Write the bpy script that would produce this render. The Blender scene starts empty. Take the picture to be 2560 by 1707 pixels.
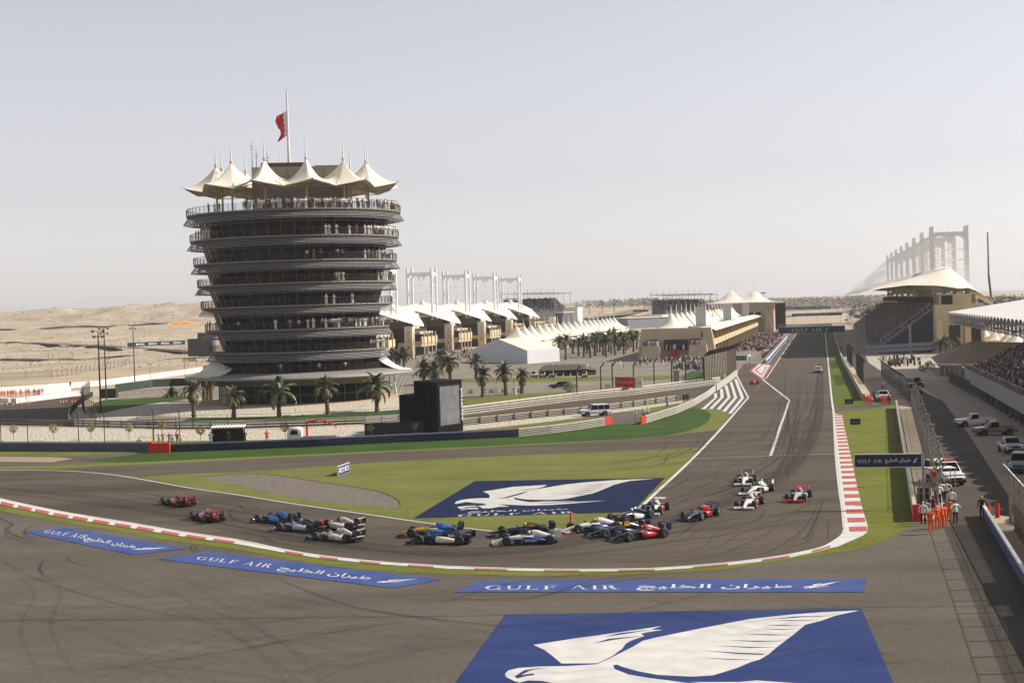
import bpy, math, random
import numpy as np
from mathutils import Vector, Matrix
from mathutils.geometry import tessellate_polygon
R=random.Random(7)
PI=math.pi
sc=bpy.context.scene
COL=sc.collection
# ---------------- camera, world, sun, exposure ----------------
F=4000.0; ROLL=math.atan(.031); PITCH=math.atan(84.6/F); CH=17.0
_u=Vector((0,math.sin(PITCH),math.cos(PITCH))); _f=Vector((0,math.cos(PITCH),-math.sin(PITCH))); _x=Vector((1,0,0))
CR=_x*math.cos(ROLL)-_u*math.sin(ROLL); CU=_x*math.sin(ROLL)+_u*math.cos(ROLL)
cam=bpy.data.cameras.new('camera'); camo=bpy.data.objects.new('camera',cam); COL.objects.link(camo)
mw=Matrix(((CR.x,CU.x,-_f.x,0),(CR.y,CU.y,-_f.y,0),(CR.z,CU.z,-_f.z,CH),(0,0,0,1)))
camo.matrix_world=mw
cam.lens=56.25; cam.sensor_width=36; cam.clip_start=1; cam.clip_end=30000
sc.camera=camo
sc.render.resolution_x=1024; sc.render.resolution_y=682
SAZ=math.radians(8); SEL=math.radians(37)     # sun: azimuth from +X towards +Y, elevation
sd=Vector((math.cos(SAZ)*math.cos(SEL),math.sin(SAZ)*math.cos(SEL),math.sin(SEL)))
w=bpy.data.worlds.new('World'); sc.world=w; w.use_nodes=True
nt=w.node_tree; nt.nodes.clear()
sky=nt.nodes.new('ShaderNodeTexSky'); sky.sky_type='NISHITA'; sky.sun_disc=False
sky.sun_elevation=SEL; sky.sun_rotation=PI/2-SAZ; sky.altitude=0; sky.air_density=1.0; sky.dust_density=0.5; sky.ozone_density=1.0
hs=nt.nodes.new('ShaderNodeHueSaturation'); hs.inputs['Saturation'].default_value=.24
bg=nt.nodes.new('ShaderNodeBackground'); bg.inputs['Strength'].default_value=.095
wo=nt.nodes.new('ShaderNodeOutputWorld')
nt.links.new(sky.outputs[0],hs.inputs['Color']); tn=nt.nodes.new('ShaderNodeMix'); tn.data_type='RGBA'; tn.blend_type='MULTIPLY'; tn.inputs[0].default_value=1; tn.inputs[7].default_value=(1.04,1.0,1.035,1); nt.links.new(hs.outputs[0],tn.inputs[6]); nt.links.new(tn.outputs[2],bg.inputs['Color']); nt.links.new(bg.outputs[0],wo.inputs['Surface'])
sl=bpy.data.lights.new('sun','SUN'); sl.energy=5.0; sl.angle=math.radians(.6); sl.color=(1,.93,.82)
so=bpy.data.objects.new('sun',sl); COL.objects.link(so); so.rotation_euler=sd.to_track_quat('Z','Y').to_euler(); so.location=(200,100,200)
sc.view_settings.view_transform='Standard'; sc.view_settings.look='None'; sc.view_settings.exposure=0.45; sc.view_settings.gamma=1
sc.view_settings.use_curve_mapping=False
# ---------------- photo survey -> world ----------------
def ray(x,y): return CR*((x-1280)/F)-CU*((y-853.5)/F)+_f
def G(x,y,z=0.0):
    d=ray(x,y); t=(z-CH)/d.z if d.z<-1e-4 else 6000
    t=min(t,9000); return Vector((d.x*t,d.y*t,z))
def W(x,y,Y):
    d=ray(x,y); t=Y/d.y; return Vector((d.x*t,Y,CH+d.z*t))
SX,SY=.1905,.9817
def TF(a,b,z=0.): return Vector((a*SX+b*SY, a*SY-b*SX, z))   # straight frame: a along, b to the right
SANG=math.atan2(SY,SX)
# ---------------- materials ----------------
MATS={}
def mat(name,col,rough=.6,metal=0,var=.0,scale=1.0,bump=0,alpha=1,spec=.5,emit=0,stretch=(1,1,1),col2=None,detail=4,coat=0,obj=False):
    if name in MATS: return MATS[name]
    m=bpy.data.materials.new(name); m.use_nodes=True; n=m.node_tree.nodes; l=m.node_tree.links
    b=n['Principled BSDF']; b.inputs['Roughness'].default_value=rough; b.inputs['Metallic'].default_value=metal
    b.inputs['Specular IOR Level'].default_value=spec; b.inputs['Coat Weight'].default_value=coat
    c=(*col,1)
    b.inputs['Base Color'].default_value=c
    if var>0 or bump>0 or col2:
        tc=n.new('ShaderNodeTexCoord'); mp=n.new('ShaderNodeMapping'); mp.inputs['Scale'].default_value=stretch
        l.new(tc.outputs['Object'],mp.inputs[0])
        nz=n.new('ShaderNodeTexNoise'); nz.inputs['Scale'].default_value=scale; nz.inputs['Detail'].default_value=detail; nz.inputs['Roughness'].default_value=.3
        l.new(mp.outputs[0],nz.inputs['Vector'])
        rp=n.new('ShaderNodeValToRGB'); rp.color_ramp.elements[0].position=.3; rp.color_ramp.elements[1].position=.7
        c2=col2 if col2 else tuple(min(1,v*(1+var)) for v in col); c1=tuple(v*(1-var) for v in col) if not col2 else col
        rp.color_ramp.elements[0].color=(*c1,1); rp.color_ramp.elements[1].color=(*c2,1)
        l.new(nz.outputs[0],rp.inputs[0]); l.new(rp.outputs[0],b.inputs['Base Color'])
        if bump>0:
            bp=n.new('ShaderNodeBump'); bp.inputs['Strength'].default_value=min(1,bump); bp.inputs['Distance'].default_value=.05*max(1,bump)
            l.new(nz.outputs[0],bp.inputs['Height']); l.new(bp.outputs[0],b.inputs['Normal'])
    if alpha<1:
        b.inputs['Alpha'].default_value=alpha
    if emit: b.inputs['Emission Color'].default_value=c; b.inputs['Emission Strength'].default_value=emit
    MATS[name]=m; return m
def S(r,g,b):   # sRGB 0-255 -> linear
    f=lambda v:.8*((v/255/12.92) if v<=10 else ((v/255+.055)/1.055)**2.4)
    return (f(r),f(g),f(b))
# ---------------- mesh builder ----------------
class M:
    def __init__(s): s.v=[]; s.f=[]; s.m=[]; s.sm=[]
    def add(s,vs,fs,mi=0,smooth=False):
        o=len(s.v); s.v+= [tuple(v) for v in vs]
        for f in fs: s.f.append([i+o for i in f]); s.m.append(mi); s.sm.append(smooth)
    def quad(s,a,b,c,d,mi=0): s.add([a,b,c,d],[(0,1,2,3)],mi)
    def box(s,c,sz,rz=0,mi=0,M4=None):
        x,y,z=sz[0]/2,sz[1]/2,sz[2]/2; cr,sr=math.cos(rz),math.sin(rz); vs=[]
        for k in range(8):
            px=x if k&1 else -x; py=y if k&2 else -y; pz=z if k&4 else -z
            p=(px,py,pz)
            if M4: q=M4@Vector(p); vs.append((q.x+c[0],q.y+c[1],q.z+c[2]))
            else: vs.append((c[0]+px*cr-py*sr,c[1]+px*sr+py*cr,c[2]+pz))
        s.add(vs,[(0,2,3,1),(4,5,7,6),(0,1,5,4),(2,6,7,3),(0,4,6,2),(1,3,7,5)],mi)
    def rod(s,p0,p1,r0,r1=None,n=6,mi=0,cap=True,smooth=True):
        p0=Vector(p0);p1=Vector(p1); r1=r0 if r1 is None else r1; d=(p1-p0)
        if d.length<1e-6: return
        q=d.to_track_quat('Z','Y'); vs=[]
        for p,r in((p0,r0),(p1,r1)):
            for i in range(n):
                a=2*PI*i/n; vs.append(p+q@Vector((r*math.cos(a),r*math.sin(a),0)))
        s.add(vs,[(i,(i+1)%n,n+(i+1)%n,n+i) for i in range(n)],mi,smooth and n>4)
        if cap: s.add(vs[:n][::-1],[tuple(range(n))],mi); s.add(vs[n:],[tuple(range(n))],mi)
    def bar(s,p0,p1,w=.1,mi=0): s.rod(p0,p1,w*.6,None,4,mi,False)
    def beam(s,p0,p1,w,h,mi=0,z0=0):      # vertical-sided beam along a ground line, bottom z at p.z
        p0=Vector(p0);p1=Vector(p1); d=(p1-p0); n=Vector((-d.y,d.x,0))
        if n.length<1e-6:return
        n=n.normalized()*(w/2); H=Vector((0,0,h))
        vs=[p0-n,p0+n,p1+n,p1-n,p0-n+H,p0+n+H,p1+n+H,p1-n+H]
        s.add(vs,[(0,1,2,3)[::-1],(4,5,6,7),(0,1,5,4),(1,2,6,5),(2,3,7,6),(3,0,4,7)],mi)
    def poly(s,pts,mi=0,z=None):
        pts=[Vector(p) for p in pts]; t=tessellate_polygon([[Vector((p.x,p.y,p.z)) for p in pts]])
        if z is not None: pts=[Vector((p.x,p.y,z)) for p in pts]
        fs=[]
        for a,b,c in t:
            n=(pts[b]-pts[a]).cross(pts[c]-pts[a]); fs.append((a,b,c) if n.z>=0 else (a,c,b))
        s.add(pts,fs,mi)
    def loft(s,rings,mi=0,cap=True,smooth=True,close=True):
        n=len(rings[0]); vs=[p for r in rings for p in r]; fs=[]
        for j in range(len(rings)-1):
            for i in range(n if close else n-1):
                k=(i+1)%n; fs.append((j*n+i,j*n+k,(j+1)*n+k,(j+1)*n+i))
        s.add(vs,fs,mi,smooth)
        if cap: s.add(rings[0],[tuple(range(n))[::-1]],mi); s.add(rings[-1],[tuple(range(n))],mi)
    def lathe(s,prof,n=16,c=(0,0,0),mi=0,smooth=True,a0=0,a1=2*PI):
        full=abs(a1-a0-2*PI)<1e-6; k=n if full else n+1
        rings=[]
        for r,z in prof:
            rings.append([(c[0]+r*math.cos(a0+(a1-a0)*i/n),c[1]+r*math.sin(a0+(a1-a0)*i/n),c[2]+z) for i in range(k)])
        s.loft(rings,mi,False,smooth,full)
    def ball(s,c,r,n=8,mi=0,sc3=(1,1,1)):
        rings=[]
        for j in range(n//2+1):
            t=PI*j/(n//2); rings.append([(c[0]+r*sc3[0]*math.sin(t)*math.cos(2*PI*i/n)*.999+0,c[1]+r*sc3[1]*math.sin(t)*math.sin(2*PI*i/n),c[2]-r*sc3[2]*math.cos(t)) for i in range(n)])
        s.loft(rings,mi,False,True)
    def mesh(s,name,mats):
        me=bpy.data.meshes.new(name); me.from_pydata(s.v,[],s.f)
        for m in (mats if isinstance(mats,(list,tuple)) else [mats]): me.materials.append(m)
        me.polygons.foreach_set('material_index',s.m); me.polygons.foreach_set('use_smooth',s.sm); me.update(); return me
    def build(s,name,mats,parent=None,loc=None,rz=0,**kw): return link(name,s.mesh(name,mats),parent,loc,rz,**kw)
def link(name,me,parent=None,loc=None,rz=0,label=None,cat=None,group=None,kind=None):
    o=bpy.data.objects.new(name,me); COL.objects.link(o)
    if parent: o.parent=parent
    if loc is not None: o.location=loc
    if rz: o.rotation_euler=(0,0,rz)
    if label:o['label']=label
    if cat:o['category']=cat
    if group:o['group']=group
    if kind:o['kind']=kind
    return o
def T(name,label,cat,loc=(0,0,0),rz=0,group=None): return link(name,None,None,loc,rz,label,cat,group)
def dup(o,parent=None,loc=None,rz=None,label=None,group=None):
    c=o.copy(); COL.objects.link(c)
    if parent: c.parent=parent
    if loc is not None: c.location=loc
    if rz is not None: c.rotation_euler=(0,0,rz)
    if label: c['label']=label
    if group: c['group']=group
    for k in KIDS(o): dup(k,c)
    return c
def KIDS(o):
    return [k for k in list(COL.objects) if k.parent==o] if False else list(o.children)
def Gs(pts,z=0.): return [G(x,y,z) for x,y in pts]
def sheet(name,pts,m,z,kind='structure',parent=None,world=False):
    b=M(); P=[Vector((p[0],p[1],z)) for p in pts] if world else Gs(pts,z)
    b.poly([Vector((p.x,p.y,0)) for p in P],0,z); return b.build(name,m,parent,kind=kind if not parent else None)
def interp(pl,t):
    for (a,b) in zip(pl,pl[1:]):
        if t<=b[0]: 
            f=(t-a[0])/(b[0]-a[0]); return a[1]+(b[1]-a[1])*f
    return pl[-1][1]
def smooth_line(P,n=6):   # Catmull-Rom
    P=[Vector(p) for p in P]; out=[]
    for i in range(len(P)-1):
        p0=P[max(0,i-1)];p1=P[i];p2=P[i+1];p3=P[min(len(P)-1,i+2)]
        for k in range(n):
            t=k/n; out.append(.5*((2*p1)+(-p0+p2)*t+(2*p0-5*p1+4*p2-p3)*t*t+(-p0+3*p1-3*p2+p3)*t**3))
    out.append(P[-1]); return out
def ribbon(mb,P,wd,z,mi=0,taper=False):
    n=len(P); L=[];Rr=[]
    for i,p in enumerate(P):
        d=(P[min(n-1,i+1)]-P[max(0,i-1)]); d=Vector((-d.y,d.x,0)).normalized()*wd/2
        if taper: d*=max(.02,math.sin(PI*(i+.15)/(n-.7)))**.5
        L.append(Vector((p.x+d.x,p.y+d.y,z)));Rr.append(Vector((p.x-d.x,p.y-d.y,z)))
    mb.add(L+Rr,[(i,i+n,i+n+1,i+1)[::1] for i in range(n-1)],mi)
# ---------------- ground materials ----------------
def asphalt(name,base,patch,seed,streak=(1,1,1)):
    m=bpy.data.materials.new(name); m.use_nodes=True; n=m.node_tree.nodes; l=m.node_tree.links; b=n['Principled BSDF']
    b.inputs['Roughness'].default_value=.9; b.inputs['Specular IOR Level'].default_value=.12
    tc=n.new('ShaderNodeTexCoord'); mp=n.new('ShaderNodeMapping'); mp.inputs['Location'].default_value=(seed,seed*2,0); mp.inputs['Scale'].default_value=streak
    l.new(tc.outputs['Object'],mp.inputs[0])
    n1=n.new('ShaderNodeTexNoise'); n1.inputs['Scale'].default_value=.09; n1.inputs['Detail'].default_value=6; n1.inputs['Roughness'].default_value=.65
    n2=n.new('ShaderNodeTexNoise'); n2.inputs['Scale'].default_value=3.5; n2.inputs['Detail'].default_value=5; n2.inputs['Roughness'].default_value=.8
    l.new(mp.outputs[0],n1.inputs['Vector']); l.new(tc.outputs['Object'],n2.inputs['Vector'])
    r=n.new('ShaderNodeValToRGB'); r.color_ramp.elements[0].position=.32; r.color_ramp.elements[1].position=.68
    r.color_ramp.elements[0].color=(*patch,1); r.color_ramp.elements[1].color=(*base,1)
    l.new(n1.outputs[0],r.inputs[0])
    mx=n.new('ShaderNodeMix'); mx.data_type='RGBA'; mx.blend_type='MULTIPLY'; mx.inputs[0].default_value=1
    r2=n.new('ShaderNodeValToRGB'); r2.color_ramp.elements[0].position=.25; r2.color_ramp.elements[1].position=.75; r2.color_ramp.elements[0].color=(.66,.66,.66,1); r2.color_ramp.elements[1].color=(1.34,1.33,1.3,1)
    l.new(n2.outputs[0],r2.inputs[0]); l.new(r.outputs[0],mx.inputs[6]); l.new(r2.outputs[0],mx.inputs[7]); l.new(mx.outputs[2],b.inputs['Base Color'])
    bp=n.new('ShaderNodeBump'); bp.inputs['Strength'].default_value=.35; bp.inputs['Distance'].default_value=.02; l.new(n2.outputs[0],bp.inputs['Height']); l.new(bp.outputs[0],b.inputs['Normal'])
    return m
m_track=asphalt('track_asphalt',S(102,92,81),S(74,66,58),3,(.3,1.3,1))
m_run=asphalt('runoff_asphalt',S(108,101,92),S(84,78,71),11,(.5,1.2,1))
m_road=asphalt('road_asphalt',S(146,138,127),S(124,116,106),23)
m_dark=asphalt('service_road_asphalt',S(88,81,75),S(72,66,61),31)
def turf(name,c1,c2,ang=0.2,mow=.18,stripe=.25):
    m=bpy.data.materials.new(name); m.use_nodes=True; n=m.node_tree.nodes; l=m.node_tree.links; b=n['Principled BSDF']
    b.inputs['Roughness'].default_value=.95; b.inputs['Specular IOR Level'].default_value=.15
    tc=n.new('ShaderNodeTexCoord'); mp=n.new('ShaderNodeMapping'); mp.inputs['Rotation'].default_value=(0,0,ang); l.new(tc.outputs['Object'],mp.inputs[0])
    def nz(sc_,d,r,v): q=n.new('ShaderNodeTexNoise'); q.inputs['Scale'].default_value=sc_; q.inputs['Detail'].default_value=d; q.inputs['Roughness'].default_value=r; l.new(v,q.inputs['Vector']); return q
    st=n.new('ShaderNodeMapping'); st.inputs['Scale'].default_value=(.12,1.6,1); l.new(mp.outputs[0],st.inputs[0])
    n1=nz(.12,5,.7,tc.outputs['Object']); n2=nz(2.2,6,.85,tc.outputs['Object']); n3=nz(.5,4,.7,st.outputs[0])
    r=n.new('ShaderNodeValToRGB'); r.color_ramp.elements[0].position=.3; r.color_ramp.elements[1].position=.7; r.color_ramp.elements[0].color=(*c1,1); r.color_ramp.elements[1].color=(*c2,1); l.new(n1.outputs[0],r.inputs[0])
    cur=r.outputs[0]
    for q,lo,hi in((n2,.62,1.38),(n3,.84,1.16)):
        rr=n.new('ShaderNodeValToRGB'); rr.color_ramp.elements[0].position=.3; rr.color_ramp.elements[1].position=.7; rr.color_ramp.elements[0].color=(lo,lo,lo,1); rr.color_ramp.elements[1].color=(hi,hi*.99,hi*.95,1); l.new(q.outputs[0],rr.inputs[0])
        mx=n.new('ShaderNodeMix'); mx.data_type='RGBA'; mx.blend_type='MULTIPLY'; mx.inputs[0].default_value=1; l.new(cur,mx.inputs[6]); l.new(rr.outputs[0],mx.inputs[7]); cur=mx.outputs[2]
    l.new(cur,b.inputs['Base Color'])
    bp=n.new('ShaderNodeBump'); bp.inputs['Strength'].default_value=.6; bp.inputs['Distance'].default_value=.06; l.new(n2.outputs[0],bp.inputs['Height']); l.new(bp.outputs[0],b.inputs['Normal'])
    MATS[name]=m; return m
m_sand=mat('desert_sand',S(162,144,120),.95,0,0,.03,.4,col2=S(190,174,150),detail=10)
m_gravelpave=mat('compacted_gravel',S(150,136,120),.95,0,.14,.8,.3,detail=8)
m_green=turf('bright_green_turf',S(46,72,22),S(64,90,30))
m_olive=turf('olive_turf',S(99,104,48),S(117,121,62))
m_grass=turf('verge_grass',S(92,100,38),S(122,120,62))
m_pit=mat('infield_gravel',S(108,97,87),.95,0,.28,1.6,.8,detail=10)
m_rub=None
def rubble():
    m=bpy.data.materials.new('cream_rubble'); m.use_nodes=True; n=m.node_tree.nodes; l=m.node_tree.links; b=n['Principled BSDF']; b.inputs['Roughness'].default_value=.95
    tc=n.new('ShaderNodeTexCoord'); v=n.new('ShaderNodeTexVoronoi'); v.inputs['Scale'].default_value=2.6; l.new(tc.outputs['Object'],v.inputs['Vector'])
    r=n.new('ShaderNodeValToRGB'); r.color_ramp.elements[0].position=.0; r.color_ramp.elements[0].color=(*S(228,220,206),1); r.color_ramp.elements[1].position=.75; r.color_ramp.elements[1].color=(*S(178,166,146),1)
    l.new(v.outputs['Distance'],r.inputs[0]); l.new(r.outputs[0],b.inputs['Base Color'])
    bp=n.new('ShaderNodeBump'); bp.inputs['Strength'].default_value=.9; bp.inputs['Distance'].default_value=.25; bp.invert=True; l.new(v.outputs['Distance'],bp.inputs['Height']); l.new(bp.outputs[0],b.inputs['Normal']); return m
m_rub=rubble()
m_white=mat('white_road_paint',S(212,209,203),.6,0,.1,.8,detail=8)
m_wpaint=m_white
m_red=mat('faded_red_paint',S(176,84,74),.7,0,.12,2.5)
m_blue=mat('runoff_blue_paint',S(50,76,148),.8,spec=.1) if 0 else mat('runoff_blue_paint',S(60,80,142),.85,0,0,.5,detail=10,col2=S(78,94,144),spec=.1)
m_navy=mat('turf_navy_paint',S(24,36,70),.9,0,.15,.5,detail=8,spec=.1)
m_bigblue=mat('royal_blue_paint',S(42,58,110),.85,0,0,.35,detail=10,col2=S(54,70,116),stretch=(.5,1.4,1),spec=.1)
m_wturf=mat('white_turf_paint',S(196,194,188),.85,0,.1,1.,detail=8)
def skid(): 
    m=mat('rubber_skid',S(38,34,32),.8,alpha=.32); return m
m_skid=skid()
# ---------------- desert ground with far hills ----------------
from mathutils import noise
def hills(X,Y):
    s=X/max(Y,1.)
    z=0.
    sm=lambda t:(lambda q:q*q*(3-2*q))(min(1,max(0,t)))
    if Y>500:
        k=sm((-.13-s)/.05)
        t=max(0,(Y-560)/900.); z+=k*(9*min(1,t)**1.1)
        if Y>1200: z+=k*9*min(1,(Y-1200)/500.)
        if Y>1650:
            c=noise.noise(Vector((X*.004,3.1,0)))
            z+=k*(12.5+3.5*c+1.5*noise.noise(Vector((X*.02,.5,0))))*sm((Y-1650)/110.)+k*(2.2*noise.noise(Vector((X*.02,Y*.01,1)))-5*abs(noise.noise(Vector((X*.045,Y*.02,9))))+2.2*noise.noise(Vector((X*.11,Y*.06,4))))
        z+=k*(2.4*noise.noise(Vector((X*.02,Y*.02,5)))+1.3*noise.noise(Vector((X*.07,Y*.05,2))))*min(1,t*3)
        k2=(1-k)*sm((.135-s)/.05); z+=k2*(13*sm((Y-760)/450.)+.6*noise.noise(Vector((X*.02,Y*.02,5)))*sm((Y-760)/300.))
        k4=(1-k)*(1-sm((.135-s)/.05)); z+=k4*8*sm((Y-1050)/700.)
    if Y>1500:
        z+=(1-sm((-.13-s)/.05))*min(14,(Y-1500)*.005)
    return z
def GH(x,y):
    d=ray(x,y); t=200.
    while t<8000:
        if CH+d.z*t<hills(d.x*t,d.y*t): break
        t+=4
    return Vector((d.x*t,d.y*t,hills(d.x*t,d.y*t)))
def ground():
    b=M(); ys=[40,150,250,300,400,450]+[450+i*13 for i in range(1,126)]+[2150,2400,2800,3400,4500,6500,9000]
    nx=380; vs=[]
    for Y in ys:
        for i in range(nx):
            s=-.75+1.5*i/(nx-1); X=s*(Y+120); vs.append((X,Y,hills(X,Y)))
    fs=[(j*nx+i,j*nx+i+1,(j+1)*nx+i+1,(j+1)*nx+i) for j in range(len(ys)-1) for i in range(nx-1)]
    b.add(vs,fs,0,True); return b.build('desert_ground',m_sand,kind='structure')
ground()
ZL=[0.004]
def zl():
    ZL[0]+=.004; return ZL[0]
# ---------------- ground sheets ----------------
z=zl()
sheet('asphalt_runoff',[(-700,1124),(390,1128),(700,1117),(1000,1104),(1295,1091),(1420,1077),(1530,1059),(1603,1059),(1690,1033),(1750,1003),(1820,955),(1842,936),(1846,920),(1872,880),(1900,850),(1915,838),(1985,800),(2066,800),(2075,850),(2107,904),(2124,940),(2150,990),(2240,1014),(2242,1040),(2400,1040),(3200,1090),(3200,2100),(-700,2100)],m_run,z)
# straight + corner
line_in=[(-260,1178),(-60,1174),(0,1175),(113,1176),(200,1179),(290,1188),(370,1201),(470,1219),(588,1236),(700,1254),(820,1272),(940,1289),(1100,1312),(1231,1328)]
line_r=[(1600,1270),(1640,1232),(1731,1147),(1796,1079),(1835,1035),(1871,994),(1855,965),(1841,937)]
outer=[(-260,1180),(-120,1212),(0,1246),(140,1276),(240,1293),(340,1309),(450,1328),(588,1348),(710,1373),(809,1389),(940,1403),(1040,1410),(1120,1415),(1270,1420),(1400,1422.5),(1546,1422),(1637,1420),(1730,1414),(1820,1406),(1905,1396),(1977,1385),(2053,1368),(2087,1351),(2107,1335),(2112,1318)]
ri=[(2112,1318),(2106,1262),(2100,1225),(2090,1133),(2084,1032),(2078,985),(2069,890),(2063,833),(2061,815)]
z=zl()
sheet('race_track',line_in+[(1262,1332),(1300,1334),(1350,1332),(1393,1327),(1500,1300)]+line_r[:5]+[(1860,1006),(1905,962),(1917,944),(1991,833),(2005,812),(2040,780),(2053,780)]+ri[::-1]+outer[::-1],m_track,z)
z=zl()
sheet('pit_exit_lane',[(1842,936),(1846,920),(1872,880),(1905,850),(1950,826),(1968,820),(1968,846),(1914,912),(1875,925),(1905,950),(1871,994),(1858,968)],m_track,z)
sheet('access_road',[(-700,1156),(0,1166),(220,1158),(588,1149),(1160,1121),(1427,1106),(1593,1097),(1727,1083),(1796,1075),(1750,1122),(1560,1129),(1360,1137),(1160,1146),(940,1158),(672,1179),(493,1187),(378,1195),(290,1184),(113,1174),(0,1173),(-700,1176)],m_track,z)
z=zl()
sheet('infield_grass',[(345,1192),(378,1189),(493,1183),(672,1176),(940,1155),(1160,1144),(1360,1135),(1560,1127),(1680,1122),(1748,1117),(1731,1143),(1640,1229),(1603,1267),(1500,1297),(1393,1326),(1310,1333),(1262,1331),(1231,1326),(1100,1309),(940,1286),(820,1269),(700,1251),(588,1233),(470,1216),(400,1203)],m_olive,z)
sheet('olive_grass_strip',[(-700,1158),(0,1166),(125,1163),(250,1158),(588,1141),(1160,1113),(1427,1100),(1560,1088),(1700,1050),(1740,1020),(1757,1020),(1793,1022),(1810,1027),(1824,1035),(1803,1072),(1727,1083),(1593,1097),(1427,1107),(1160,1121),(588,1149),(250,1165),(125,1173),(0,1172),(-700,1170)],m_olive,z)
sheet('left_grass',[(-700,1124),(0,1126),(290,1127),(330,1128),(250,1136),(150,1142),(0,1141),(-700,1139)],m_grass,z)
sheet('left_gravel',[(-700,1139),(0,1141),(150,1143),(185,1146),(130,1155),(0,1154),(-700,1150)],mat('pale_gravel_trap',S(150,134,116),.95,0,.15,1.5,.4,detail=8),z)
sheet('turn_grass_verge',[(-300,1196),(-120,1222),(0,1254),(140,1285),(300,1314),(450,1338),(588,1356),(710,1377),(809,1392),(940,1406),(1120,1418),(1270,1424),(1546,1425),(1820,1409),(1977,1388),(2053,1372),(2095,1364),(2157,1337),(2169,1326),(2169,1312),(2143,1217),(2110,1063),(2105,1036),(2088,1031),(2180,1021),(2238,1012),(2252,1066),(2268,1162),(2292,1302),(2282,1306),(2253,1328),(2210,1353),(2127,1376),(1993,1395),(1820,1421),(1722,1429),(1546,1437),(1320,1439),(1120,1434),(1000,1430),(850,1417),(723,1398),(595,1373),(425,1351),(300,1328),(100,1296),(0,1276),(-120,1250),(-300,1225)],turf('corner_turf',S(98,104,34),S(116,120,50)),z)
sheet('straight_grass',[(2062,800),(2063,833),(2069,890),(2082,1019),(2157,1015),(2159,1002),(2130,943),(2124,940),(2107,904),(2103,867),(2092,857),(2087,835),(2078,805)],turf('straight_turf',S(78,92,24),S(96,108,40)),z)
sheet('pit_exit_grass_hatch',[],m_olive,z) if False else None
z=zl()
sheet('green_grass_band',[(207,1152),(375,1131),(588,1124),(800,1114),(1000,1105),(1160,1098),(1295,1092),(1420,1078),(1530,1061),(1603,1060),(1690,1034),(1735,1018),(1762,1024),(1778,1035),(1772,1052),(1750,1066),(1710,1080),(1660,1089),(1560,1098),(1427,1104),(1160,1117),(800,1134),(588,1143),(325,1156)],m_green,z)
sheet('gravel_patch',[(485,1194),(560,1187),(633,1184.5),(700,1190),(774,1201),(860,1214),(940,1228),(975,1240),(996,1254),(999,1261),(992,1268),(970,1270),(940,1265),(850,1259),(774,1250),(700,1236),(646,1224),(560,1205)],m_pit,z)
b=M(); P=smooth_line(Gs([(485,1193.5),(560,1186.5),(633,1184),(700,1189.5),(774,1200.5),(860,1213.5),(940,1227.5),(975,1239.5),(997,1253.5),(1000,1262)]),4); ribbon(b,P,.16,z+.01); b.build('gravel_edging',mat('black_edging',(.02,.02,.02)),kind='structure')
# white lines
z=zl(); b=M()
for L,wd in ((line_in,.26),(line_r[:5],.32),(outer,.22),(ri,.3)): ribbon(b,smooth_line(Gs(L),5),wd,z)
ribbon(b,smooth_line(Gs([(1841,937),(1855,965),(1871,994),(1835,1035)]),1),.3,z+.001)
for L in ([(1731,1146.5),(2090,1134)],): ribbon(b,Gs(L),.16,z+.002)
P=Gs([(1907,949),(1974,1001),(1960,1040),(1926,1139)]); ribbon(b,P,.34,z+.003)
P=Gs([(1907,949),(1917,944),(1991,833),(2004,815)]); ribbon(b,P,.26,z+.004)
# pit-exit hatching chevrons
for q in [[(1784.5, 983.6), (1792.1, 982.3), (1793.4, 992.5), (1762.8, 1022.3), (1753.1, 1022.3), (1785.8, 994.3)], [(1799.8, 973.4), (1806.9, 971.3), (1810.0, 991.7), (1780.7, 1022.3), (1772.5, 1021.3), (1801.1, 993.3)], [(1811.3, 964.4), (1818.2, 962.4), (1826.6, 992.5), (1799.8, 1023.9), (1791.6, 1022.3), (1818.9, 993.3)], [(1824.0, 955.5), (1830.4, 954.2), (1843.2, 993.8), (1813.8, 1029.0), (1805.4, 1027.4), (1835.5, 993.8)], [(1835.5, 947.9), (1841.9, 946.6), (1860.5, 994.3), (1827.9, 1034.1), (1820.2, 1033.3), (1852.1, 995.1)]]: b.poly(Gs(q,z+.006))
b.build('white_track_lines',m_white,kind='structure')
# red/white pit entry chevron island
b=M(); zz=zl()
b.poly(Gs([(1873.5,927),(1900,904),(1903,901),(1915,912),(1932,912),(1906,950)],zz),1)
for tri in ([(1873.5,927),(1880,926.5),(1906,945),(1906,950)],[(1873.5,927),(1901,903),(1903,905),(1879,927)],[(1906,950),(1905.5,945),(1925,912),(1932,912)],[(1886,926),(1907,908),(1909,910),(1892,926)],[(1886,926),(1892,926),(1905,935),(1905,939)],[(1905,939),(1905,935),(1914,916),(1918,916)]): b.poly(Gs(tri,zz+.004),0)
b.poly(Gs([(1828,928),(1900,858),(1960,822),(1963,822),(1904,859),(1831,930)],zz),0)
b.build('pit_entry_markings',[m_red,m_white],kind='structure')
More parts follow.
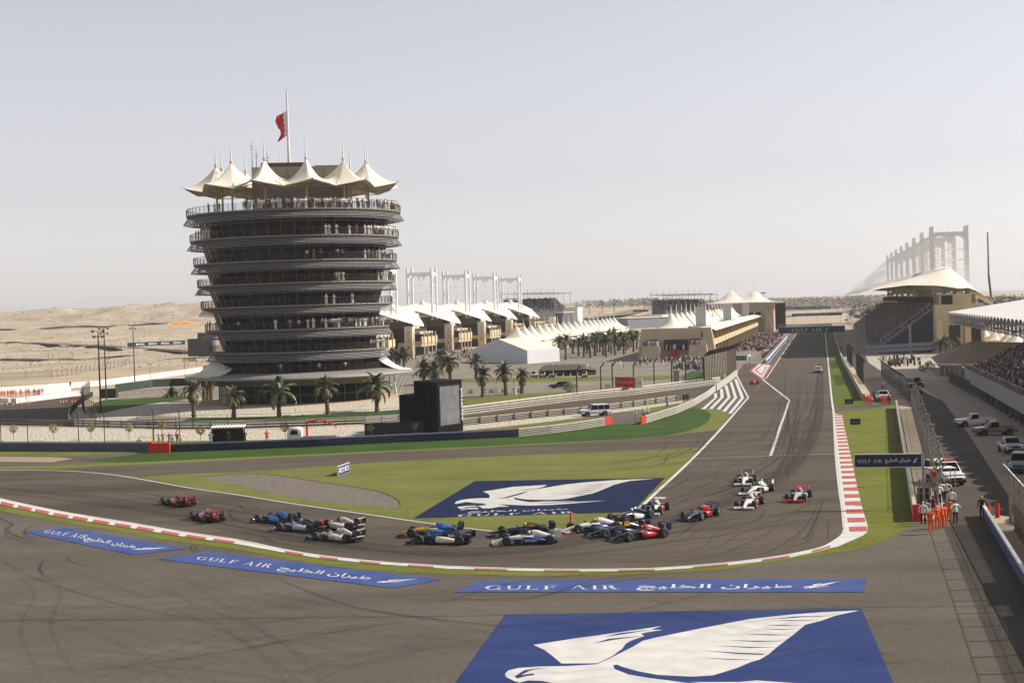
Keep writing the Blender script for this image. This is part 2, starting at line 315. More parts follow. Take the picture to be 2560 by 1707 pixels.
# ---------------- kerbs ----------------
def kerbthing():
    root=link('corner_kerb',None,kind='structure')
    th=[(-260,15),(0,14),(300,12),(588,10),(720,7),(940,5.5),(1270,5),(1546,4.5),(1820,5),(2053,6),(2087,12)]
    top=smooth_line(Gs(outer[:-1]),3); 
    # base ribbon in px space
    b=M(); px=[(x,y) for x,y in outer[:-2]]; fine=[]
    for (x0,y0),(x1,y1) in zip(px,px[1:]):
        for k in range(6): t=k/6; fine.append((x0+(x1-x0)*t,y0+(y1-y0)*t))
    fine.append(px[-1])
    H=.05; n=len(fine); A=[G(x,y+.6,.02) for x,y in fine]; B=[G(x,y+interp(th,x),H+.02) for x,y in fine]
    b.add(A+B,[(i,i+n,i+n+1,i+1) for i in range(n-1)]); C=[Vector((p.x,p.y,0)) for p in B]; b.add(B+C,[(i,i+n,i+n+1,i+1) for i in range(n-1)])
    b.build('kerb_base',m_white,root)
    reds=[(-85,-55),(-45,-12),(0,32),(42,77),(86,120),(132,169),(180,217),(230,270),(285,325),(340,382),(400,445),(462,512),(530,583),(712,758),(799,845),(899,950),(1020,1085),(1185,1268),(1360,1449),(1545,1637),(1732,1820),(1905,1973),(2030,2076)]
    oy=lambda x: interp(outer,x)
    for x0,x1 in reds:
        q=M(); t0,t1=interp(th,x0),interp(th,x1); f0=.38 if x0<600 else .25; dx=(x1-x0)*.12 if x0<600 else 0
        k=6; A=[];B=[]
        for i in range(k+1):
            x=x0+(x1-x0)*i/k
            A.append(G(x+dx,oy(x+dx)+.6+interp(th,x)*f0,.02+.05*f0+.006)); B.append(G(x,oy(x)+interp(th,x),.076))
        q.add(A+B,[(i,i+k+1,i+k+2,i+1) for i in range(k)]); q.build('kerb_block',m_red,root)
    return root
kerbthing()
def kerbright():
    root=link('straight_kerb',None,kind='structure')
    b=M(); out=[(2085,1033),(2105,1037),(2110,1063),(2127,1140),(2143,1217),(2160,1283),(2169,1313),(2168,1328),(2157,1337),(2093,1365),(2053,1372),(2087,1351),(2107,1335),(2112,1318),(2106,1262),(2100,1225),(2090,1133)]
    b.poly(Gs(out,.05)); P=Gs(out,.05)
    for i in range(len(P)): p,q=P[i],P[(i+1)%len(P)]; b.quad(p,q,(q.x,q.y,0),(p.x,p.y,0))
    b.build('kerb_base',m_white,root)
    ys=[112,130,150,170,190,215,240,265,290,315,342,370,400,432,466,500,538,577,620,666,717,772,832,897,965]
    Lx=[(1037,2086),(1107,2094),(1187,2104),(1283,2116),(1328,2124)]; Rx=[(1037,2105),(1063,2110),(1140,2127),(1217,2143),(1283,2160),(1328,2169)]
    for i,y in enumerate(ys):
        h=(ys[i+1]-y)/4 if i<len(ys)-1 else 18; y0=1000+(y-h)/3+.5; y1=1000+(y+h)/3+.5
        q=M(); q.poly([G(interp(Lx,y0),y0,.058),G(interp(Rx,y0)-.5,y0-1,.058),G(interp(Rx,y1)-.5,y1-1,.058),G(interp(Lx,y1),y1,.058)]); q.build('kerb_block',m_red,root)
kerbright()
# ---------------- lettering ----------------
AR={'ط':0xFEC1,'ي':0xFEF1,'ن':0xFEE5,'ل':0xFEDD,'خ':0xFEA5,'ج':0xFE9D,'ف':0xFED1,'ت':0xFE95,'ك':0xFED9,'ع':0xFEC9,'ب':0xFE8F,'ح':0xFEA1}
AR2={'ر':0xFEAD,'ا':0xFE8D,'و':0xFEED,'ة':0xFE93}
def arabic(s):
    out=[]
    for i,c in enumerate(s):
        p=s[i-1] if i else ' '; q=s[i+1] if i<len(s)-1 else ' '
        joinp=p in AR; joinn=(c in AR) and (q in AR or q in AR2)
        if c in AR: out.append(chr(AR[c]+(3 if joinp and joinn else 2 if joinn else 1 if joinp else 0)))
        elif c in AR2: out.append(chr(AR2[c]+(1 if joinp else 0)))
        else: out.append(c)
    return ''.join(out[::-1])
_tc={}
def textgeo(s,bold=0.0,space=1.0):
    k=(s,bold,space)
    if k in _tc: return _tc[k]
    c=bpy.data.curves.new('t','FONT'); c.body=s; c.offset=bold; c.space_character=space; c.resolution_u=2
    o=bpy.data.objects.new('t',c); COL.objects.link(o); dg=bpy.context.evaluated_depsgraph_get(); dg.update()
    me=bpy.data.meshes.new_from_object(o.evaluated_get(dg)); 
    V=[tuple(v.co) for v in me.vertices]; Fc=[list(p.vertices) for p in me.polygons]
    bpy.data.objects.remove(o); bpy.data.curves.remove(c); bpy.data.meshes.remove(me)
    xs=[v[0] for v in V]; ys=[v[1] for v in V]; x0,x1,y0,y1=min(xs),max(xs),min(ys),max(ys)
    V=[((v[0]-x0)/(x1-x0),(v[1]-y0)/(y1-y0)) for v in V]
    _tc[k]=(V,Fc,(x1-x0)/(y1-y0)); return _tc[k]
def serif():
    # GULF AIR in a thick/thin roman capital, cap height 1
    V=[];Fc=[]
    def q(*p): o=len(V); V.extend(p); Fc.append([o,o+1,o+2,o+3])
    def rect(x,y,w,h): q((x,y),(x+w,y),(x+w,y+h),(x,y+h))
    def stem(x,w=.17): rect(x,0,w,1); rect(x-.08,0,w+.16,.05); rect(x-.08,.95,w+.16,.05)
    def arc(cx,cy,rx,ry,a0,a1,t0,t1,n=14):
        for i in range(n):
            a,b_=math.radians(a0+(a1-a0)*i/n),math.radians(a0+(a1-a0)*(i+1)/n)
            def th(a): return t0+(t1-t0)*abs(math.cos(a))
            f=lambda a,o:(cx+(rx-o)*math.cos(a),cy+(ry-o*.7)*math.sin(a))
            q(f(a,0),f(b_,0),f(b_,th(b_)),f(a,th(a)))
    arc(.5,.5,.5,.52,42,318,.07,.2); rect(.72,.0,.16,.46); rect(.64,.42,.32,.05); rect(.82,.7,.05,.26)
    x=1.3; rect(x,.3,.17,.7); rect(x-.08,.95,.33,.05); rect(x+.68,.3,.08,.7); rect(x+.6,.95,.24,.05); arc(x+.38,.36,.38,.38,180,360,.09,.13)
    x=2.45; stem(x); rect(x,0,.66,.07); rect(x+.6,0,.06,.26)
    x=3.5; stem(x); rect(x,.93,.64,.07); rect(x+.58,.74,.06,.26); rect(x+.15,.49,.36,.06); rect(x+.46,.4,.05,.24)
    x=5.0; q((x+.05,0),(x+.12,0),(x+.5,1.02),(x+.44,1.02)); q((x+.72,0),(x+.92,0),(x+.54,1.02),(x+.42,1.02)); rect(x+.2,.3,.5,.06); rect(x-.05,0,.26,.05); rect(x+.64,0,.36,.05)
    x=6.35; stem(x); x=6.95; stem(x); arc(x+.2,.75,.42,.25,-90,90,.05,.16,10); rect(x+.15,.5,.1,.05); rect(x+.15,.95,.1,.05)
    q((x+.32,.5),(x+.5,.52),(x+.86,.0),(x+.66,.0)); rect(x+.6,0,.34,.05)
    m=max(v[0] for v in V); V=[(v[0]/m,v[1]) for v in V]; return V,Fc,m
SERIF=serif()
def put(b,geo,f,mi=0):
    V,Fc,_=geo; P=[Vector(f(u,v)) for u,v in V]; b.add(P,Fc,mi)
def pxquad(bl,br,tr,tl,z):
    def f(u,v):
        x=(bl[0]*(1-u)+br[0]*u)*(1-v)+(tl[0]*(1-u)+tr[0]*u)*v; y=(bl[1]*(1-u)+br[1]*u)*(1-v)+(tl[1]*(1-u)+tr[1]*u)*v
        return G(x,y,z)
    return f
TEX_AR=textgeo(arabic('طيران الخليج'),.012)
# falcon emblem in a unit box (0..1.9 wide, 0..1 high), traced on the ground panel of the place
FALC=[[(0,.36),(.02,.4),(.06,.43),(.17,.47),(.34,.5),(.55,.5),(.6,.52),(.55,.58),(.45,.68),(.5,.7),(.75,.77),(1.02,.84),(.97,.8),(.93,.74),(.8,.66),(.72,.58),(.85,.6),(1.0,.7),(1.2,.78),(1.45,.86),(1.7,.93),(2.0,1.0),(1.85,.94),(1.78,.9),(1.7,.87),(1.66,.8),(1.56,.74),(1.5,.68),(1.4,.63),(1.3,.57),(1.1,.5),(.95,.47),(.78,.49),(.74,.5),(.76,.45),(.85,.4),(1.0,.37),(1.35,.41),(1.7,.44),(1.4,.37),(1.1,.33),(.85,.31),(.65,.33),(.75,.26),(.6,.27),(.5,.22),(.35,.22),(.28,.28),(.4,.3),(.33,.35),(.2,.36),(.06,.34)],
[(.03,.27),(.13,.3),(.26,.31),(.27,.27),(.12,.26),(.06,.22),(.05,.24)],[(.07,.18),(.2,.24),(.3,.25),(.3,.21),(.15,.2),(.09,.16)]]
def falcon(b,f,mi=0):
    for pl in FALC:
        t=tessellate_polygon([[Vector((x,y,0)) for x,y in pl]]); b.add([f(x/2.0,(y-.15)/.85) for x,y in pl],[list(q) for q in t],mi)
# ---------------- painted panels ----------------
z=zl()+.002
def painted(name,quad,m):
    b=M(); b.poly(Gs(quad,z)); return b.build(name,m,kind='structure')
p1=painted('painted_sponsor_panel',[(55,1328.6),(162,1318),(469,1370.5),(333,1386)],m_blue)
p2=painted('painted_sponsor_panel',[(395,1396.7),(519,1378.6),(1105,1447.6),(981,1469)],m_blue)
p3=painted('painted_sponsor_panel',[(1195,1451),(2166,1446),(2157.6,1479),(1137.6,1479)],m_blue)
def lettering(parent,items,m):
    b=M(); 
    for it in items: it(b)
    return b.build('lettering',m,parent)
zt=z+.004
lettering(p3,[lambda b:put(b,SERIF,pxquad((1211,1473),(1550,1472),(1547,1462),(1216,1463),zt)),
 lambda b:put(b,TEX_AR,pxquad((1590,1475),(1977,1473),(1982,1459),(1596,1459),zt)),
 lambda b:falcon(b,pxquad((2008,1471),(2084,1469),(2103,1452),(2012,1455),zt))],m_white)
lettering(p2,[lambda b:put(b,SERIF,pxquad((489,1397),(674,1419),(689,1409.5),(498,1390),zt)),
 lambda b:put(b,TEX_AR,pxquad((688,1426),(915,1452),(935,1440),(705,1414),zt)),
 lambda b:falcon(b,pxquad((938,1456),(1005,1459),(1050,1445.5),(962,1444),zt))],m_white)
lettering(p1,[lambda b:put(b,SERIF,pxquad((108,1331),(212,1347),(226,1337),(118,1324),zt)),
 lambda b:put(b,TEX_AR,pxquad((206,1352),(330,1373),(345,1362),(222,1340),zt)),
 lambda b:falcon(b,pxquad((327,1373),(392,1377),(423,1367.5),(350,1365),zt))],m_white)
# navy turf panel with falcon
q9=lambda L:[(960+x/3.095,1150+y/3.095) for x,y in L]
nav=painted('painted_falcon_panel_on_infield',[(1033,1295),(1187,1202),(1663,1193.6),(1580,1279)],m_navy)
b=M()
for pl in ([(765,242),(1000,205),(1262,190),(1235,205),(1180,222),(1060,252),(960,280),(890,296),(812,291),(820,275),(805,258)],
 [(548,330),(560,318),(600,306),(660,298),(740,293),(830,292),(890,297),(960,290),(1060,262),(1130,235),(1230,215),(1400,187),(1560,170),(1800,152),(2095,142),(1900,160),(1830,176),(1780,190),(1720,215),(1660,240),(1610,258),(1520,275),(1400,300),(1280,307),(1100,303),(1040,296),(1012,288),(1005,296),(1020,306),(1100,320),(1250,335),(1500,320),(1725,311),(1500,330),(1300,345),(1130,350),(1000,345),(875,340),(975,358),(890,359),(830,371),(765,372),(725,352),(800,345),(765,333),(700,330),(640,322),(590,331),(552,338)],
 [(570,360),(640,352),(700,350),(728,355),(640,362),(600,375),(575,372)],[(590,383),(650,368),(725,366),(730,377),(640,377),(600,386)],
 [(1130,322),(1250,318),(1500,316),(1380,324),(1250,331)]): b.poly(Gs(q9(pl),zt))
put(b,SERIF,pxquad(*q9([(560,436),(1490,408),(1475,394),(585,418)]),zt)); put(b,TEX_AR,pxquad(*q9([(640,412),(1420,384),(1430,372),(670,390)]),zt))
b.build('falcon_emblem',m_wturf,nav)
b=M()
for s in ([(1340,262),(1500,260),(1630,262),(1500,263.5)],[(1360,248),(1540,246),(1665,248),(1540,250)],[(1420,232),(1580,231),(1690,234),(1580,235)],[(1460,218),(1600,216),(1725,216),(1600,219.5)],[(1500,204),(1640,201),(1750,203),(1640,205)],[(1540,191),(1680,186),(1800,188),(1680,190)],[(1010,244),(1100,225),(1210,214),(1100,229)]): b.poly(Gs(q9(s),zt+.003))
b.build('wing_slits',m_navy,nav)
# large falcon panel in the foreground
q7=lambda L:[(1120+x/1.993,1400+y/1.993) for x,y in L]
big=painted('painted_falcon_panel_foreground',[(1263,1535.5),(2153.6,1520),(2247,1737),(2330,1925),(990,1925),(1137.6,1707)],m_bigblue)
b=M()
for pl in ([(425,420),(620,390),(850,358),(1063,327),(1010,345),(1072,345),(990,358),(960,365),(978,376),(910,400),(885,415),(868,440),(820,475),(760,505),(740,512),(565,513),(520,475),(480,445)],
 [(450,528),(600,525),(740,517),(800,490),(870,455),(920,430),(970,400),(1030,385),(1260,338),(1500,292),(1700,270),(1860,258),(2050,249),(1930,275),(1860,300),(1780,320),(1750,345),(1720,370),(1680,400),(1640,430),(1600,465),(1550,495),(1510,505),(1440,535),(1320,572),(1220,578),(1050,570),(950,552),(870,530),(842,518),(822,522),(830,540),(900,568),(1000,585),(1100,597),(1250,618),(1600,640),(1500,700),(1100,740),(800,730),(600,660),(530,612),(470,600),(400,597),(355,608),(330,600),(290,580),(283,565),(300,548),(350,535)],
 [(1200,605),(1450,605),(1540,597),(1750,612),(1600,625),(1400,622)]): b.poly(Gs(q7(pl),zt))
b.build('falcon_emblem',m_white,big)
b=M()
for s in ([(1255,484),(1400,490),(1560,496),(1400,494)],[(1265,448),(1440,459),(1590,465),(1560,470),(1440,465)],[(1330,424),(1500,430),(1645,432),(1500,435)],[(1390,396),(1530,400),(1680,402),(1530,405)],[(1478,367),(1600,368),(1718,372),(1600,373)],[(1570,342),(1660,342),(1740,345),(1660,346)],[(1575,322),(1670,321),(1768,324),(1670,325)],[(1580,302),(1700,297),(1850,298),(1700,301)],[(1555,298),(1730,279),(1930,275),(1740,284)],
 [(332,577),(380,546),(430,539),(505,532),(430,543),(400,552),(365,570),(425,562),(432,570),(385,576),(345,588)],[(725,413),(800,390),(978,374),(820,396)],[(780,380),(850,362),(1010,345),(870,368)]): b.poly(Gs(q7(s),zt+.003))
b.build('wing_slits',m_bigblue,big)
# ---------------- skid marks (each its own thin film) ----------------
b=M(); zs=zt+.005
SK=[[(2000,1010),(1990,1080),(1960,1150),(1920,1200)],[(2030,1020),(2005,1090),(1990,1150),(1940,1190)],[(1965,1015),(1975,1080),(1985,1150),(1960,1180)],[(2040,1000),(2030,1100),(2000,1160),(1930,1210),(1800,1240),(1620,1300)],[(2015,1050),(1975,1120),(1910,1170),(1800,1230),(1700,1260)],[(1975,1060),(1940,1100),(1880,1140)],[(2050,1250),(2020,1310),(1980,1355)],[(2062,1245),(2040,1300),(2020,1340),(2005,1350)],[(2072,1300),(2070,1350)],[(2110,1280),(1900,1290),(1750,1310),(1500,1345),(1200,1370),(900,1360)],[(2080,1290),(1850,1330),(1650,1360),(1400,1390),(1150,1400)],[(2095,1240),(1900,1300),(1700,1330),(1500,1365),(1200,1385),(900,1375),(600,1330)],[(2040,1340),(1800,1380),(1600,1395),(1350,1405),(1100,1402)],[(1600,1400),(1300,1395),(1000,1382),(700,1335),(400,1280),(0,1215)],[(1400,1380),(1100,1375),(800,1340),(500,1280),(200,1235),(-100,1215)],[(900,1330),(600,1280),(300,1225),(0,1205)],[(0,1210),(150,1215),(300,1222),(390,1213)],[(-50,1213),(100,1218),(250,1232),(330,1228),(400,1215)],
[(605,1264),(580,1275),(578,1290),(598,1303),(620,1310)],[(598,1262),(625,1280),(645,1272),(640,1262),(600,1255)],[(600,1262),(610,1275),(616,1282)],[(618,1350),(625,1342),(650,1340),(680,1350),(690,1356)],[(665,1340),(668,1350),(690,1355)],
[(0,1260),(-5,1290),(30,1310),(20,1328),(70,1350),(110,1357)],[(88,1310),(64,1325),(66,1338),(90,1345)],[(30,1310),(15,1322),(20,1340),(60,1355),(110,1365)],[(488,1360),(478,1368),(488,1378),(505,1380)],[(498,1362),(490,1368),(498,1376)],[(170,1390),(172,1400),(200,1412),(260,1420)],[(110,1400),(100,1420),(110,1440)],
[(0,1400),(100,1450),(300,1510),(560,1560)],[(-100,1500),(200,1520),(500,1500),(900,1470)],[(700,1450),(900,1520),(1200,1560),(1500,1590)],[(1100,1510),(1250,1465),(1420,1440),(1600,1430)],[(1100,1490),(1300,1500),(1500,1450),(1700,1425)],[(1500,1340),(1720,1310),(1900,1270)],[(1700,1255),(1850,1210),(2010,1100)],[(1640,1440),(1500,1460),(1300,1495),(1000,1500)],[(1250,1565),(1500,1545),(1700,1500),(1800,1475)],[(1150,1540),(900,1570),(500,1640),(200,1680)],[(1900,955),(1960,975)],[(1905,905),(1912,918)],[(1955,905),(1962,920)]]
for i in range(46):
    x0=R.uniform(1700,2085); y0=R.uniform(1060,1330); SK.append([(x0,y0),(x0-R.uniform(20,80),y0+R.uniform(20,40)),(x0-R.uniform(120,260),y0+R.uniform(45,75)),(x0-R.uniform(300,560),y0+R.uniform(60,95))])
for i in range(26):
    x0=R.uniform(200,1700); y0=interp(outer,x0)-R.uniform(10,90)*(1 if x0<1500 else .8); k=[(x0+d,y0+(interp(outer,x0+d)-interp(outer,x0))*.9+R.uniform(-3,3)) for d in (-220,-110,0,110,220)]; SK.append(k)
for i in range(22):
    x0=R.uniform(1940,2060);y0=R.uniform(960,1100); SK.append([(x0+R.uniform(-5,10),y0-70),(x0,y0),(x0-R.uniform(0,25),y0+60),(x0-R.uniform(20,80),y0+120)])
for i in range(0):
    x0=R.uniform(-100,1900); y0=R.uniform(1440,1700); SK.append([(x0,y0),(x0+R.uniform(80,150),y0+R.uniform(-25,25)),(x0+R.uniform(200,400),y0+R.uniform(-50,40))])
SK=[k for k in SK if not (k[0][1]>1290 and max(p[0] for p in k)>2110 and k[0][1]<1380)]
lens=0
for i,k in enumerate(SK): ribbon(b,smooth_line(Gs(k),6),R.choice([.14,.2,.28]) if i<50 else R.choice([.1,.16,.24]),zs+.0002*i,0,True)
b.build('tyre_marks',m_skid,kind='stuff',label='dark rubber tyre marks left on the asphalt')
# faint paired arcs over the run-off
m_faint=mat('faint_rubber',S(44,40,38),.9,alpha=.08,spec=.1); b=M(); zf_=zs+.0002*len(SK)+.0005; kk=0
PR=[[(-100,1480),(120,1540),(330,1600),(520,1720)],[(240,1720),(430,1640),(700,1560),(1000,1520),(1350,1490)],[(330,1720),(540,1640),(800,1570),(1120,1530)],[(720,1720),(860,1660),(1040,1620),(1160,1600)],[(60,1420),(120,1480),(90,1570),(150,1700)],[(0,1600),(260,1540),(520,1530),(800,1510)],[(420,1440),(560,1540),(700,1640),(790,1740)],[(150,1400),(420,1500),(650,1600),(820,1720)]]
rq=random.Random(12)
for i in range(70):
    x0=rq.uniform(-150,2150); y0=rq.uniform(1400,1700); a_=rq.choice([-1,1])*rq.uniform(.15,.7)
    if x0>1100 and y0<1480: continue
    L_=rq.uniform(160,480); PR.append([(x0,y0),(x0+L_*.5,y0+a_*L_*.5*.35+rq.uniform(-12,12)),(x0+L_,y0+a_*L_*.35)])
for k_ in PR:
    P=smooth_line(Gs(k_),6)
    for s_ in(-.8,.8):
        Q=[]
        for i,p in enumerate(P):
            d=P[min(len(P)-1,i+1)]-P[max(0,i-1)]; d=Vector((-d.y,d.x,0)).normalized()*s_; Q.append(p+d)
        if all(q.y<150 for q in Q): kk+=1; ribbon(b,Q,rq.uniform(.18,.34),zf_+.0001*kk,0,True)
b.build('faint_tyre_arcs',m_faint,kind='stuff',label='faint paired tyre arcs across the run-off')
# broad darker racing line
m_line=mat('rubbered_line',S(40,36,34),.8,alpha=.16); b=M(); z2=zs+.0002*len(SK)+.018
for i,(k,wd) in enumerate((([(2052,900),(2045,1000),(2020,1100),(1960,1180),(1860,1235),(1700,1290),(1450,1350),(1150,1380),(850,1355),(500,1290),(200,1240),(-200,1205)],3.2),([(2058,900),(2050,1030),(2015,1120),(1930,1200),(1800,1260),(1550,1340),(1250,1385),(950,1380),(600,1325),(250,1260),(-200,1215)],1.8))): ribbon(b,smooth_line(Gs(k),8),wd,z2+i*.002,0,True)
b.build('rubbered_racing_line',m_line,kind='stuff')
b=M(); ribbon(b,Gs([(-700,1559),(1140,1540),(2155,1518),(2700,1513)]),.07,zt+.0035); b.build('asphalt_seam',mat('tar_seam',S(58,52,48),.9),kind='structure')
# ---------------- common materials ----------------
m_steel=mat('galvanised_steel',S(150,148,142),.5,.6,.12,2)
m_dsteel=mat('dark_steel',S(70,68,66),.5,.5)
m_wmetal=mat('white_painted_metal',S(226,224,218),.4)
m_black=mat('black_plastic',(.012,.012,.013),.5)
m_glass=mat('dark_tinted_glass',(.004,.005,.007),.08,0,spec=.12)
m_beige=mat('beige_wall',S(208,190,158),.85,0,.06,.3)
m_beige2=mat('sand_panel_wall',S(198,178,150),.85,0,.05,.4)
m_conc=mat('pale_concrete',S(178,172,160),.85,0,.1,.6)
m_fab=mat('white_membrane_fabric',S(236,228,210),.75,0,.03,.2)
m_fab.node_tree.nodes['Principled BSDF'].inputs['Subsurface Weight'].default_value=0
m_cream=mat('cream_underside',S(214,196,150),.85)
m_orange=mat('marshal_orange',S(226,74,28),.8)
m_redp=mat('red_barrier',S(222,44,28),.55)
m_navyb=mat('navy_board',S(22,28,66),.5)
m_wletter=mat('white_lettering',S(224,224,226),.5)
# ---------------- sponsor boards ----------------
def board(name,label,cat,p0,p1,zb,h,bm,items,thick=.15,posts=True,face=-1,group=None,pm=None):
    p0=Vector((p0.x,p0.y,0));p1=Vector((p1.x,p1.y,0)); d=p1-p0; L=d.length; ang=math.atan2(d.y,d.x)
    t=T(name,label,cat,p0,ang,group)
    b=M(); b.box((L/2,0,zb+h/2),(L,thick,h)); b.build('panel',bm,t)
    b=M(); e=.06
    for c,s in (((L/2,0,zb+h+e/2),(L+2*e,thick+.02,e)),((L/2,0,zb-e/2),(L+2*e,thick+.02,e)),((-e/2,0,zb+h/2),(e,thick+.02,h)),((L+e/2,0,zb+h/2),(e,thick+.02,h))): b.box(c,s)
    b.build('frame',pm or m_wmetal,t)
    if items:
        b=M()
        for geo,u0,u1,v0,v1 in items:
            f=lambda u,v,u0=u0,u1=u1,v0=v0,v1=v1:Vector((L*(u0+(u1-u0)*u),-thick/2-.012,zb+h*(v0+(v1-v0)*v)))
            if geo=='F': falcon(b,f)
            elif geo=='R':   # square emblem
                V=[(0,0),(1,0),(1,1),(0,1),(.3,.3),(.7,.3),(.7,.7),(.3,.7)]
                b.add([f(*p) for p in V],[(0,1,5,4),(1,2,6,5),(2,3,7,6),(3,0,4,7)])
            else: put(b,geo,f)
        b.build('lettering',m_wletter,t)
    if posts:
        for x in posts: 
            b=M(); b.box((x*L,.12,zb/2),(.14,.14,zb)); b.build('post',m_steel,t)
    return t
GA=[(SERIF,.08,.42,.3,.68),(TEX_AR,.46,.83,.24,.78),('F',.86,.96,.25,.82)]
# ---------------- layered guard rails ----------------
def rail(label,pts,h=1.1,n=5,postgap=2.2,z0=0,m=None,w=.09,group='steel guard rails round the circuit',red=0,back=True,pts_world=False,wall=None,front=False,fill=.86):
    P=[Vector(p) for p in (pts if pts_world else Gs(pts,z0))]; t=T('guard_rail',label,'guard rail',P[0],0,group); o=P[0]; P=[p-o for p in P]
    m=m or m_rail
    hh=h/n
    for k in range(n):
        b=M()
        for a,c in zip(P,P[1:]): 
            nn=Vector((-(c-a).y,(c-a).x,0)).normalized()
            if nn.y>0: nn=-nn
            z0_,zm_,z1_=k*hh+hh*.12,k*hh+hh*.3,k*hh+hh*fill; o1=nn*.16; pr=[(o1*.1,z0_),(o1,zm_),(-o1*.4,z1_),(-o1*.4,z0_)]
            rg=[[Vector((p.x+q_.x,p.y+q_.y,p.z+zz)) for q_,zz in pr] for p in(a,c)]; b.loft(rg,0,True,False)
        b.build('rail_beam',m,t)
    D=0; pm=M(); pm.box((0,-.24 if front else .14,h/2),(.2 if front else .12,.16,h*1.04)); pm=pm.mesh('post',mat('brown_rail_post',S(120,104,88),.7) if front else m_dsteel)
    for a,c in zip(P,P[1:]):
        d=(c-a); L=d.length; s=(-D)%postgap
        while s<L: 
            q=a+d*(s/L); nn=Vector((-d.y,d.x,0)).normalized(); 
            if nn.y<0: nn=-nn
            link('post',pm,t,q,math.atan2(nn.y,nn.x)-PI/2); s+=postgap
        D=(D+L)
    if wall:
        b=M()
        for a,c in zip(P,P[1:]):
            nn=Vector((-(c-a).y,(c-a).x,0)).normalized()*.3
            if nn.y<0: nn=-nn
            b.beam(a+nn,c+nn,.25,h*.96)
        b.build('tyre_or_shade_backing',wall,t)
    return t
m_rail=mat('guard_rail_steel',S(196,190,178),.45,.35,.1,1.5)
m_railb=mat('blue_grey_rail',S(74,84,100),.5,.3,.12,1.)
m_railg=mat('plain_grey_rail',S(112,110,108),.5,.3,.1,1.)  # even mid-grey tone for the rails under the tower
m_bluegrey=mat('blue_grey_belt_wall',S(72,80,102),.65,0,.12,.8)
m_gapw=mat('shaded_rail_back',S(70,62,56),.8)  # dark plate colour that paints shade into the gaps between rail beams
m_tyrew=mat('dark_tyre_wall',(.02,.02,.022),.9)
# far tyre wall at left
t=T('tyre_wall','long blue grey belted tyre wall along the left grass','barrier',G(-300,1126)); o=t.location.copy()
b=M(); P=[p-o for p in Gs([(-300,1128),(0,1127),(382,1128)])]
for a,c in zip(P,P[1:]): b.beam(a,c,.9,1.12)
b.build('belt_face',m_bluegrey,t)
b=M()
for a,c in zip(P,P[1:]):
    n=int((c-a).length/.75)
    for i in range(n):
        q=a+(c-a)*((i+.5)/n)+Vector((0,.95,0)); b.lathe([(.16,0),(.33,.02),(.34,.95+R.random()*.12),(.16,1.0)],8,(q.x,q.y,0))
b.build('tyre_stacks',mat('grey_painted_tyres',S(120,118,112),.9),t,kind='stuff')
rail('blue grey layered guard rail from the red block to the black screen',[(422,1130),(600,1124.5),(800,1116),(1000,1106),(1160,1099),(1295,1092)],1.15,4,2.4,m=m_railb,wall=m_bluegrey)
rail('pale layered guard rail curving up to a red end near the white estate car',[(1296,1092),(1380,1083),(1450,1073.5),(1512,1063.5)],1.15,5,2.0,wall=m_tyrew)
rail('pale guard rail and wall sweeping up to the pit exit hatching',[(1614,1058),(1690,1034),(1735,1014),(1768,994),(1790,976)],1.15,5,2.0,wall=m_tyrew)
def redend(label,p0,p1,h=1.15,n=5):
    P=Gs([p0,p1]); t=T('red_rail_end',label,'barrier end',P[0]); d=P[1]-P[0]
    for k in range(n):
        b=M(); b.beam(Vector((0,0,k*h/n+.02)),d+Vector((0,0,k*h/n+.02)),.14,h/n*.8); b.build('rail_beam',m_redp,t)
    for q in((0,.1),(d.x,d.y+.1)): b=M(); b.box((*q,h/2),(.14,.14,h)); b.build('post',m_redp,t)
redend('red painted end of the rail beside the white estate car',(1513,1063.4),(1530,1060.5))
redend('red painted end of the rail where the two marshals stand',(1603,1061),(1613,1058.3))
t=T('red_block_barrier','orange red block at the end of the tyre wall','barrier',G(381,1132)); b=M(); b.box((1.1,0,.62),(2.3,.7,1.24)); b.build('front_block',m_redp,t)
for k in range(3): b=M(); b.box((1.1,-.37,.25+.4*k),(2.32,.06,.06)); b.build('rib',m_redp,t)
b=M(); b.box((-.35,1.,.68),(.5,1.6,1.36)); b.build('side_block',m_redp,t)
# concrete pit-exit wall
t=T('concrete_pit_exit_wall','sunlit concrete wall running up beside the white hatching','wall',G(1790,977)); o=t.location.copy()
P=[p-o for p in Gs([(1790,977),(1812,962),(1828,950),(1842,938)])]; b=M()
for a,c in zip(P,P[1:]): b.beam(a,c,.35,1.25)
b.build('wall_face',m_conc,t)
# rails of the back road
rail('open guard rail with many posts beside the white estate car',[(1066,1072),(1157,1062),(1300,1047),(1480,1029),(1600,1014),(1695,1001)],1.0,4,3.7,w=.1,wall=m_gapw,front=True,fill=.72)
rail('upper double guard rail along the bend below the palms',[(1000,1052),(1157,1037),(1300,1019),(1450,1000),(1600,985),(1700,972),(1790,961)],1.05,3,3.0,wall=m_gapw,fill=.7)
rail('second rail close behind the upper rail below the palms',[(1157,1029.5),(1300,1011),(1450,992.5),(1600,977),(1700,965),(1800,953)],1.0,3,3.0)
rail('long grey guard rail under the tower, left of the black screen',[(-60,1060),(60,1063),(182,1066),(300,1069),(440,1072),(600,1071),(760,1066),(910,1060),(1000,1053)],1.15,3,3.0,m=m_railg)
rail('guard rail curling round the hairpin of the far loop at left',[(182,1066),(172,1050),(176,1034),(192,1016),(212,1001),(232,990)],1.15,3,2.5,m=m_railg)
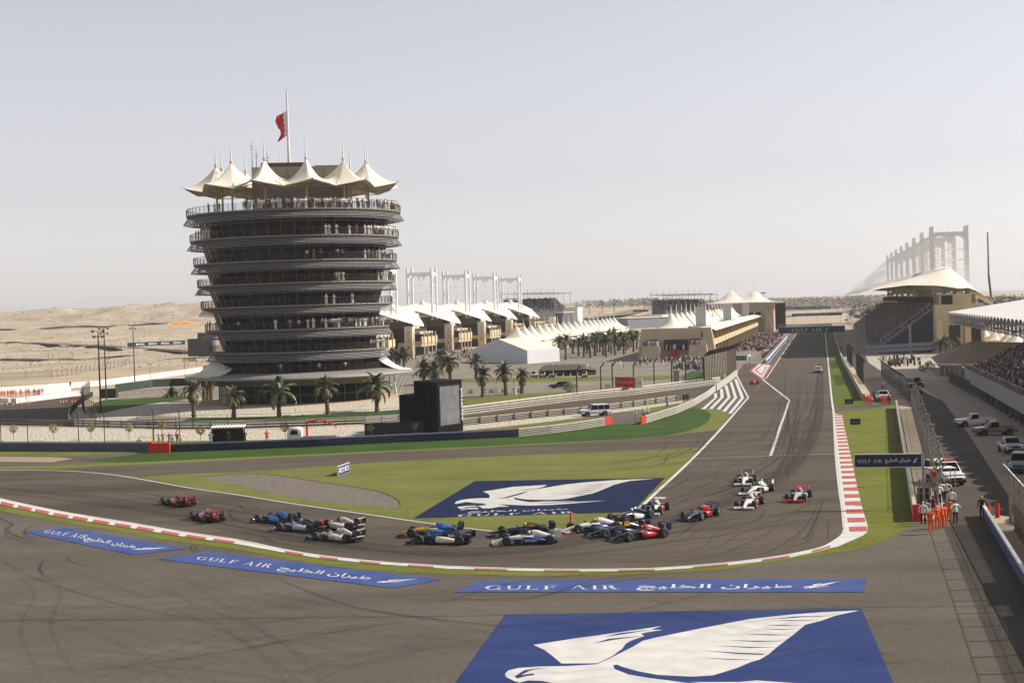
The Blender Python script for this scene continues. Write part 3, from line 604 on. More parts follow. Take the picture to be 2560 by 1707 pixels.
# ---------------- people ----------------
def skinmesh(name,chain,edges,sub=1):
    me=bpy.data.meshes.new(name); me.from_pydata([c[:3] for c in chain],edges,[])
    o=bpy.data.objects.new(name,me); COL.objects.link(o)
    sk=o.modifiers.new('s','SKIN'); 
    for i,c in enumerate(chain): me.skin_vertices[0].data[i].radius=(c[3],c[4] if len(c)>4 else c[3])
    me.skin_vertices[0].data[0].use_root=True
    if sub: sb=o.modifiers.new('u','SUBSURF'); sb.levels=sub
    dg=bpy.context.evaluated_depsgraph_get(); dg.update(); m2=bpy.data.meshes.new_from_object(o.evaluated_get(dg)); m2.name=name
    bpy.data.objects.remove(o); bpy.data.meshes.remove(me); return m2
PLACEH=mat('skin_tone',S(150,104,80),.6)
def personmesh(pose):
    # root pelvis 0 ; y- is forward
    ch=[(0,0,.96,.15,.11),(0,0,1.15,.14,.1),(0,0,1.36,.17,.105),(0,0,1.5,.06,.06),(0,-.01,1.56,.062),(0,-.015,1.66,.098,.1),(0,-.01,1.76,.06)]
    ed=[(0,1),(1,2),(2,3),(3,4),(4,5),(5,6)]
    sp={'walk':.2}.get(pose,0)
    for s in(-1,1):
        n=len(ch); fy=sp*s
        ch+=[(s*.1,0,.88,.09),(s*.11,-fy*.5,.5,.065),(s*.12,-fy,.1,.045),(s*.125,-fy-.15,.05,.04)]; ed+=[(0,n),(n,n+1),(n+1,n+2),(n+2,n+3)]
        n=len(ch)
        if pose=='lean': A=[(s*.2,0,1.42,.06),(s*.27,-.1,1.2,.045),(s*.2,-.32,1.1,.035),(s*.19,-.42,1.09,.035)]
        elif pose=='fold': A=[(s*.2,0,1.42,.06),(s*.28,-.03,1.18,.045),(s*.1,-.2,1.2,.035),(-s*.02,-.2,1.22,.035)]
        elif pose=='hips': A=[(s*.2,0,1.42,.06),(s*.38,.05,1.2,.045),(s*.22,-.03,1.03,.035),(s*.18,-.05,1.0,.035)]
        elif pose=='camera' : A=[(s*.2,0,1.42,.06),(s*.28,-.1,1.25,.045),(s*.1,-.25,1.55,.035),(s*.05,-.25,1.62,.035)]
        else: A=[(s*.2,0,1.42,.06),(s*.26,.02,1.15,.045),(s*.27,-.05,.9,.035),(s*.27,-.08,.8,.035)]
        ch+=A; ed+=[(2,n),(n,n+1),(n+1,n+2),(n+2,n+3)]
    me=skinmesh('person_'+pose,ch,ed,1)
    for k in range(4): me.materials.append(PLACEH)   # 0 top,1 legs,2 skin,3 hair/headwear
    idx=[]
    for p in me.polygons:
        c=p.center; r=0
        if c.z>1.53: r=3 if (c.z>1.69 or c.y>.03) else 2
        elif c.z<.93 and abs(c.x)<.22: r=1
        elif pose in('stand','walk') and c.z<.92: r=2
        elif pose!='stand' and pose!='walk' and c.y<-.18 and c.z>.9: r=2
        idx.append(r)
    me.polygons.foreach_set('material_index',idx); me.polygons.foreach_set('use_smooth',[True]*len(idx)); return me
PM={k:personmesh(k) for k in('stand','lean','fold','hips','walk','camera')}
def robemesh(pose):
    b=M(); n=12
    rings=[[(r*math.cos(2*PI*i/n),r*.75*math.sin(2*PI*i/n)+y,z) for i in range(n)] for z,r,y in((.02,.24,0),(.4,.21,0),(.9,.18,0),(1.15,.17,0),(1.36,.2,0),(1.46,.12,0),(1.53,.06,0),(1.58,.065,-.01),(1.66,.1,-.01),(1.74,.09,0),(1.79,.03,0))]
    b.loft(rings[:8],0); b.loft(rings[7:],3)
    for s in(-1,1):
        if pose=='rail': b.rod((s*.19,0,1.4),(s*.25,-.12,1.18),.065,.05,6,0); b.rod((s*.25,-.12,1.18),(s*.18,-.4,1.1),.05,.04,6,0); b.rod((s*.18,-.4,1.1),(s*.18,-.46,1.1),.035,.03,6,2)
        else: b.rod((s*.19,0,1.4),(s*.26,.0,1.1),.065,.05,6,0); b.rod((s*.26,0,1.1),(s*.25,-.06,.85),.05,.045,6,0); b.rod((s*.25,-.06,.85),(s*.25,-.08,.77),.035,.03,6,2)
    b.ball((0,-.06,1.64),.07,8,2)
    m=b.mesh('person_robe',[PLACEH]*4); return m
PM['robe']=robemesh('rail'); PM['robe2']=robemesh('down')
CL={'white':S(232,232,228),'black':(.012,.012,.014),'red':S(176,36,32),'navy':S(26,32,56),'grey':S(120,120,120),'beige':S(190,172,140),'light blue':S(150,176,204),'pink':S(206,140,138),'green':S(70,100,74),'yellow':S(214,186,60),'orange':(.75,.1,.02),'brown':S(96,70,50),'denim blue':S(60,76,108),'dark':S(28,26,28),'maroon':S(96,28,32),'silver':S(190,190,194)}
def cm(c): return mat('cloth_'+c.replace(' ','_'),CL[c],.85)
SKIN=[mat('skin_a',S(176,128,100),.6),mat('skin_b',S(120,82,60),.6),mat('skin_c',S(204,160,134),.6)]
HAIR=mat('dark_hair',(.015,.012,.01),.7)
def person(loc,face,top,legs,pose,label,group=None,head=None,h=1.0,cat='person',skin=None):
    o=link('person',PM[pose],None,loc,face,label,cat,group)
    o.scale=(h*1.16,h*1.16,h)
    ms=[cm(top),cm(legs),skin or R.choice(SKIN),(cm(head) if head else HAIR)]
    for i,m in enumerate(ms):
        o.material_slots[i].link='OBJECT'; o.material_slots[i].material=m
    return o
def facing(dx,dy): return math.atan2(dy,dx)+PI/2     # model faces -y
# ---------------- observation tower ----------------
TWY=303.0; tc=W(752,1015,TWY); TX=tc.x
tower=T('observation_tower','round glass observation tower with eight ringed balconies and a crown of white tents','tower',(TX,TWY,0),0)
VA=math.atan2(-TWY,-TX)        # direction from the tower to the camera
def zf(y,Y=285.): return CH+(785.6-y)*Y/4000
SLY=[521,586.7,648,704,761,821,878.6]; SZ=[zf(y) for y in SLY]; SR=[20.0,19.5,19.0,18.4,17.9,17.25,16.65]
SZ.append(6.55); SR.append(16.05)
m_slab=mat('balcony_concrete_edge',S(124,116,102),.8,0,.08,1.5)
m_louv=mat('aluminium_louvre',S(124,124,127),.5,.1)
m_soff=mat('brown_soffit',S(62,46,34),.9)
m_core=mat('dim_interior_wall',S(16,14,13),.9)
m_mull=mat('window_mullion',S(112,108,100),.5,.3)
m_railt=mat('balustrade_metal',S(96,84,68),.5,.4)
NB=48
def pol(r,a,z): return (r*math.cos(a),r*math.sin(a),z)
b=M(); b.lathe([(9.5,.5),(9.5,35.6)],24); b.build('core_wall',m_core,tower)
core=b
for i,(z,r) in enumerate(zip(SZ,SR)):
    if i<7:
        b=M(); b.lathe([(3,z-.1),(r-.05,z-.1)],64); b.lathe([(r-.3,z-.42),(r,z-.42),(r,z-.06),(r-.3,z-.06)],72); b.build('balcony_slab',m_slab,tower)
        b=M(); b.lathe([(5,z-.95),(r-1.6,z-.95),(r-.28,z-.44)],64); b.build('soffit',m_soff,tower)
        # louvre crown under the slab: four sloping blades, ribs and a flat lower grille
        b=M()
        for k in range(4):
            t0=k/4; t1=t0+.12; zz=z-.62; ro=r-.15
            b.lathe([(ro+.75*t0,zz-1.0*t0),(ro+.75*t1+.05,zz-1.0*t1),(ro+.75*t1,zz-1.0*t1-.03),(ro+.75*t0-.05,zz-1.0*t0-.03)],72,smooth=False)
        b.build('louvre_blades',m_louv,tower)
        b=M()
        for k in range(24):
            a=VA+2*PI*k/24; b.bar(pol(r-.3,a,z-.5),pol(r+.6,a,z-1.66),.06); b.bar(pol(r+.62,a,z-1.68),pol(r-2.1,a,z-1.75),.06)
        for rr in (r+.6,r,r-.6,r-1.2,r-1.8): b.lathe([(rr-.07,z-1.68),(rr+.07,z-1.68),(rr+.07,z-1.74),(rr-.07,z-1.74)],48,smooth=False)
        b.build('louvre_grille',m_louv,tower)
    # balustrade
    b=M(); n=int(2*PI*r/1.55)
    for k in range(n):
        a=VA+2*PI*k/n; b.bar(pol(r,a,z-.35),pol(r+.06,a,z+.95),.085); b.bar(pol(r+.06,a,z+.95),pol(r-.12,a,z+1.15),.085)
    b.lathe([(r-.16,z+1.12),(r-.08,z+1.12),(r-.08,z+1.18),(r-.16,z+1.18)],96,smooth=False)
    b.build('balustrade',m_railt,tower)
    b=M(); b.lathe([(r+.03,z+.05),(r+.03,z+1.05)],72,smooth=False); b.build('mesh_infill',mat('fine_balustrade_mesh',S(60,54,46),.6,alpha=.2),tower)
# glazing: one bay = one pane part, leaning outward towards the top
for i in range(1,8):
    z0=SZ[i]+.02; z1=SZ[i-1]-.97; r0=SR[i]-2.75; r1=SR[i-1]-2.15
    n=44; da=2*PI/n; tops=[]
    def bay(name,m,pr0,pr1,za,zb,g):
        b=M(); A=[Vector(pol(pr0,s*(da/2-g),za)) for s in(-1,1)]; B=[Vector(pol(pr1,s*(da/2-g),zb)) for s in(-1,1)]; b.quad(A[0],A[1],B[1],B[0]); return b.mesh(name,m)
    zm=z0+(z1-z0)*.68; rm=r0+(r1-r0)*.68
    lo=bay('pane',m_glass,r0,rm-.02,z0,zm-.05,.004); up=bay('pane',m_glass,rm,r1,zm+.05,z1,.004)
    for k in range(n):
        a=VA+da*(k+.5); d=(a-VA+PI)%(2*PI)-PI
        if abs(d)<1.75:
            link('pane',lo,tower,(0,0,0),a); link('pane',up,tower,(0,0,0),a)
        else: tops.append(a)
    b=M()
    for a in tops:
        b.quad(pol(r0,a-da/2,z0),pol(r0,a+da/2,z0),pol(r1,a+da/2,z1),pol(r1,a-da/2,z1))
    b.build('rear_glazing',m_glass,tower,kind='stuff')
    b=M()
    for k in range(n):
        a=VA+da*k; b.bar(pol(r0+.06,a,z0),pol(r1+.06,a,z1),.11)
    b.lathe([(rm,zm-.05),(rm+.09,zm-.05),(rm+.09,zm+.05),(rm,zm+.05)],n,smooth=False); b.build('mullions',m_mull,tower)
    # columns behind the glass and sunlit beige corner walls
    b=M()
    for k in range(12):
        a=VA+2*PI*(k+.15)/12; b.rod(pol(r0-1.2,a,z0),pol(r0-1.2,a,z1+.4),.35,None,8)
    b.build('inner_columns',m_conc,tower)
    for s,w0 in((-1.42,.13),(1.5,.07)):
        b=M(); a=VA+s
        b.add([pol(r0+.1,a-w0,z0),pol(r0+.1,a+w0,z0),pol(r1+.1,a+w0,z1),pol(r1+.1,a-w0,z1)],[(0,1,2,3)]); b.build('end_wall_panel',m_beige,tower)
# rooftop plant block
b=M(); zt0=SZ[0]; a0=VA+PI/2
b.box((1.2,0,zt0+4.2),(17.5,13,8.4),a0,0); b.build('rooftop_block',mat('rooftop_panel_grey',S(150,138,120),.8,0,.04,.5),tower)
for k in range(7):
    b=M(); b.box((0,0,0),(.07,.05,3.4)); Mx=Matrix.Rotation(a0,4,'Z')@Vector((-6.5+k*2.2,6.53,zt0+6.6)); q=Matrix.Rotation(a0,4,'Z')@Vector((-6.5+k*2.2,-6.53,zt0+6.6)); 
    p=Mx if Mx.dot(Vector((math.cos(VA),math.sin(VA),0)))>0 else q
    b.build('panel_joint',mat('joint_shadow_gap',S(98,90,80),.9),tower,(p.x+1.2,p.y,p.z),a0)
b=M(); b.box((-1.6,0,zt0+8.9),(8.6,9,1.0),a0); b.build('plant_louvre_band',mat('brown_louvre',S(92,76,56),.8,0,.25,9,stretch=(1,1,6)),tower)
b=M(); b.box((6.5,.5,zt0+8.5),(5,8,.5),a0); b.build('roof_slab',m_slab,tower)
# ring of tents
b0=M()
def tentmesh():
    H=PI/12; BP=[(20.5,0,40.95),(19.1,H*.55,40.3),(18.2,H,39.9),(16.3,H,40.5),(14.4,H,41.2),(12,H,41.4),(10.2,H,41.5),(10,0,41.6)]
    BP=BP[:-1]+[(10,0,41.6)]+[(r,-a,z) for r,a,z in BP[-2:0:-1]]
    pts=[Vector(pol(r,a,z)) for r,a,z in BP]
    # refine edges with an inward catenary
    fine=[]
    for p,q in zip(pts,pts[1:]+pts[:1]):
        for k in range(3): t=k/3; fine.append(p.lerp(q,t))
    pk=Vector((14.4,0,45.0)); n=len(fine); T_=[0.035,.09,.18,.3,.45,.62,.8,1]; rings=[]
    for t in T_:
        rr=[]
        for p in fine:
            hz=Vector((p.x-pk.x,p.y-pk.y,0)); zz=p.z+(pk.z-p.z)*((1-t)**1.95); rr.append((pk.x+hz.x*t,pk.y+hz.y*t,zz))
        rings.append(rr)
    b=M(); b.loft(rings,0,False,True); return b,fine
tb,fine=tentmesh(); tm=tb.mesh('tent',m_fab)
fr=M(); fr.rod((14.4,0,SZ[0]),(14.4,0,45.1),.2,.17,8); 
for p in ((20.3,0,40.8),(18,PI/12,39.8),(18,-PI/12,39.8),(10.2,PI/12,41.4),(10.2,-PI/12,41.4)):
    q=pol(*p); fr.bar((14.4,0,40.0),q,.13); fr.bar((14.4,0,42.6),q,.1)
fr.bar(pol(18,PI/12,39.8),pol(20.3,0,40.8),.12); fr.bar(pol(18,-PI/12,39.8),pol(20.3,0,40.8),.12)
fr.rod((14.4,0,44.9),(14.4,0,45.25),.3,.3,10)
fr.rod((20.2,0,40.9),(20.9,0,41.25),.09,.05,5)
frm=fr.mesh('tent_frame',m_cream)
spire=M(); spire.rod((14.4,0,45.1),(14.4,0,49.6),.17,.02,8); spm=spire.mesh('spire',m_wmetal)
for k in range(12):
    a=VA+math.radians(-20.5+30*k); tn=link('tent',tm,tower,(0,0,0),a); link('tent_frame',frm,tn); link('spire',spm,tn)
# antennas
for (x,y0,y1) in ((-7,46,49.5),(-6.2,44.5,48),(-4.2,44.5,47.3)):
    b=M(); b.rod((0,0,44.2),(0,0,y1),.07,.03,6); b.bar((-.5,0,y1-1),(.5,0,y1-1),.05); b.bar((-.35,0,y1-1.5),(.35,0,y1-1.5),.05); b.build('roof_antenna',m_dsteel,tower,(x,-4,0))
# flag pole and flag
fp=T('flagpole','tall tapering white flagpole rising from the tower roof','flagpole',(TX-.4,TWY-2,zt0+8.4))
b=M(); b.rod((0,0,0),(0,0,14.5),.3,.16,12); b.rod((0,0,14.5),(0,0,17.0),.05,.015,6); b.build('pole',m_wmetal,fp)
b=M(); b.lathe([(.45,0),(.45,.5),(.3,.9)],12); b.build('pole_base',m_wmetal,fp)
fl=T('flag','red and white serrated flag drooping from the tall pole on the tower','flag',(TX-.55,TWY-2,zt0+19.3))
m_flagr=mat('flag_red',S(206,30,44),.8); m_flagw=mat('flag_white',S(236,236,236),.8)
def flagpart(u0,u1,name,m,zig=None):
    b=M(); nu,nv=10,28; g=[]
    for j in range(nv+1):
        v=j/nv
        for i in range(nu+1):
            zz=(abs((v*5)%1-.5)*2)*.16
            a_=(.26+zz) if zig=='r' and i==0 else u0+(u1-u0)*i/nu
            if zig=='w' and i==nu: a_=.26+zz
            if zig=='r': a_=(.26+zz)+(1-.26-zz)*i/nu
            if zig=='w': a_=(.26+zz)*i/nu
            x=-a_*(1.7+.35*math.sin(v*7))-.12*math.sin(v*9+a_*6)*a_; y=-.5*math.sin(a_*9+v*4)*a_-.35*math.sin(v*14)*a_*.5; z_=-v*4.6-a_*(.9+.5*v)+.12*math.sin(v*26)*a_
            g.append((x,y,z_))
    b.add(g,[(j*(nu+1)+i,j*(nu+1)+i+1,(j+1)*(nu+1)+i+1,(j+1)*(nu+1)+i) for j in range(nv) for i in range(nu)],0,True); b.build(name,m,fl)
flagpart(0,.3,'white_field',m_flagw,'w'); flagpart(.3,1,'red_field',m_flagr,'r')
# podium roof disc with wings
b=M(); b.lathe([(15,6.5),(16.6,6.5),(19.5,6.15),(21.4,5.8),(21.4,5.55)],72); b.build('podium_roof_ring',mat('podium_roof_grey',S(140,138,130),.6,0,.08,.8),tower)
b=M(); b.lathe([(21.4,5.55),(18.5,5.15),(16.2,5.0),(15.9,4.1),(14.5,4.1)],72); b.build('podium_soffit',mat('podium_soffit_grey',S(104,98,86),.8),tower)
b=M(); b.lathe([(9,6.5),(15.2,6.5)],64); b.build('podium_floor',m_slab,tower)
# membrane sails each side of the podium
def sail(a,sgn):
    b=M(); n=10; rings=[]
    hi=Vector(pol(15.6,a,10.6)); e0=Vector(pol(21.3,a-.55,6.1)); e1=Vector(pol(21.3,a+.75,6.1))
    for j in range(n+1):
        t=j/n; rr=[]
        for i in range(13):
            s=i/12; aa=a-.55+1.3*s; rad=15.6+(21.2-15.6)*t; zz=6.0+(3.9*(1-t)**2.1)*(1-abs(s-.42)*1.1); rr.append(pol(rad,aa,max(6.0,zz)))
        rings.append(rr)
    b.loft(rings,0,False,True,False); b.build('podium_sail',m_fab,tower)
sail(VA-PI/2-.05,1); sail(VA+PI/2+.2,-1)
# V struts on the right
for dx in(0,2.6):
    b=M(); a=VA+PI/2+.1
    b.rod(pol(18.5,a+dx*.06,.2),pol(20.3,a+dx*.06-.05,5.5),.13,None,6); b.rod(pol(18.5,a+dx*.06,.2),pol(18.4,a+dx*.06+.12,5.2),.13,None,6); b.build('leaning_strut',m_wmetal,tower)
# ground floor glazing
r=15.1; n=34; da=2*PI/n
b=M(); A=[pol(r,s*(da/2-.004),.95) for s in(-1,1)]; b.quad(A[0],A[1],pol(r,da/2-.004,2.35),pol(r,-da/2+.004,2.35)); lo=b.mesh('pane',m_glass)
b=M(); b.quad(pol(r,-da/2+.004,2.45),pol(r,da/2-.004,2.45),pol(r,da/2-.004,4.0),pol(r,-da/2+.004,4.0)); up=b.mesh('pane',m_glass)
for k in range(n):
    a=VA+da*(k+.5); d=(a-VA+PI)%(2*PI)-PI
    if -1.0<d<1.5: link('pane',lo,tower,None,a); link('pane',up,tower,None,a)
b=M()
for k in range(n): a=VA+da*k; b.bar(pol(r+.05,a,.9),pol(r+.05,a,4.0),.12)
b.lathe([(r,2.35),(r+.08,2.35),(r+.08,2.45),(r,2.45)],n,smooth=False); b.build('mullions',m_mull,tower)
b=M(); b.lathe([(14.9,.3),(14.9,4.6)],40,a0=VA-2.6,a1=VA-1.0); b.build('ground_floor_wall',mat('pinkish_plaster',S(188,168,150),.85),tower); b=M(); b.lathe([(14.9,.3),(14.9,4.6)],40,a0=VA+1.5,a1=VA+2.8); b.build('ground_floor_wall',mat('pinkish_plaster',S(188,168,150),.85),tower)
b=M(); b.box((*pol(r+.12,VA-.42,0)[:2],2.2),(2.6,.14,2.7),VA-.42+PI/2); b.build('entrance_frame',m_mull,tower)
b=M(); 
for s in(-.6,.6):
    q=Matrix.Rotation(VA-.42+PI/2,4,'Z')@Vector((s,0,0)); p=pol(r+.2,VA-.42,0); b.box((p[0]+q.x,p[1]+q.y,2.1),(1.05,.06,2.3),VA-.42+PI/2)
b.build('entrance_door',m_glass,tower,kind='stuff') if False else b.build('entrance_door',m_glass,tower)
# mound and terrace under the tower
def mound():
    b=M(); n=80; R1=[];R2=[];R3=[]
    for i in range(n):
        a=2*PI*i/n
        d=(a-VA+PI)%(2*PI)-PI
        ro=27+9*max(0,math.cos(d))
        R1.append((TX+19.2*math.cos(a),TWY+19.2*math.sin(a),.95)); R2.append((TX+(20.2)*math.cos(a),TWY+(20.2)*math.sin(a),.9)); R3.append((TX+ro*math.cos(a),TWY+ro*math.sin(a),.02))
    t=link('tower_mound',None,kind='structure')
    m=M(); m.loft([R2,R3],0,False,False); m.build('rubble_slope',m_rub,t)
    m=M(); m.loft([[(TX,TWY,.94)]*n,R1,R2],0,False,False); m.build('terrace_paving',mat('terracotta_paving',S(206,174,140),.9,0,.06,.8),t)
mound()
# spectators on the balconies: (level, px range, count, kinds)
def onring(lv,x,off=.32,y=None):
    r=SR[lv]-off; rp=r*4000/ (TWY-6); xc=741-.031*((SLY+[931])[lv]-1015)*-1 if False else 749-.031*(931-(SLY+[931])[lv])
    s=max(-.995,min(.995,(x-xc)/rp)); a=VA+math.asin(s); return Vector((TX+r*math.cos(a),TWY+r*math.sin(a),SZ[lv])),a
LVN=['roof terrace','topmost balcony','second balcony','third balcony','fourth balcony','crowded fifth balcony','sixth balcony','podium balcony']
cnt={}
def spect(lv,x,kind=None,off=None):
    p,a=onring(lv,x,R.uniform(.3,.55) if off is None else off)
    kind=kind or R.choice(['robe','w','w','d','c'])
    side='left end' if x<560 else 'middle left' if x<680 else 'centre' if x<790 else 'middle right' if x<900 else 'right end'
    if kind in('robe','robe2'): top='white'; lab='spectator in white robe'; legs='white'; head='white' if R.random()<.7 else None
    else:
        top={'w':'white','d':'black'}.get(kind) or R.choice(['red','navy','grey','beige','light blue','pink','maroon','green']) if kind in('w','d','c') else kind
        legs=R.choice(['dark','denim blue','beige','navy','black','grey']); lab='spectator, %s shirt, %s trousers'%(top,legs); head=None
    pose='robe' if kind=='robe' else R.choice(['lean','fold','stand','camera','hips','lean'])
    o=person(p,facing(math.cos(a),math.sin(a))+R.uniform(-.3,.3),top,legs,pose,lab,'spectators at the tower railings',head,R.uniform(.93,1.06)); SPL.append((lv,lab,x,o))
SPL=[]
for x in (529,545,557): spect(0,x,{529:'light blue',545:'robe',557:'d'}[x],1.2)
x=612
while x<1000:
    if x>614: spect(0,x)
    if x>640 and R.random()<.7: spect(0,x+3,None,1.3)
    x+=R.uniform(4.2,7.5) if x<940 else R.uniform(3,4.5)
for x in (496,503,509,516,523,530): spect(1,x,'d' if x<512 else 'robe')
for x,k in ((812,'robe'),(820,'robe'),(838,'robe'),(869,'robe'),(887,'red'),(908,'robe'),(917,'robe'),(924,'robe')): spect(1,x,k)
for i in range(20): spect(1,930+i*3.2)
for x,k in ((767,'w'),(783,'red'),(800,'c'),(841,'c'),(852,'light blue'),(908,'robe'),(918,'c'),(928,'c'),(938,'c')): spect(2,x,k)
for i in range(12): spect(2,945+i*3.6)
for x,k in ((838,'w'),(844,'robe'),(854,'robe'),(943,'robe'),(952,'w'),(960,'robe'),(966,'robe'),(973,'c'),(977,'d'),(981,'d')): spect(3,x,k)
for x,k in ((813,'robe'),(832,'robe'),(877,'robe')): spect(4,x,k)
for x,k in ((521,'d'),(528,'d'),(545,'d'),(552,'d'),(602,'w'),(692,'robe'),(727,'light blue'),(748,'w'),(769,'robe'),(782,'robe'),(804,'light blue'),(812,'robe')): spect(5,x,k)
for i in range(42): spect(5,822+i*3.55)
for i in range(13): spect(6,925+i*3.2)
for x,k in ((704,'w'),(712,'d'),(797,'w'),(861,'w'),(952,'d')): spect(7,x,k)

ORD=lambda k:{1:'1st',2:'2nd',3:'3rd',21:'21st',22:'22nd',23:'23rd'}.get(k,'%dth'%k)
SPL.sort(key=lambda q:(q[0],q[1],q[2]))
for i,(lv,lab,x,o) in enumerate(SPL):
    same=[q for q in SPL if q[0]==lv and q[1]==lab]; k=same.index(SPL[i])+1
    o['label']='%s%s, %s of the tower'%(lab,'' if len(same)==1 else ', %s such from left'%ORD(k),LVN[lv])
# ---------------- open wheel racing cars ----------------
def sect(x,hw,z0,z1,n=12,pw=2.6,yc=0):
    r=[]; zc=(z0+z1)/2; hz=(z1-z0)/2
    for i in range(n):
        a=2*PI*(i+.5)/n; c,s_=math.cos(a),math.sin(a)
        r.append((x,yc+hw*math.copysign(abs(c)**(2/pw),c),zc+hz*math.copysign(abs(s_)**(2/pw),s_)))
    return r
m_tyre=mat('racing_tyre',(.018,.018,.019),.75,0,.2,8)
m_rim=mat('wheel_rim',S(120,120,122),.35,.7)
m_carbon=mat('carbon_black',(.012,.012,.014),.35)
def tyre(rw,w,name='tyre'):
    b=M(); pr=[(rw*.52,-w/2),(rw*.9,-w/2),(rw*.985,-w*.4),(rw,-w*.25),(rw,w*.25),(rw*.985,w*.4),(rw*.9,w/2),(rw*.52,w/2)]
    n=20; rings=[[(r*math.cos(2*PI*i/n),y,r*math.sin(2*PI*i/n)) for i in range(n)] for r,y in pr]; b.loft(rings,0,False,True); return b.mesh(name,m_tyre)
def rim(rw,w,m=None):
    b=M(); n=20; R0=rw*.53
    for s in(-1,1):
        y=s*w*.38
        b.loft([[(r*math.cos(2*PI*i/n),yy,r*math.sin(2*PI*i/n)) for i in range(n)] for r,yy in((R0,s*w*.5),(R0*.88,s*w*.46),(R0*.86,y*.7))],0,False,True)
        b.add([(0,y,0)]+[(R0*.25*math.cos(2*PI*i/10),y,R0*.25*math.sin(2*PI*i/10)) for i in range(10)],[(0,i+1,(i+1)%10+1) for i in range(10)])
        for k in range(7):
            a=2*PI*k/7; b.bar((0,y*.9,0),(R0*.9*math.cos(a),y*.9,R0*.9*math.sin(a)),.05)
        b.add([(R0*.86*math.cos(2*PI*i/n),y*.5,R0*.86*math.sin(2*PI*i/n)) for i in range(n)],[tuple(range(n))],1)
    return b.mesh('rim',[m or m_rim,m_carbon])
TF_,TR_=tyre(.33,.34),tyre(.335,.4); RF_,RR_=rim(.33,.34),rim(.335,.4)
def paint(c): 
    c=c if isinstance(c,tuple) else CL.get(c) or LIV[c]
    return mat('car_paint_%02d_%02d_%02d'%tuple(int(v*99) for v in c),c,.28,coat=.6)
LIV={'scarlet':(.42,.012,.01),'sky blue':S(36,104,186),'bright yellow':S(214,172,44),'chrome':S(176,180,188),'rocket red':S(206,30,20),'pearl white':S(228,228,224),'deep navy':S(18,24,58),'bmw blue':S(28,40,110),'race red':S(180,24,38),'ivory':S(224,220,206)}
def body_part(name,m,secs,parent,n=14,pw=2.6): b=M(); b.loft([sect(*s,n=n,pw=pw) for s in secs],0); return b.build(name,m,parent)
_car={}
def carmeshes():
    b=M(); b.loft([sect(*s,n=14,pw=2.8) for s in((2.5,.06,.16,.24),(2.35,.1,.16,.3),(1.9,.14,.2,.42),(1.4,.19,.22,.52),(.9,.26,.2,.6),(.45,.33,.12,.64),(.2,.36,.08,.66))],0)
    b.loft([sect(*s,n=14,pw=3) for s in((.2,.36,.08,.66),(-.1,.37,.07,.62),(-.4,.38,.07,.6))],0)
    _car['nose']=b
    b=M(); b.loft([sect(*s,n=14,pw=2.2) for s in((-.3,.13,.55,.93),(-.42,.15,.5,.97),(-.75,.17,.4,.93),(-1.1,.17,.3,.8),(-1.6,.13,.25,.62),(-2.0,.07,.28,.5))],0)
    b.add([(-.5,.012,.9),(-1.0,.012,.84),(-1.55,.012,.62),(-1.62,.012,.45),(-.5,-.012,.9),(-1.0,-.012,.84),(-1.55,-.012,.62),(-1.62,-.012,.45)],[(0,1,2,3),(4,7,6,5),(0,4,5,1),(1,5,6,2)])
    _car['cover']=b
    b=M()
    for s in(-1,1): b.loft([sect(*q,n=12,pw=3,yc=s*y) for q,y in(((.35,.14,.16,.5),.5),((.28,.22,.1,.56),.5),((-.2,.25,.08,.54),.48),((-.8,.22,.08,.44),.42),((-1.25,.12,.08,.3),.3),((-1.5,.05,.1,.2),.22))],0)
    _car['pod']=b
    b=M()
    for s in(-1,1): b.box((.355,s*.5,.34),(.02,.3,.3))
    b.box((-.3,0,.81),(.03,.2,.18)); b.box((-.1,0,.045),(3.2,1.2,.04)); b.box((-1.95,0,.14),(.35,.9,.16)); _car['floor']=b
    b=M(); b.box((2.42,0,.12),(.3,1.56,.03)); b.box((2.2,0,.19),(.12,1.5,.03),M4=Matrix.Rotation(.5,4,'Y'))
    for s in(-1,1): b.box((2.36,s*.78,.15),(.4,.03,.16))
    _car['fw']=b
    b=M(); b.box((-2.12,0,.86),(.28,.98,.03),M4=Matrix.Rotation(.15,4,'Y')); b.box((-2.27,0,.91),(.1,.98,.03),M4=Matrix.Rotation(.7,4,'Y')); b.box((-2.2,0,.42),(.24,.9,.03))
    _car['rw']=b
    b=M(); b.box((-2.15,0,.7),(.44,.025,.5)); _car['ep']=b
    b=M(); b.box((-2.0,0,.6),(.1,.05,.5))
    for s in(-1,1):
        for x,z in((1.55,.4),(1.55,.2)):
            b.bar((1.05,s*.2,z),(x,s*.62,z-.04 if z>.3 else z),.045); b.bar((1.9,s*.15,z),(x,s*.62,z-.04 if z>.3 else z),.045)
        b.bar((1.5,s*.18,.5),(1.55,s*.6,.22),.045)
        for z in(.45,.22): b.bar((-1.1,s*.2,z),(-1.55,s*.6,z),.05); b.bar((-1.9,s*.15,z),(-1.55,s*.6,z),.05)
        b.bar((.45,s*.3,.6),(.45,s*.56,.66),.04)
    _car['sus']=b
    b=M()
    for s in(-1,1): b.box((.45,s*.6,.68),(.1,.16,.09)); b.box((.75,s*.52,.24),(.5,.02,.28))
    _car['mir']=b
    b=M(); b.loft([sect(*q,n=12,pw=2) for q in((.3,.24,.6,.665),(.0,.27,.6,.668),(-.28,.2,.6,.66))],0); _car['cock']=b
carmeshes(); _cm={}
def cmesh(k,m):
    if (k,m.name) not in _cm: _cm[(k,m.name)]=_car[k].mesh({'nose':'nose_and_chassis','cover':'engine_cover','pod':'sidepods','floor':'floor_and_ducts','fw':'front_wing','rw':'rear_wing','ep':'rear_wing_endplates','sus':'suspension','mir':'mirror_and_bargeboard','cock':'cockpit_opening'}[k],m)
    return _cm[(k,m.name)]
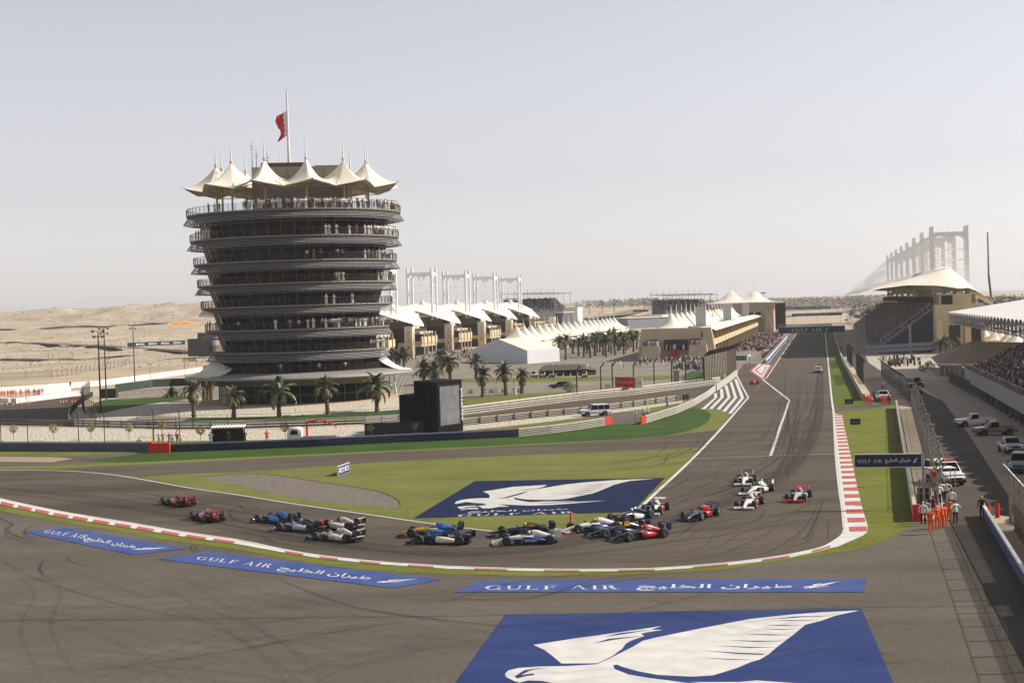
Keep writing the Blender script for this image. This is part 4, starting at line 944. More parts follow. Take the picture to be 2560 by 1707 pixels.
DRV=M(); DRV.loft([sect(*s,n=10,pw=2.2) for s in((-.28,.2,.45,.62),(-.1,.24,.45,.66),(.1,.2,.45,.62))],0); 
DRV.ball((-.12,0,.78),.135,10,1,(1.1,.92,1.05)); DRV.box((.0,0,.79),(.06,.19,.07),0,2)
drvmesh=DRV.mesh('driver',[PLACEH]*3)
_lt={}
def DL(l):
    w_=l.replace(',','').split()[:13]
    while w_[-1] in('the','a','of','in','with','and','at','on','its','by','from'): w_.pop()
    return ' '.join(w_)
def racecar(F0,R0,label,nose,cover,pod,fw,rw,ep,helmet,txt=None,hd=None,group='grand prix cars in the first corner',band=None,right=False):
    f=G(*F0); 
    if hd is None: r=G(*R0); d=(f-r); d.z=0; d.normalize(); mid=(f+r)/2
    else: d=Vector((math.cos(math.radians(hd)),math.sin(math.radians(hd)),0)); mid=f-d*1.55
    side=Vector((d.y,-d.x,0)); 
    if right: side=-side
    c=mid+side*.82; rz=math.atan2(d.y,d.x)
    t=T('racing_car',label,'racing car',(c.x,c.y,.055),rz,group)
    for s in(-1,1): link('wing_endplate',cmesh('ep',paint(ep)),t,(0,s*.5,0))
    for k,m in (('nose',paint(nose)),('cover',paint(cover)),('fw',paint(fw)),('rw',paint(rw)),('floor',m_carbon),('sus',m_carbon),('cock',m_carbon)): 
        me=cmesh(k,m); o=link(me.name.split('.')[0],me,t)
        if k in('sus','floor'): o['kind']='stuff'
    link('sidepods',cmesh('pod',paint(pod)),t); link('mirrors_and_bargeboards',cmesh('mir',m_carbon),t)
    for x,tm_,rm_ in((1.55,TF_,RF_),(-1.55,TR_,RR_)):
        for s in(-1,1):
            wv=link('wheel',None,t,(x,s*(.72 if x>0 else .7),.33)); link('tyre',tm_,wv); link('rim',rm_,wv)
    if band:
        b=M(); 
        for (x0,x1,z0,z1,y,mc) in band:
            for s in(-1,1): b.quad((x0,s*y,z0),(x1,s*y,z0),(x1,s*y,z1),(x0,s*y,z1))
        b.build('livery_patch',paint(band[0][5]),t)
    if txt:
        for s_,x0,x1,z0,z1,y,cc in txt:
            b=M(); g=textgeo(s_,.02)
            put(b,g,lambda u,v:(x1+(x0-x1)*u,y,z0+(z1-z0)*v)); put(b,g,lambda u,v:(x0+(x1-x0)*u,-y,z0+(z1-z0)*v)); b.build('sponsor_lettering',paint(cc),t)
    p=link('person',drvmesh,None,(c.x,c.y,.055),rz,'helmeted driver in '+DL(label),'person','drivers in their cars')
    for i,m in enumerate((paint(cover),paint(helmet),m_glass)): p.material_slots[i].link='OBJECT'; p.material_slots[i].material=m
    return t
z8=lambda x,y:(340+x/3.92,1140+y/3.92); z9=lambda x,y:(960+x/3.095,1150+y/3.095); z10=lambda x,y:(1700+x/4.704,1150+y/4.704)
RED='scarlet'
racecar(z8(262,478),None,'leading scarlet racing car, furthest left on the track',RED,RED,RED,RED,RED,'dark','rocket red',hd=128)
racecar(z8(545,622),None,'second scarlet racing car, just behind the leader',RED,RED,RED,RED,RED,'dark','white',hd=122)
racecar(z8(1190,655),None,'sky blue and yellow racing car third in line','sky blue','sky blue','sky blue','deep navy','deep navy','dark','sky blue',hd=138)
racecar(z8(1400,738),None,'chrome and black racing car with a red rear wing, left pack','chrome','dark','chrome','chrome','rocket red','dark','chrome',hd=147)
racecar(z8(1762,722),None,'white racing car behind its twin, with black rear end','ivory','ivory','ivory','ivory','ivory','black','black',hd=150,txt=[('HONDA',-.95,-.45,.62,.76,.18,'race red')])
racecar(z8(1762,833),z8(2045,856),'white racing car with red lettering, nearest the outer kerb at left','ivory','ivory','ivory','black','ivory','black','white',txt=[('HONDA',-.95,-.45,.62,.76,.18,'race red'),('LUCKY',-.35,.2,.2,.36,.735,'race red')])
racecar(z9(210,602),None,'yellow and sky blue racing car hidden behind the navy car','bright yellow','sky blue','sky blue','deep navy','black','black','white',hd=178,txt=[('elf',-1.1,-.75,.62,.74,.18,'white')])
racecar(z9(268,657),z9(583,662),'navy and white racing car, leader of the middle pack','deep navy','deep navy','ivory','deep navy','deep navy','deep navy','deep navy',txt=[('RBS',-1.0,-.5,.5,.68,.19,'white'),('FedEx',-2.4,-1.95,.7,.84,.52,'white')])
racecar(z9(922,603),z9(1250,590),'navy racing car with yellow cover patch behind the white car','deep navy','deep navy','deep navy','deep navy','deep navy','deep navy','bright yellow',txt=[('Red Bull',-.45,.25,.24,.4,.74,'race red')],band=[(-.85,-.35,.62,.9,.19,'bright yellow')])
racecar(z9(948,668),z9(1290,655),'white and blue racing car with sponsor lettering on its sidepod, nearest middle pack','pearl white','pearl white','bmw blue','pearl white','pearl white','pearl white','white',txt=[('PETRONAS',-.6,.25,.2,.36,.74,'white')])
racecar(z9(1508,572),None,'white and blue racing car cutting across the orange kerb tip','pearl white','pearl white','bmw blue','pearl white','black','black','bright yellow',hd=200,txt=[('PETRONAS',-.6,.25,.2,.36,.74,'white')])
racecar(z9(1718,606),None,'navy racing car with yellow cover patch between two rivals','deep navy','deep navy','deep navy','deep navy','deep navy','deep navy','bright yellow',hd=205,band=[(-.85,-.35,.62,.9,.19,'bright yellow')])
racecar(z9(1890,637),z9(2187,600),'black racing car with crimson engine cover, foremost of the right pack','deep navy','race red','race red','deep navy','deep navy','deep navy','race red',txt=[('TORO',-.9,-.45,.6,.74,.18,'white')])
racecar(z9(1875,490),None,'navy and white racing car beside the navy turf panel','deep navy','deep navy','pearl white','pearl white','deep navy','deep navy','pearl white',hd=226)
racecar(z9(2148,428),z9(2208,386),'red and white racing car by the tip of the white line','pearl white','pearl white','race red','pearl white','pearl white','race red','silver')
racecar(z10(247,722),z10(467,655),'black and crimson racing car alone in the middle of the track','deep navy','race red','race red','deep navy','deep navy','deep navy','race red')
racecar(z10(893,578),z10(983,520),'red and white racing car with a yellow helmeted driver','pearl white','pearl white','race red','pearl white','pearl white','race red','bright yellow')
racecar(z10(855,300),z10(895,250),'rearmost white racing car of the group of three','pearl white','pearl white','pearl white','pearl white','black','pearl white','rocket red')
racecar(z10(962,410),z10(1088,372),'white racing car with red flashes, middle of the group of three','pearl white','pearl white','pearl white','pearl white','black','pearl white','white')
racecar(z10(1478,493),z10(1548,437),'chrome racing car with a red front wing, out alone near the right kerb','chrome','chrome','chrome','rocket red','rocket red','rocket red','rocket red')
racecar((1897,961),None,'late starting red racing car below the chevrons','rocket red','rocket red','rocket red','rocket red','rocket red','rocket red','rocket red',hd=262,group='late starters on the straight')
racecar((1979,853),None,'small distant orange racing car beside the pit wall','orange','orange','white','orange','orange','orange','silver',hd=250,group='late starters on the straight')
# ---------------- road vehicles ----------------
def wheelset(t,wb,tr,r=.36,w=.24):
    tm_=tyre(r,w); rm_=rim(r,w)
    for x in(wb/2,-wb/2):
        for s in(-1,1):
            wv=link('wheel',None,t,(x,s*tr/2,r)); link('tyre',tm_,wv); link('rim',rm_,wv)
def vehicle(label,cat,loc,rz,col,kind,group='parked and waiting vehicles'):
    t=T({'van':'van'}.get(cat,cat.replace(' ','_')),label,cat,loc,rz,group); m=mat('body_'+str([round(c,2) for c in col]),col,.3,coat=.4)
    K={'suv':(4.8,1.85,.42,1.0,[(-2.35,1.02),(-2.25,1.75),(-1.9,1.86),(.35,1.86),(1.05,1.12),(2.3,1.0)],2.8),
       'pickup':(5.0,1.8,.42,.98,[(-.35,1.0),(-.3,1.7),(.5,1.72),(1.15,1.08),(2.4,.95)],3.0),
       'sedan':(4.9,1.8,.3,.86,[(-2.2,.9),(-1.5,1.35),(-.3,1.42),(.5,1.38),(1.2,.92),(2.3,.8)],2.8),
       'van':(5.3,1.9,.36,1.1,[(-2.6,1.15),(-2.55,2.05),(-2.3,2.12),(.9,2.12),(1.7,1.25),(2.5,1.05)],3.1),
       'buggy':(2.5,1.2,.3,.6,[(-1.1,.65),(-1.0,1.55),(.3,1.6),(.7,1.0),(1.15,.65)],1.7)}[kind]
    L,Wd,zb,zt_,top,wb=K; h=L/2
    b=M(); b.loft([sect(*s,n=16,pw=6) for s in((-h,Wd/2*.9,zb+.1,zt_-.05),(-h+.12,Wd/2,zb,zt_+.02),(-h+.6,Wd/2,zb-.05,zt_+.02),(0,Wd/2,zb-.05,zt_+.02),(h-.9,Wd/2,zb-.05,top[-1][1]),(h-.15,Wd/2*.95,zb,top[-1][1]-.06),(h,Wd/2*.8,zb+.12,top[-1][1]-.2))],0,True,True); b.build('body',m,t)
    # cabin: tapered greenhouse from the side profile
    P=top; b=M(); rings=[]
    for x,z in P:
        k=(z-zt_)/(max(q[1] for q in P)-zt_) if z>zt_ else 0; wy=Wd/2*(.98-.16*max(0,k)); rings.append([(x,-Wd/2*.97,zt_-.05),(x,-wy,max(z-.06,zt_)),(x,-wy*.9,max(z,zt_+.01)),(x,wy*.9,max(z,zt_+.01)),(x,wy,max(z-.06,zt_)),(x,Wd/2*.97,zt_-.05)])
    b.loft(rings,0,True,False,False); b.build('cabin',m,t)
    zm=max(q[1] for q in P); g=M()
    xs=[p[0] for p in P if p[1]>zm-.12]; xa,xb=min(xs),max(xs); fx=P[-2][0] if kind!='buggy' else P[-2][0]
    def wy(z): k=(z-zt_)/(zm-zt_); return Wd/2*(.98-.17*k)+.015
    z0,z1=zt_+.08,zm-.13; nW={'suv':3,'pickup':1,'sedan':2,'van':3,'buggy':1}[kind]; seg=(xb-xa+(.25 if kind!='pickup' else .05))/nW
    for s in(-1,1):
        for k in range(nW):
            q=M(); a=xa+.02+seg*k; e=a+seg-.08; ex=(fx-.3-xb)*.75 if k==nW-1 else 0
            q.quad((a,s*wy(z0),z0),(e+ex,s*wy(z0),z0),(e,s*wy(z1),z1),(a,s*wy(z1),z1)); q.build('side_window',m_glass,t)
    q=M(); x0,zf0=P[-2]; i=[k for k,p in enumerate(P) if p[0]==xb][0]; x1,zf1=P[i]
    nx,nz=(zf1-zf0),(x0-x1); l=math.hypot(nx,nz); nx/=l;nz/=l; l0,l1=.1,.9; A=(x0+(x1-x0)*l0+nx*.02,zf0+(zf1-zf0)*l0+nz*.02);B=(x0+(x1-x0)*l1+nx*.02,zf0+(zf1-zf0)*l1+nz*.02)
    q.quad((A[0],-Wd*.42,A[1]),(A[0],Wd*.42,A[1]),(B[0],Wd*.36,B[1]),(B[0],-Wd*.36,B[1])); q.build('windscreen',m_glass,t)
    q=M(); q.quad((P[0][0]-.02,-Wd*.38,z0),(P[0][0]-.02,Wd*.38,z0),(P[1][0]-.02,Wd*.34,z1),(P[1][0]-.02,-Wd*.34,z1)); q.build('rear_window',m_glass,t)
    b=M(); b.box((h-.02,0,zb+.12),(.16,Wd*.96,.2)); b.build('front_bumper',m_black,t); b=M(); b.box((-h,0,zb+.12),(.16,Wd*.96,.2)); b.build('rear_bumper',m_black,t)
    b=M(); b.box((h+.0,0,zb+.38),(.06,Wd*.5,.18)); b.build('grille',m_black,t)
    for s in(-1,1): b=M(); b.box((h-.03,s*Wd*.36,zb+.4),(.08,.3,.16)); b.build('headlight',mat('headlight_lens',S(214,218,222),.15),t)
    for s in(-1,1): b=M(); b.box((.75 if kind!='sedan' else .6,s*(Wd/2+.1),zt_+.12),(.12,.2,.14)); b.build('wing_mirror',m_black,t)
    if kind=='pickup':
        b=M(); b.box((-1.45,0,zt_-.02),(1.9,Wd*.86,.02)); b.build('load_bed',m_black,t)
        for s in(-1,1): b=M(); b.box((-1.43,s*Wd*.47,zt_+.05),(2.1,.08,.14)); b.build('bed_rail',m,t)
    for x in(wb/2,-wb/2):
        for s in(-1,1):
            b=M(); n=12; b.add([(x,s*(Wd/2+.004),.4)]+[(x+.46*math.cos(PI*2*i/n),s*(Wd/2+.004),.4+.46*math.sin(PI*2*i/n)) for i in range(n)],[(0,i+1,(i+1)%n+1) for i in range(n)]); b.build('wheel_arch',m_black,t)
    wheelset(t,wb,Wd-.1,.37 if kind!='buggy' else .25,.24)
    return t
def at(x,y,z=0): p=G(x,y,z); return (p.x,p.y,z)
WH=S(230,230,228)
vehicle('white estate car facing left on the slip road behind the pale rail','suv',at(1486,1040),math.radians(194),WH,'suv')
vehicle('black saloon car driving left on the road behind the palms','sedan',at(1402,970),PI*1.01,(.01,.01,.012),'sedan')
v=vehicle('white medical van with orange roof lights parked on the service road','van',at(2362,1210),math.radians(-83),WH,'van')
b=M(); b.box((.6,0,2.2),(.3,1.3,.16)); b.build('light_bar',m_orange,v); b=M(); b.box((2.5,0,.62),(.3,1.8,.3)); b.build('red_bumper_stripe',m_redp,v)
vehicle('white single cab pickup parked furthest back near the fence','pickup truck',at(2437,1066),math.radians(180),WH,'pickup')
vehicle('tan double cab pickup parked across the gravel','pickup truck',at(2487,1088),math.radians(181),S(142,124,106),'pickup')
vehicle('white pickup facing the camera on the gravel behind the fence','pickup truck',at(2527,1132),math.radians(-95),S(200,204,210),'pickup')
vehicle('silver off-road car with yellow roof lamp at the right edge','suv',at(2551,1180),math.radians(-112),S(160,164,172),'suv')
v=vehicle('white course car with yellow roof lights on the start straight','suv',at(2046,932),SANG+PI,WH,'sedan')
b=M(); b.box((-.5,.3,1.5),(.3,.3,.16)); b.box((-.5,-.3,1.5),(.3,.3,.16)); b.build('roof_light',mat('amber_lens',S(244,196,60),.3),v,kind='stuff')
vehicle('white recovery pickup at the barrier gap on the right','pickup truck',at(2207,1002),math.radians(-92),WH,'pickup')
vehicle('dark off-road car queued behind the right fence','suv',at(2283,985),math.radians(-85),(.02,.025,.03),'suv')
vehicle('second dark off-road car ahead of the lamp post row','suv',at(2288,968),math.radians(-85),(.02,.02,.025),'suv')
# ---------------- ground sheets behind the barriers ----------------
z=zl()+.002
def zs_(): 
    global z; z+=.003; return z
sheet('paddock_paving',[(905,1010),(905,900),(1100,880),(1330,868),(1600,850),(1780,880),(1905,850),(1880,880),(1842,934),(1790,958),(1700,966),(1440,985),(1157,1010)],m_road,zs_())
sheet('back_track_asphalt',[(900,1063),(1157,1038),(1300,1020),(1450,1001),(1600,986),(1700,973),(1790,961),(1842,937),(1828,950),(1790,976),(1740,992),(1695,1002),(1480,1030),(1300,1048),(1157,1063),(1000,1066)],m_track,zs_())
sheet('far_loop_asphalt',[(-300,1022),(0,1009),(98,998),(196,990),(226,984),(212,1000),(190,1016),(176,1034),(176,1050),(190,1064),(60,1062),(-300,1056)],m_track,z)
sheet('rubble_bank',[(-300,1068),(190,1069),(440,1075),(700,1073),(915,1063),(1010,1056),(1160,1064),(1300,1049),(1480,1031),(1600,1016),(1695,1003),(1695,1008),(1600,1023),(1500,1036),(1440,1045),(1350,1056),(1250,1067),(1160,1076),(1100,1084),(950,1097),(600,1100),(440,1102),(60,1103),(-300,1103)],m_rub,zs_())
sheet('grass_behind_rail',[(-300,1103),(60,1103),(440,1102),(600,1100),(950,1097),(1100,1084),(1160,1076),(1250,1067),(1350,1056),(1440,1045),(1500,1036),(1600,1023),(1695,1008),(1720,1010),(1690,1031),(1614,1057),(1530,1061),(1450,1073),(1296,1091),(1000,1105),(600,1123),(422,1127),(-300,1124)],m_grass,z)
sheet('slip_road',[(1405,1079),(1413,1063),(1460,1049),(1507,1036),(1560,1030),(1612,1032),(1622,1054),(1603,1059),(1530,1061)],m_run,zs_())
sheet('lawn_below_palms',[(1157,996),(1300,986),(1440,977),(1600,968),(1740,960),(1780,957),(1700,964),(1560,981),(1400,998),(1157,1019)],m_grass,z)
sheet('cream_rubble_strip',[(1157,1019),(1400,998),(1500,988),(1500,991),(1300,1012),(1157,1030)],m_rub,z)
sheet('tower_lawn_strip',[(440,1045),(690,1040),(905,1028),(1000,1020),(1000,1035),(915,1041),(700,1050),(440,1054)],m_green,zs_())
sheet('tower_rubble_strip',[(440,1054),(700,1050),(915,1041),(1000,1035),(1000,1050),(900,1058),(760,1064),(440,1068)],m_rub,z)
sheet('planted_verge',[(1150,947),(1400,943),(1640,940),(1800,932),(1800,940),(1640,950),(1400,953),(1150,956)],m_grass,z)
sheet('pit_exit_lawn',[(1702,948),(1712,935),(1730,927),(1790,928),(1790,945),(1720,950)],m_green,zs_())
sheet('loop_inner_lawn',[(268,998),(330,997),(470,989),(480,996),(370,1009),(300,1022),(252,1032),(228,1031),(222,1022),(240,1006)],m_green,z)
sheet('loop_rubble',[(250,1035),(300,1023),(370,1010),(470,998),(490,1004),(420,1022),(380,1036),(310,1052),(262,1056),(240,1050)],m_rub,z)
sheet('loop_access_road',[(300,1058),(330,1045),(400,1028),(470,1008),(560,1000),(560,1040),(470,1046),(440,1058)],m_road,zs_())
sheet('coned_car_park',[(300,978),(480,962),(560,958),(560,996),(470,989),(330,996),(290,996)],m_road,z)
sheet('pit_lane',[TF(430,-15),TF(430,-32),TF(880,-32),TF(880,-15)],m_road,z,world=True)
# right side: strip of sand, service road, gravel
sheet('service_road',[TF(60,8.5),TF(124,9.0),TF(250,13.4),TF(262,8.2),TF(470,6.8),TF(470,14),TF(330,15),TF(262,18.5),TF(200,17),TF(128,14.5),TF(60,13)],m_dark,z,world=True)
sheet('sand_strip',[TF(124,6.9),TF(248,11.2),TF(250,13.4),TF(200,11.6),TF(124,9)],m_sand,zs_(),world=True)
sheet('gravel_car_park',[TF(128,14.5),TF(200,17),TF(262,18.5),TF(330,18),TF(330,29),TF(60,29),TF(60,14)],m_gravelpave,z,world=True)
sheet('sunlit_forecourt',[TF(330,14),TF(420,11.5),TF(470,12),TF(470,70),TF(330,70)],mat('pale_forecourt',S(176,166,152),.9,0,.06,.4),z,world=True)
for k,(L,w_) in enumerate((([(0,858),(120,862),(260,868),(420,878),(520,884)],9),([(0,826),(120,822),(260,818),(360,812),(430,806)],14),([(0,900),(100,902),(230,898),(330,890)],8),([(1300,812),(1440,800),(1560,787),(1700,772)],16),([(1380,820),(1560,800),(1680,786)],10),([(1890,800),(1960,792),(2040,786),(2110,780),(2230,770)],22),([(1880,780),(2000,776),(2120,768),(2230,762)],10))):
    b=M(); P=[GH(x,y) for x,y in L]; P=smooth_line(P,8)
    n=len(P); A=[];B=[]
    for i,p in enumerate(P):
        d=(P[min(n-1,i+1)]-P[max(0,i-1)]); d=Vector((-d.y,d.x,0)).normalized()*w_/2
        for Q,s_ in((A,1),(B,-1)): q=p+d*s_; Q.append(Vector((q.x,q.y,max(hills(q.x,q.y),p.z)+.5)))
    b.add(A+B,[(i,i+n,i+n+1,i+1) for i in range(n-1)]); b.build('distant_track',m_track if k<3 else m_road,kind='structure')
# ---------------- left background ----------------
def wallline(name,label,cat,pts,h,w_,m,cap=None,zz=0):
    P=Gs(pts,zz) if not isinstance(pts[0],Vector) else pts; t=T(name,label,cat,P[0]); o=P[0].copy(); b=M()
    for a,c in zip(P,P[1:]): b.beam(a-o,c-o,w_,h)
    b.build('wall_face',m,t)
    if cap:
        b=M()
        for a,c in zip(P,P[1:]): b.beam(a-o+Vector((0,0,h)),c-o+Vector((0,0,h)),w_*1.25,.14)
        b.build('coping',cap,t)
    return t
m_ww=mat('white_barrier',S(232,230,224),.7,0,.03,.5)
wallline('circuit_wall','long bright white wall with brown coping behind the far loop','wall',[(-80,988),(0,982),(120,974),(250,964),(340,952),(471,934),(520,926)],1.5,.5,m_ww,mat('brown_coping',S(176,146,108),.8))
def blocks(label,p0,p1,n,h):
    P0,P1=Gs([p0,p1]); t=T('block_barrier',label,'barrier',P0); d=(P1-P0)
    me=M(); me.box((0,0,h/2),(d.length/n*.97,1.2,h)); me=me.mesh('block',m_ww); a=math.atan2(d.y,d.x)
    for k in range(n): q=d*((k+.5)/n); link('block',me,t,(q.x,q.y,0),a)
blocks('front row of white barrier blocks beside the far loop',(34,1009),(203,988),22,1.1)
blocks('shorter row of white barrier blocks behind the front row',(96,986),(172,977),10,1.0)
blocks('low row of white barrier blocks at the left edge',(-40,1000),(28,1006),8,.9)
m_gmesh=mat('green_windbreak',S(38,56,46),.9,0,.12,.5)
t=wallline('green_fence','dark green screened fence beside the coned car park','fence',[(289,981),(381,968),(430,965),(478,964)],1.9,.1,m_gmesh)
t=T('dark_green_cabin','dark green clad box at the end of the green fence','cabin',G(270,995)); b=M(); b.box((0,1.2,1.0),(3.4,2.4,2.0)); b.build('cladding',m_gmesh,t)
for k in range(5): b=M(); b.box((-1.4+.7*k,-.03,1.0),(.06,.05,1.9)); b.build('batten',m_black,t)
def cone(x,y,i,lab='small traffic cone in the row beside the green fence'):
    t=T('traffic_cone',lab,'cone',G(x,y),0,'traffic cones'); b=M(); b.lathe([(.2,.04),(.06,.75)],8); b.build('cone_body',m_orange,t); b=M(); b.box((0,0,.02),(.5,.5,.05)); b.build('base',m_black,t); b=M(); b.lathe([(.16,.28),(.12,.45)],8); b.build('white_band',m_ww,t)
for i,x in enumerate((298,319,342,365,387,409)): cone(x,987-i*.8,i,'small traffic cone by the green fence, %s from the left'%('first','second','third','fourth','fifth','sixth')[i])
for i,(x,y) in enumerate(((4,1014),(17,1013),(32,1013),(50,1011),(72,1010),(151,1008),(158,1008),(165,1007),(180,1007),(188,1006))): cone(x,y,i,'marker cone on the far loop asphalt, %s from the left'%('first','second','third','fourth','fifth','sixth','seventh','eighth','ninth','tenth')[i])
def fenceposts(label,P,h,gap,crank=.5,r=.07,mesh=None,wires=0,group='debris fences',m=None,side=-1,name='debris_fence'):
    t=T(name,label,'fence',P[0],0,group); o=P[0].copy(); m=m or m_dsteel
    pm=M(); pm.rod((0,0,0),(0,0,h-crank),r,None,6)
    if crank: pm.rod((0,0,h-crank),(0,side*crank*.9,h),r*.9,None,6)
    pm=pm.mesh('post',m); segs=[]
    for a,c in zip(P,P[1:]):
        d=c-a; n=max(1,int(d.length/gap)); ang=math.atan2(d.y,d.x)
        for k in range(n+(1 if c is P[-1] else 0)): q=a+d*(k/n)-o; link('post',pm,t,q,ang)
    if wires:
        b=M()
        for a,c in zip(P,P[1:]):
            nn=Vector((-(c-a).y,(c-a).x,0)).normalized()*side
            for k in range(wires):
                zz=h*(k+1)/wires; off=nn*(.9*max(0,zz-(h-crank))); b.bar(a-o+Vector((0,0,zz))+off,c-o+Vector((0,0,zz))+off,.035)
        b.build('wires',m,t,kind='stuff')
    if mesh:
        b=M()
        for a,c in zip(P,P[1:]): b.quad(a-o+Vector((0,0,.1)),c-o+Vector((0,0,.1)),c-o+Vector((0,0,h-crank)),a-o+Vector((0,0,h-crank)))
        b.build('fence_mesh',mesh,t)
    return t
m_mesh=mat('chain_link_mesh',S(120,112,98),.6,alpha=.3)
m_mesh2=mat('dense_debris_mesh',S(150,134,110),.7,alpha=.55)
fenceposts('curved top fence on the bank behind the white wall',[GH(0,950),GH(130,944),GH(323,913)],2.6,5.5,.6,.07,m_mesh)
fenceposts('row of curved fence posts above the left grey track',[GH(-10,908),GH(60,904),GH(182,895)],2.6,9,.6,.08)
fenceposts('glazed looking fence round the inside of the far hairpin',Gs([(225,985),(210,1000),(205,1020),(212,1035),(240,1050)]),3.2,3.,.3,.06,m_mesh)
fenceposts('low wire fence in front of the tower palms',Gs([(250,1058),(440,1062),(700,1057),(915,1048),(1000,1042)]),1.5,7,0,.045,None,2)
fenceposts('low wire fence along the lawn right of the black screen',Gs([(1160,1020),(1300,1008),(1443,994),(1560,984)]),1.5,9,0,.05,None,1)
fenceposts('tall cranked fence behind the tyre wall at left',Gs([(-30,1112),(3,1112),(70,1112),(197,1110),(262,1108),(385,1106),(450,1104)]),4.6,4.5,.7,.07)
fenceposts('tall cranked fence between the lawn and the paddock road',Gs([(1443,993),(1503,984),(1532,981),(1585,976),(1636,970),(1680,966),(1715,963),(1760,957)]),6.0,50,1.0,.13,None,7)
fenceposts('dense line of cranked fence posts at the pit exit wall',Gs([(1762,962),(1795,950),(1818,942),(1840,930)]),7.0,2.2,1.2,.14,m_mesh2)
# floodlight masts at left
for x,y,h,l in ((252,1031,15,'nearest tall floodlight mast at the left lawn'),(266,998,15.2,'second tall floodlight mast beside the dark green cabin'),(337,954,15.5,'third tall floodlight mast behind the white wall')):
    t=T('floodlight_mast',l,'floodlight',G(x,y),0,'tall floodlight masts'); b=M(); b.rod((0,0,0),(0,0,h),.19,.1,8); b.build('mast',m_dsteel,t); b=M(); b.box((0,0,h),(1.6,.1,.1)); b.box((0,0,h-1.),(1.2,.1,.1)); b.build('crossarm',m_steel,t)
    for s in(-1,1):
        for k in(0,1): b=M(); b.lathe([(.1,-.2),(.38,.22),(.3,.3)],10,(s*(.95-.2*k),-.1,h-1.*k-.1)); b.build('lamp',m_steel,t)
for x,y,h in ((377,972,6),(464,962,8),(1427,870,14),(1500,880,14),(1565,846,13)):
    t=T('lamp_post','slim lamp post with small twin heads at %s'%('the white wall' if x<400 else 'the green fence end' if x<500 else 'the paddock, '+{1427:'left of the palms',1500:'in front of the palm clump',1565:'behind the palm clump'}[x]),'lamp post',G(x,y)); b=M(); b.rod((0,0,0),(0,0,h),.1,.06,6); b.build('pole',m_steel,t); 
    for s_ in(-1,1): b=M(); b.box((s_*.35,0,h),(.55,.25,.16)); b.build('lamp_head',m_steel,t)
# boards on posts at left
RB=textgeo('RBS',.01)
def wboard(name,label,cat,x0,y0,x1,y1,Y0,Y1,hpx,bm,items,posts,pm=None):
    p0=W(x0,y0,Y0); p1=W(x1,y1,Y1); h=hpx*Y0/4000; zg=min(hills(p0.x,p0.y),p0.z-.2)
    t=board(name,label,cat,p0,p1,p0.z-zg,h,bm,items,posts=posts,pm=pm); t.location.z=zg; return t
it=[]
for k in range(4): u=.15+.215*k; it+=[('R',u,u+.035,.28,.72),(RB,u+.045,u+.14,.24,.76)]
t=wboard('sponsor_gantry','dark blue gantry board with four white sponsor names over the far track','gantry',318,867.5,463,865,700,720,11,m_navyb,it,(.0,1.0))
b=M()
for k in range(8): b.bar((-.2,0,k*.9),(-2.2,0,k*.9),.08); b.bar((-.2,0,k*.9),(-2.2,0,k*.9+.9),.06)
b.rod((-.2,0,0),(-.2,0,7.2),.1,None,5); b.rod((-2.2,0,0),(-2.2,0,7.2),.1,None,5); b.build('truss_leg',m_wmetal,t,kind='stuff')
m_yel=mat('yellow_board',S(206,164,20),.6)
t=wboard('sponsor_board','yellow sponsor board with red lettering on the distant desert bank','sign',422,814,499,812,1250,1270,7.5,m_yel,None,(.05,.95))
DZ=W(422,814,1250).z-t.location.z; b=M(); g=textgeo('DHL',.03)
for u in(.12,.5): put(b,g,lambda q,v,u=u:Vector((24*(u+.3*q),-.12,DZ+.45+1.4*v)))
b.build('lettering',m_redp,t)
t=T('sponsor_lettering_sign','black free standing lettering on two thin posts behind the white wall','sign',G(458,928)); g=textgeo('POTENZA',.04); b=M(); sc_=480/4000
put(b,g,lambda u,v:Vector((38*sc_*u,0,3.0+.95*v))); b.build('lettering',m_black,t)
for u in(.4,4.2): b=M(); b.rod((u,.05,0),(u,.05,3.1),.05,None,5); b.build('post',m_redp,t)
t=T('screen_housing','dark ribbed big screen housing beside the distant gantry','screen',W(505,882,640)); t.location.z=0; b=M(); b.box((2,0,6),(6,6,9.5)); b.box((-3,0,5),(4,6,7)); b.build('housing',mat('grey_ribbed_cladding',S(74,74,78),.7,0,.15,1.2,stretch=(8,1,.1)),t)
for k in range(9): b=M(); b.box((-4.6+1.1*k,-3.03,5),(.12,.1,7)); b.build('rib',m_black,t)
# black slatted TV wall building
A,B,C=G(1000,1077),G(1095,1087),G(1158,1077); D_=A+(C-B)
t=T('video_screen_building','black slatted block with a large grey video screen on its right face','video screen',A)
def prism(P,z0,z1,m,name,par,o): 
    b=M(); n=len(P); b.loft([[(p.x-o.x,p.y-o.y,z0) for p in P],[(p.x-o.x,p.y-o.y,z1) for p in P]],0,True,False); return b.build(name,m,par)
m_blk=mat('black_cladding',(.008,.0075,.0075),.9,spec=.08)
A2=A.lerp(B,.41); D2=D_.lerp(C,.41)
prism([A,A2,D2,D_],0,5.15,m_blk,'lower_block',t,A); prism([A2,B,C,D2],0,7.2,m_blk,'upper_block',t,A)
dv=(B-A); n_=Vector((dv.y,-dv.x,0)).normalized()
for k in range(14):
    q=A.lerp(B,(k+.5)/14)-A; b=M(); b.box((0,0,(4.7 if k<6 else 6.8)/2+.2),(.16,.1,4.7 if k<6 else 6.7)); b.build('slat',mat('black_slat',(.014,.013,.013),.9,spec=.1),t,(q.x+n_.x*.06,q.y+n_.y*.06,0),math.atan2(dv.y,dv.x))
dv=(C-B); n_=Vector((dv.y,-dv.x,0)).normalized(); f=lambda u,v,o=.08:Vector((B.x-A.x+dv.x*u+n_.x*o,B.y-A.y+dv.y*u+n_.y*o,v))
m_scr=bpy.data.materials.new('screen_picture'); m_scr.use_nodes=True
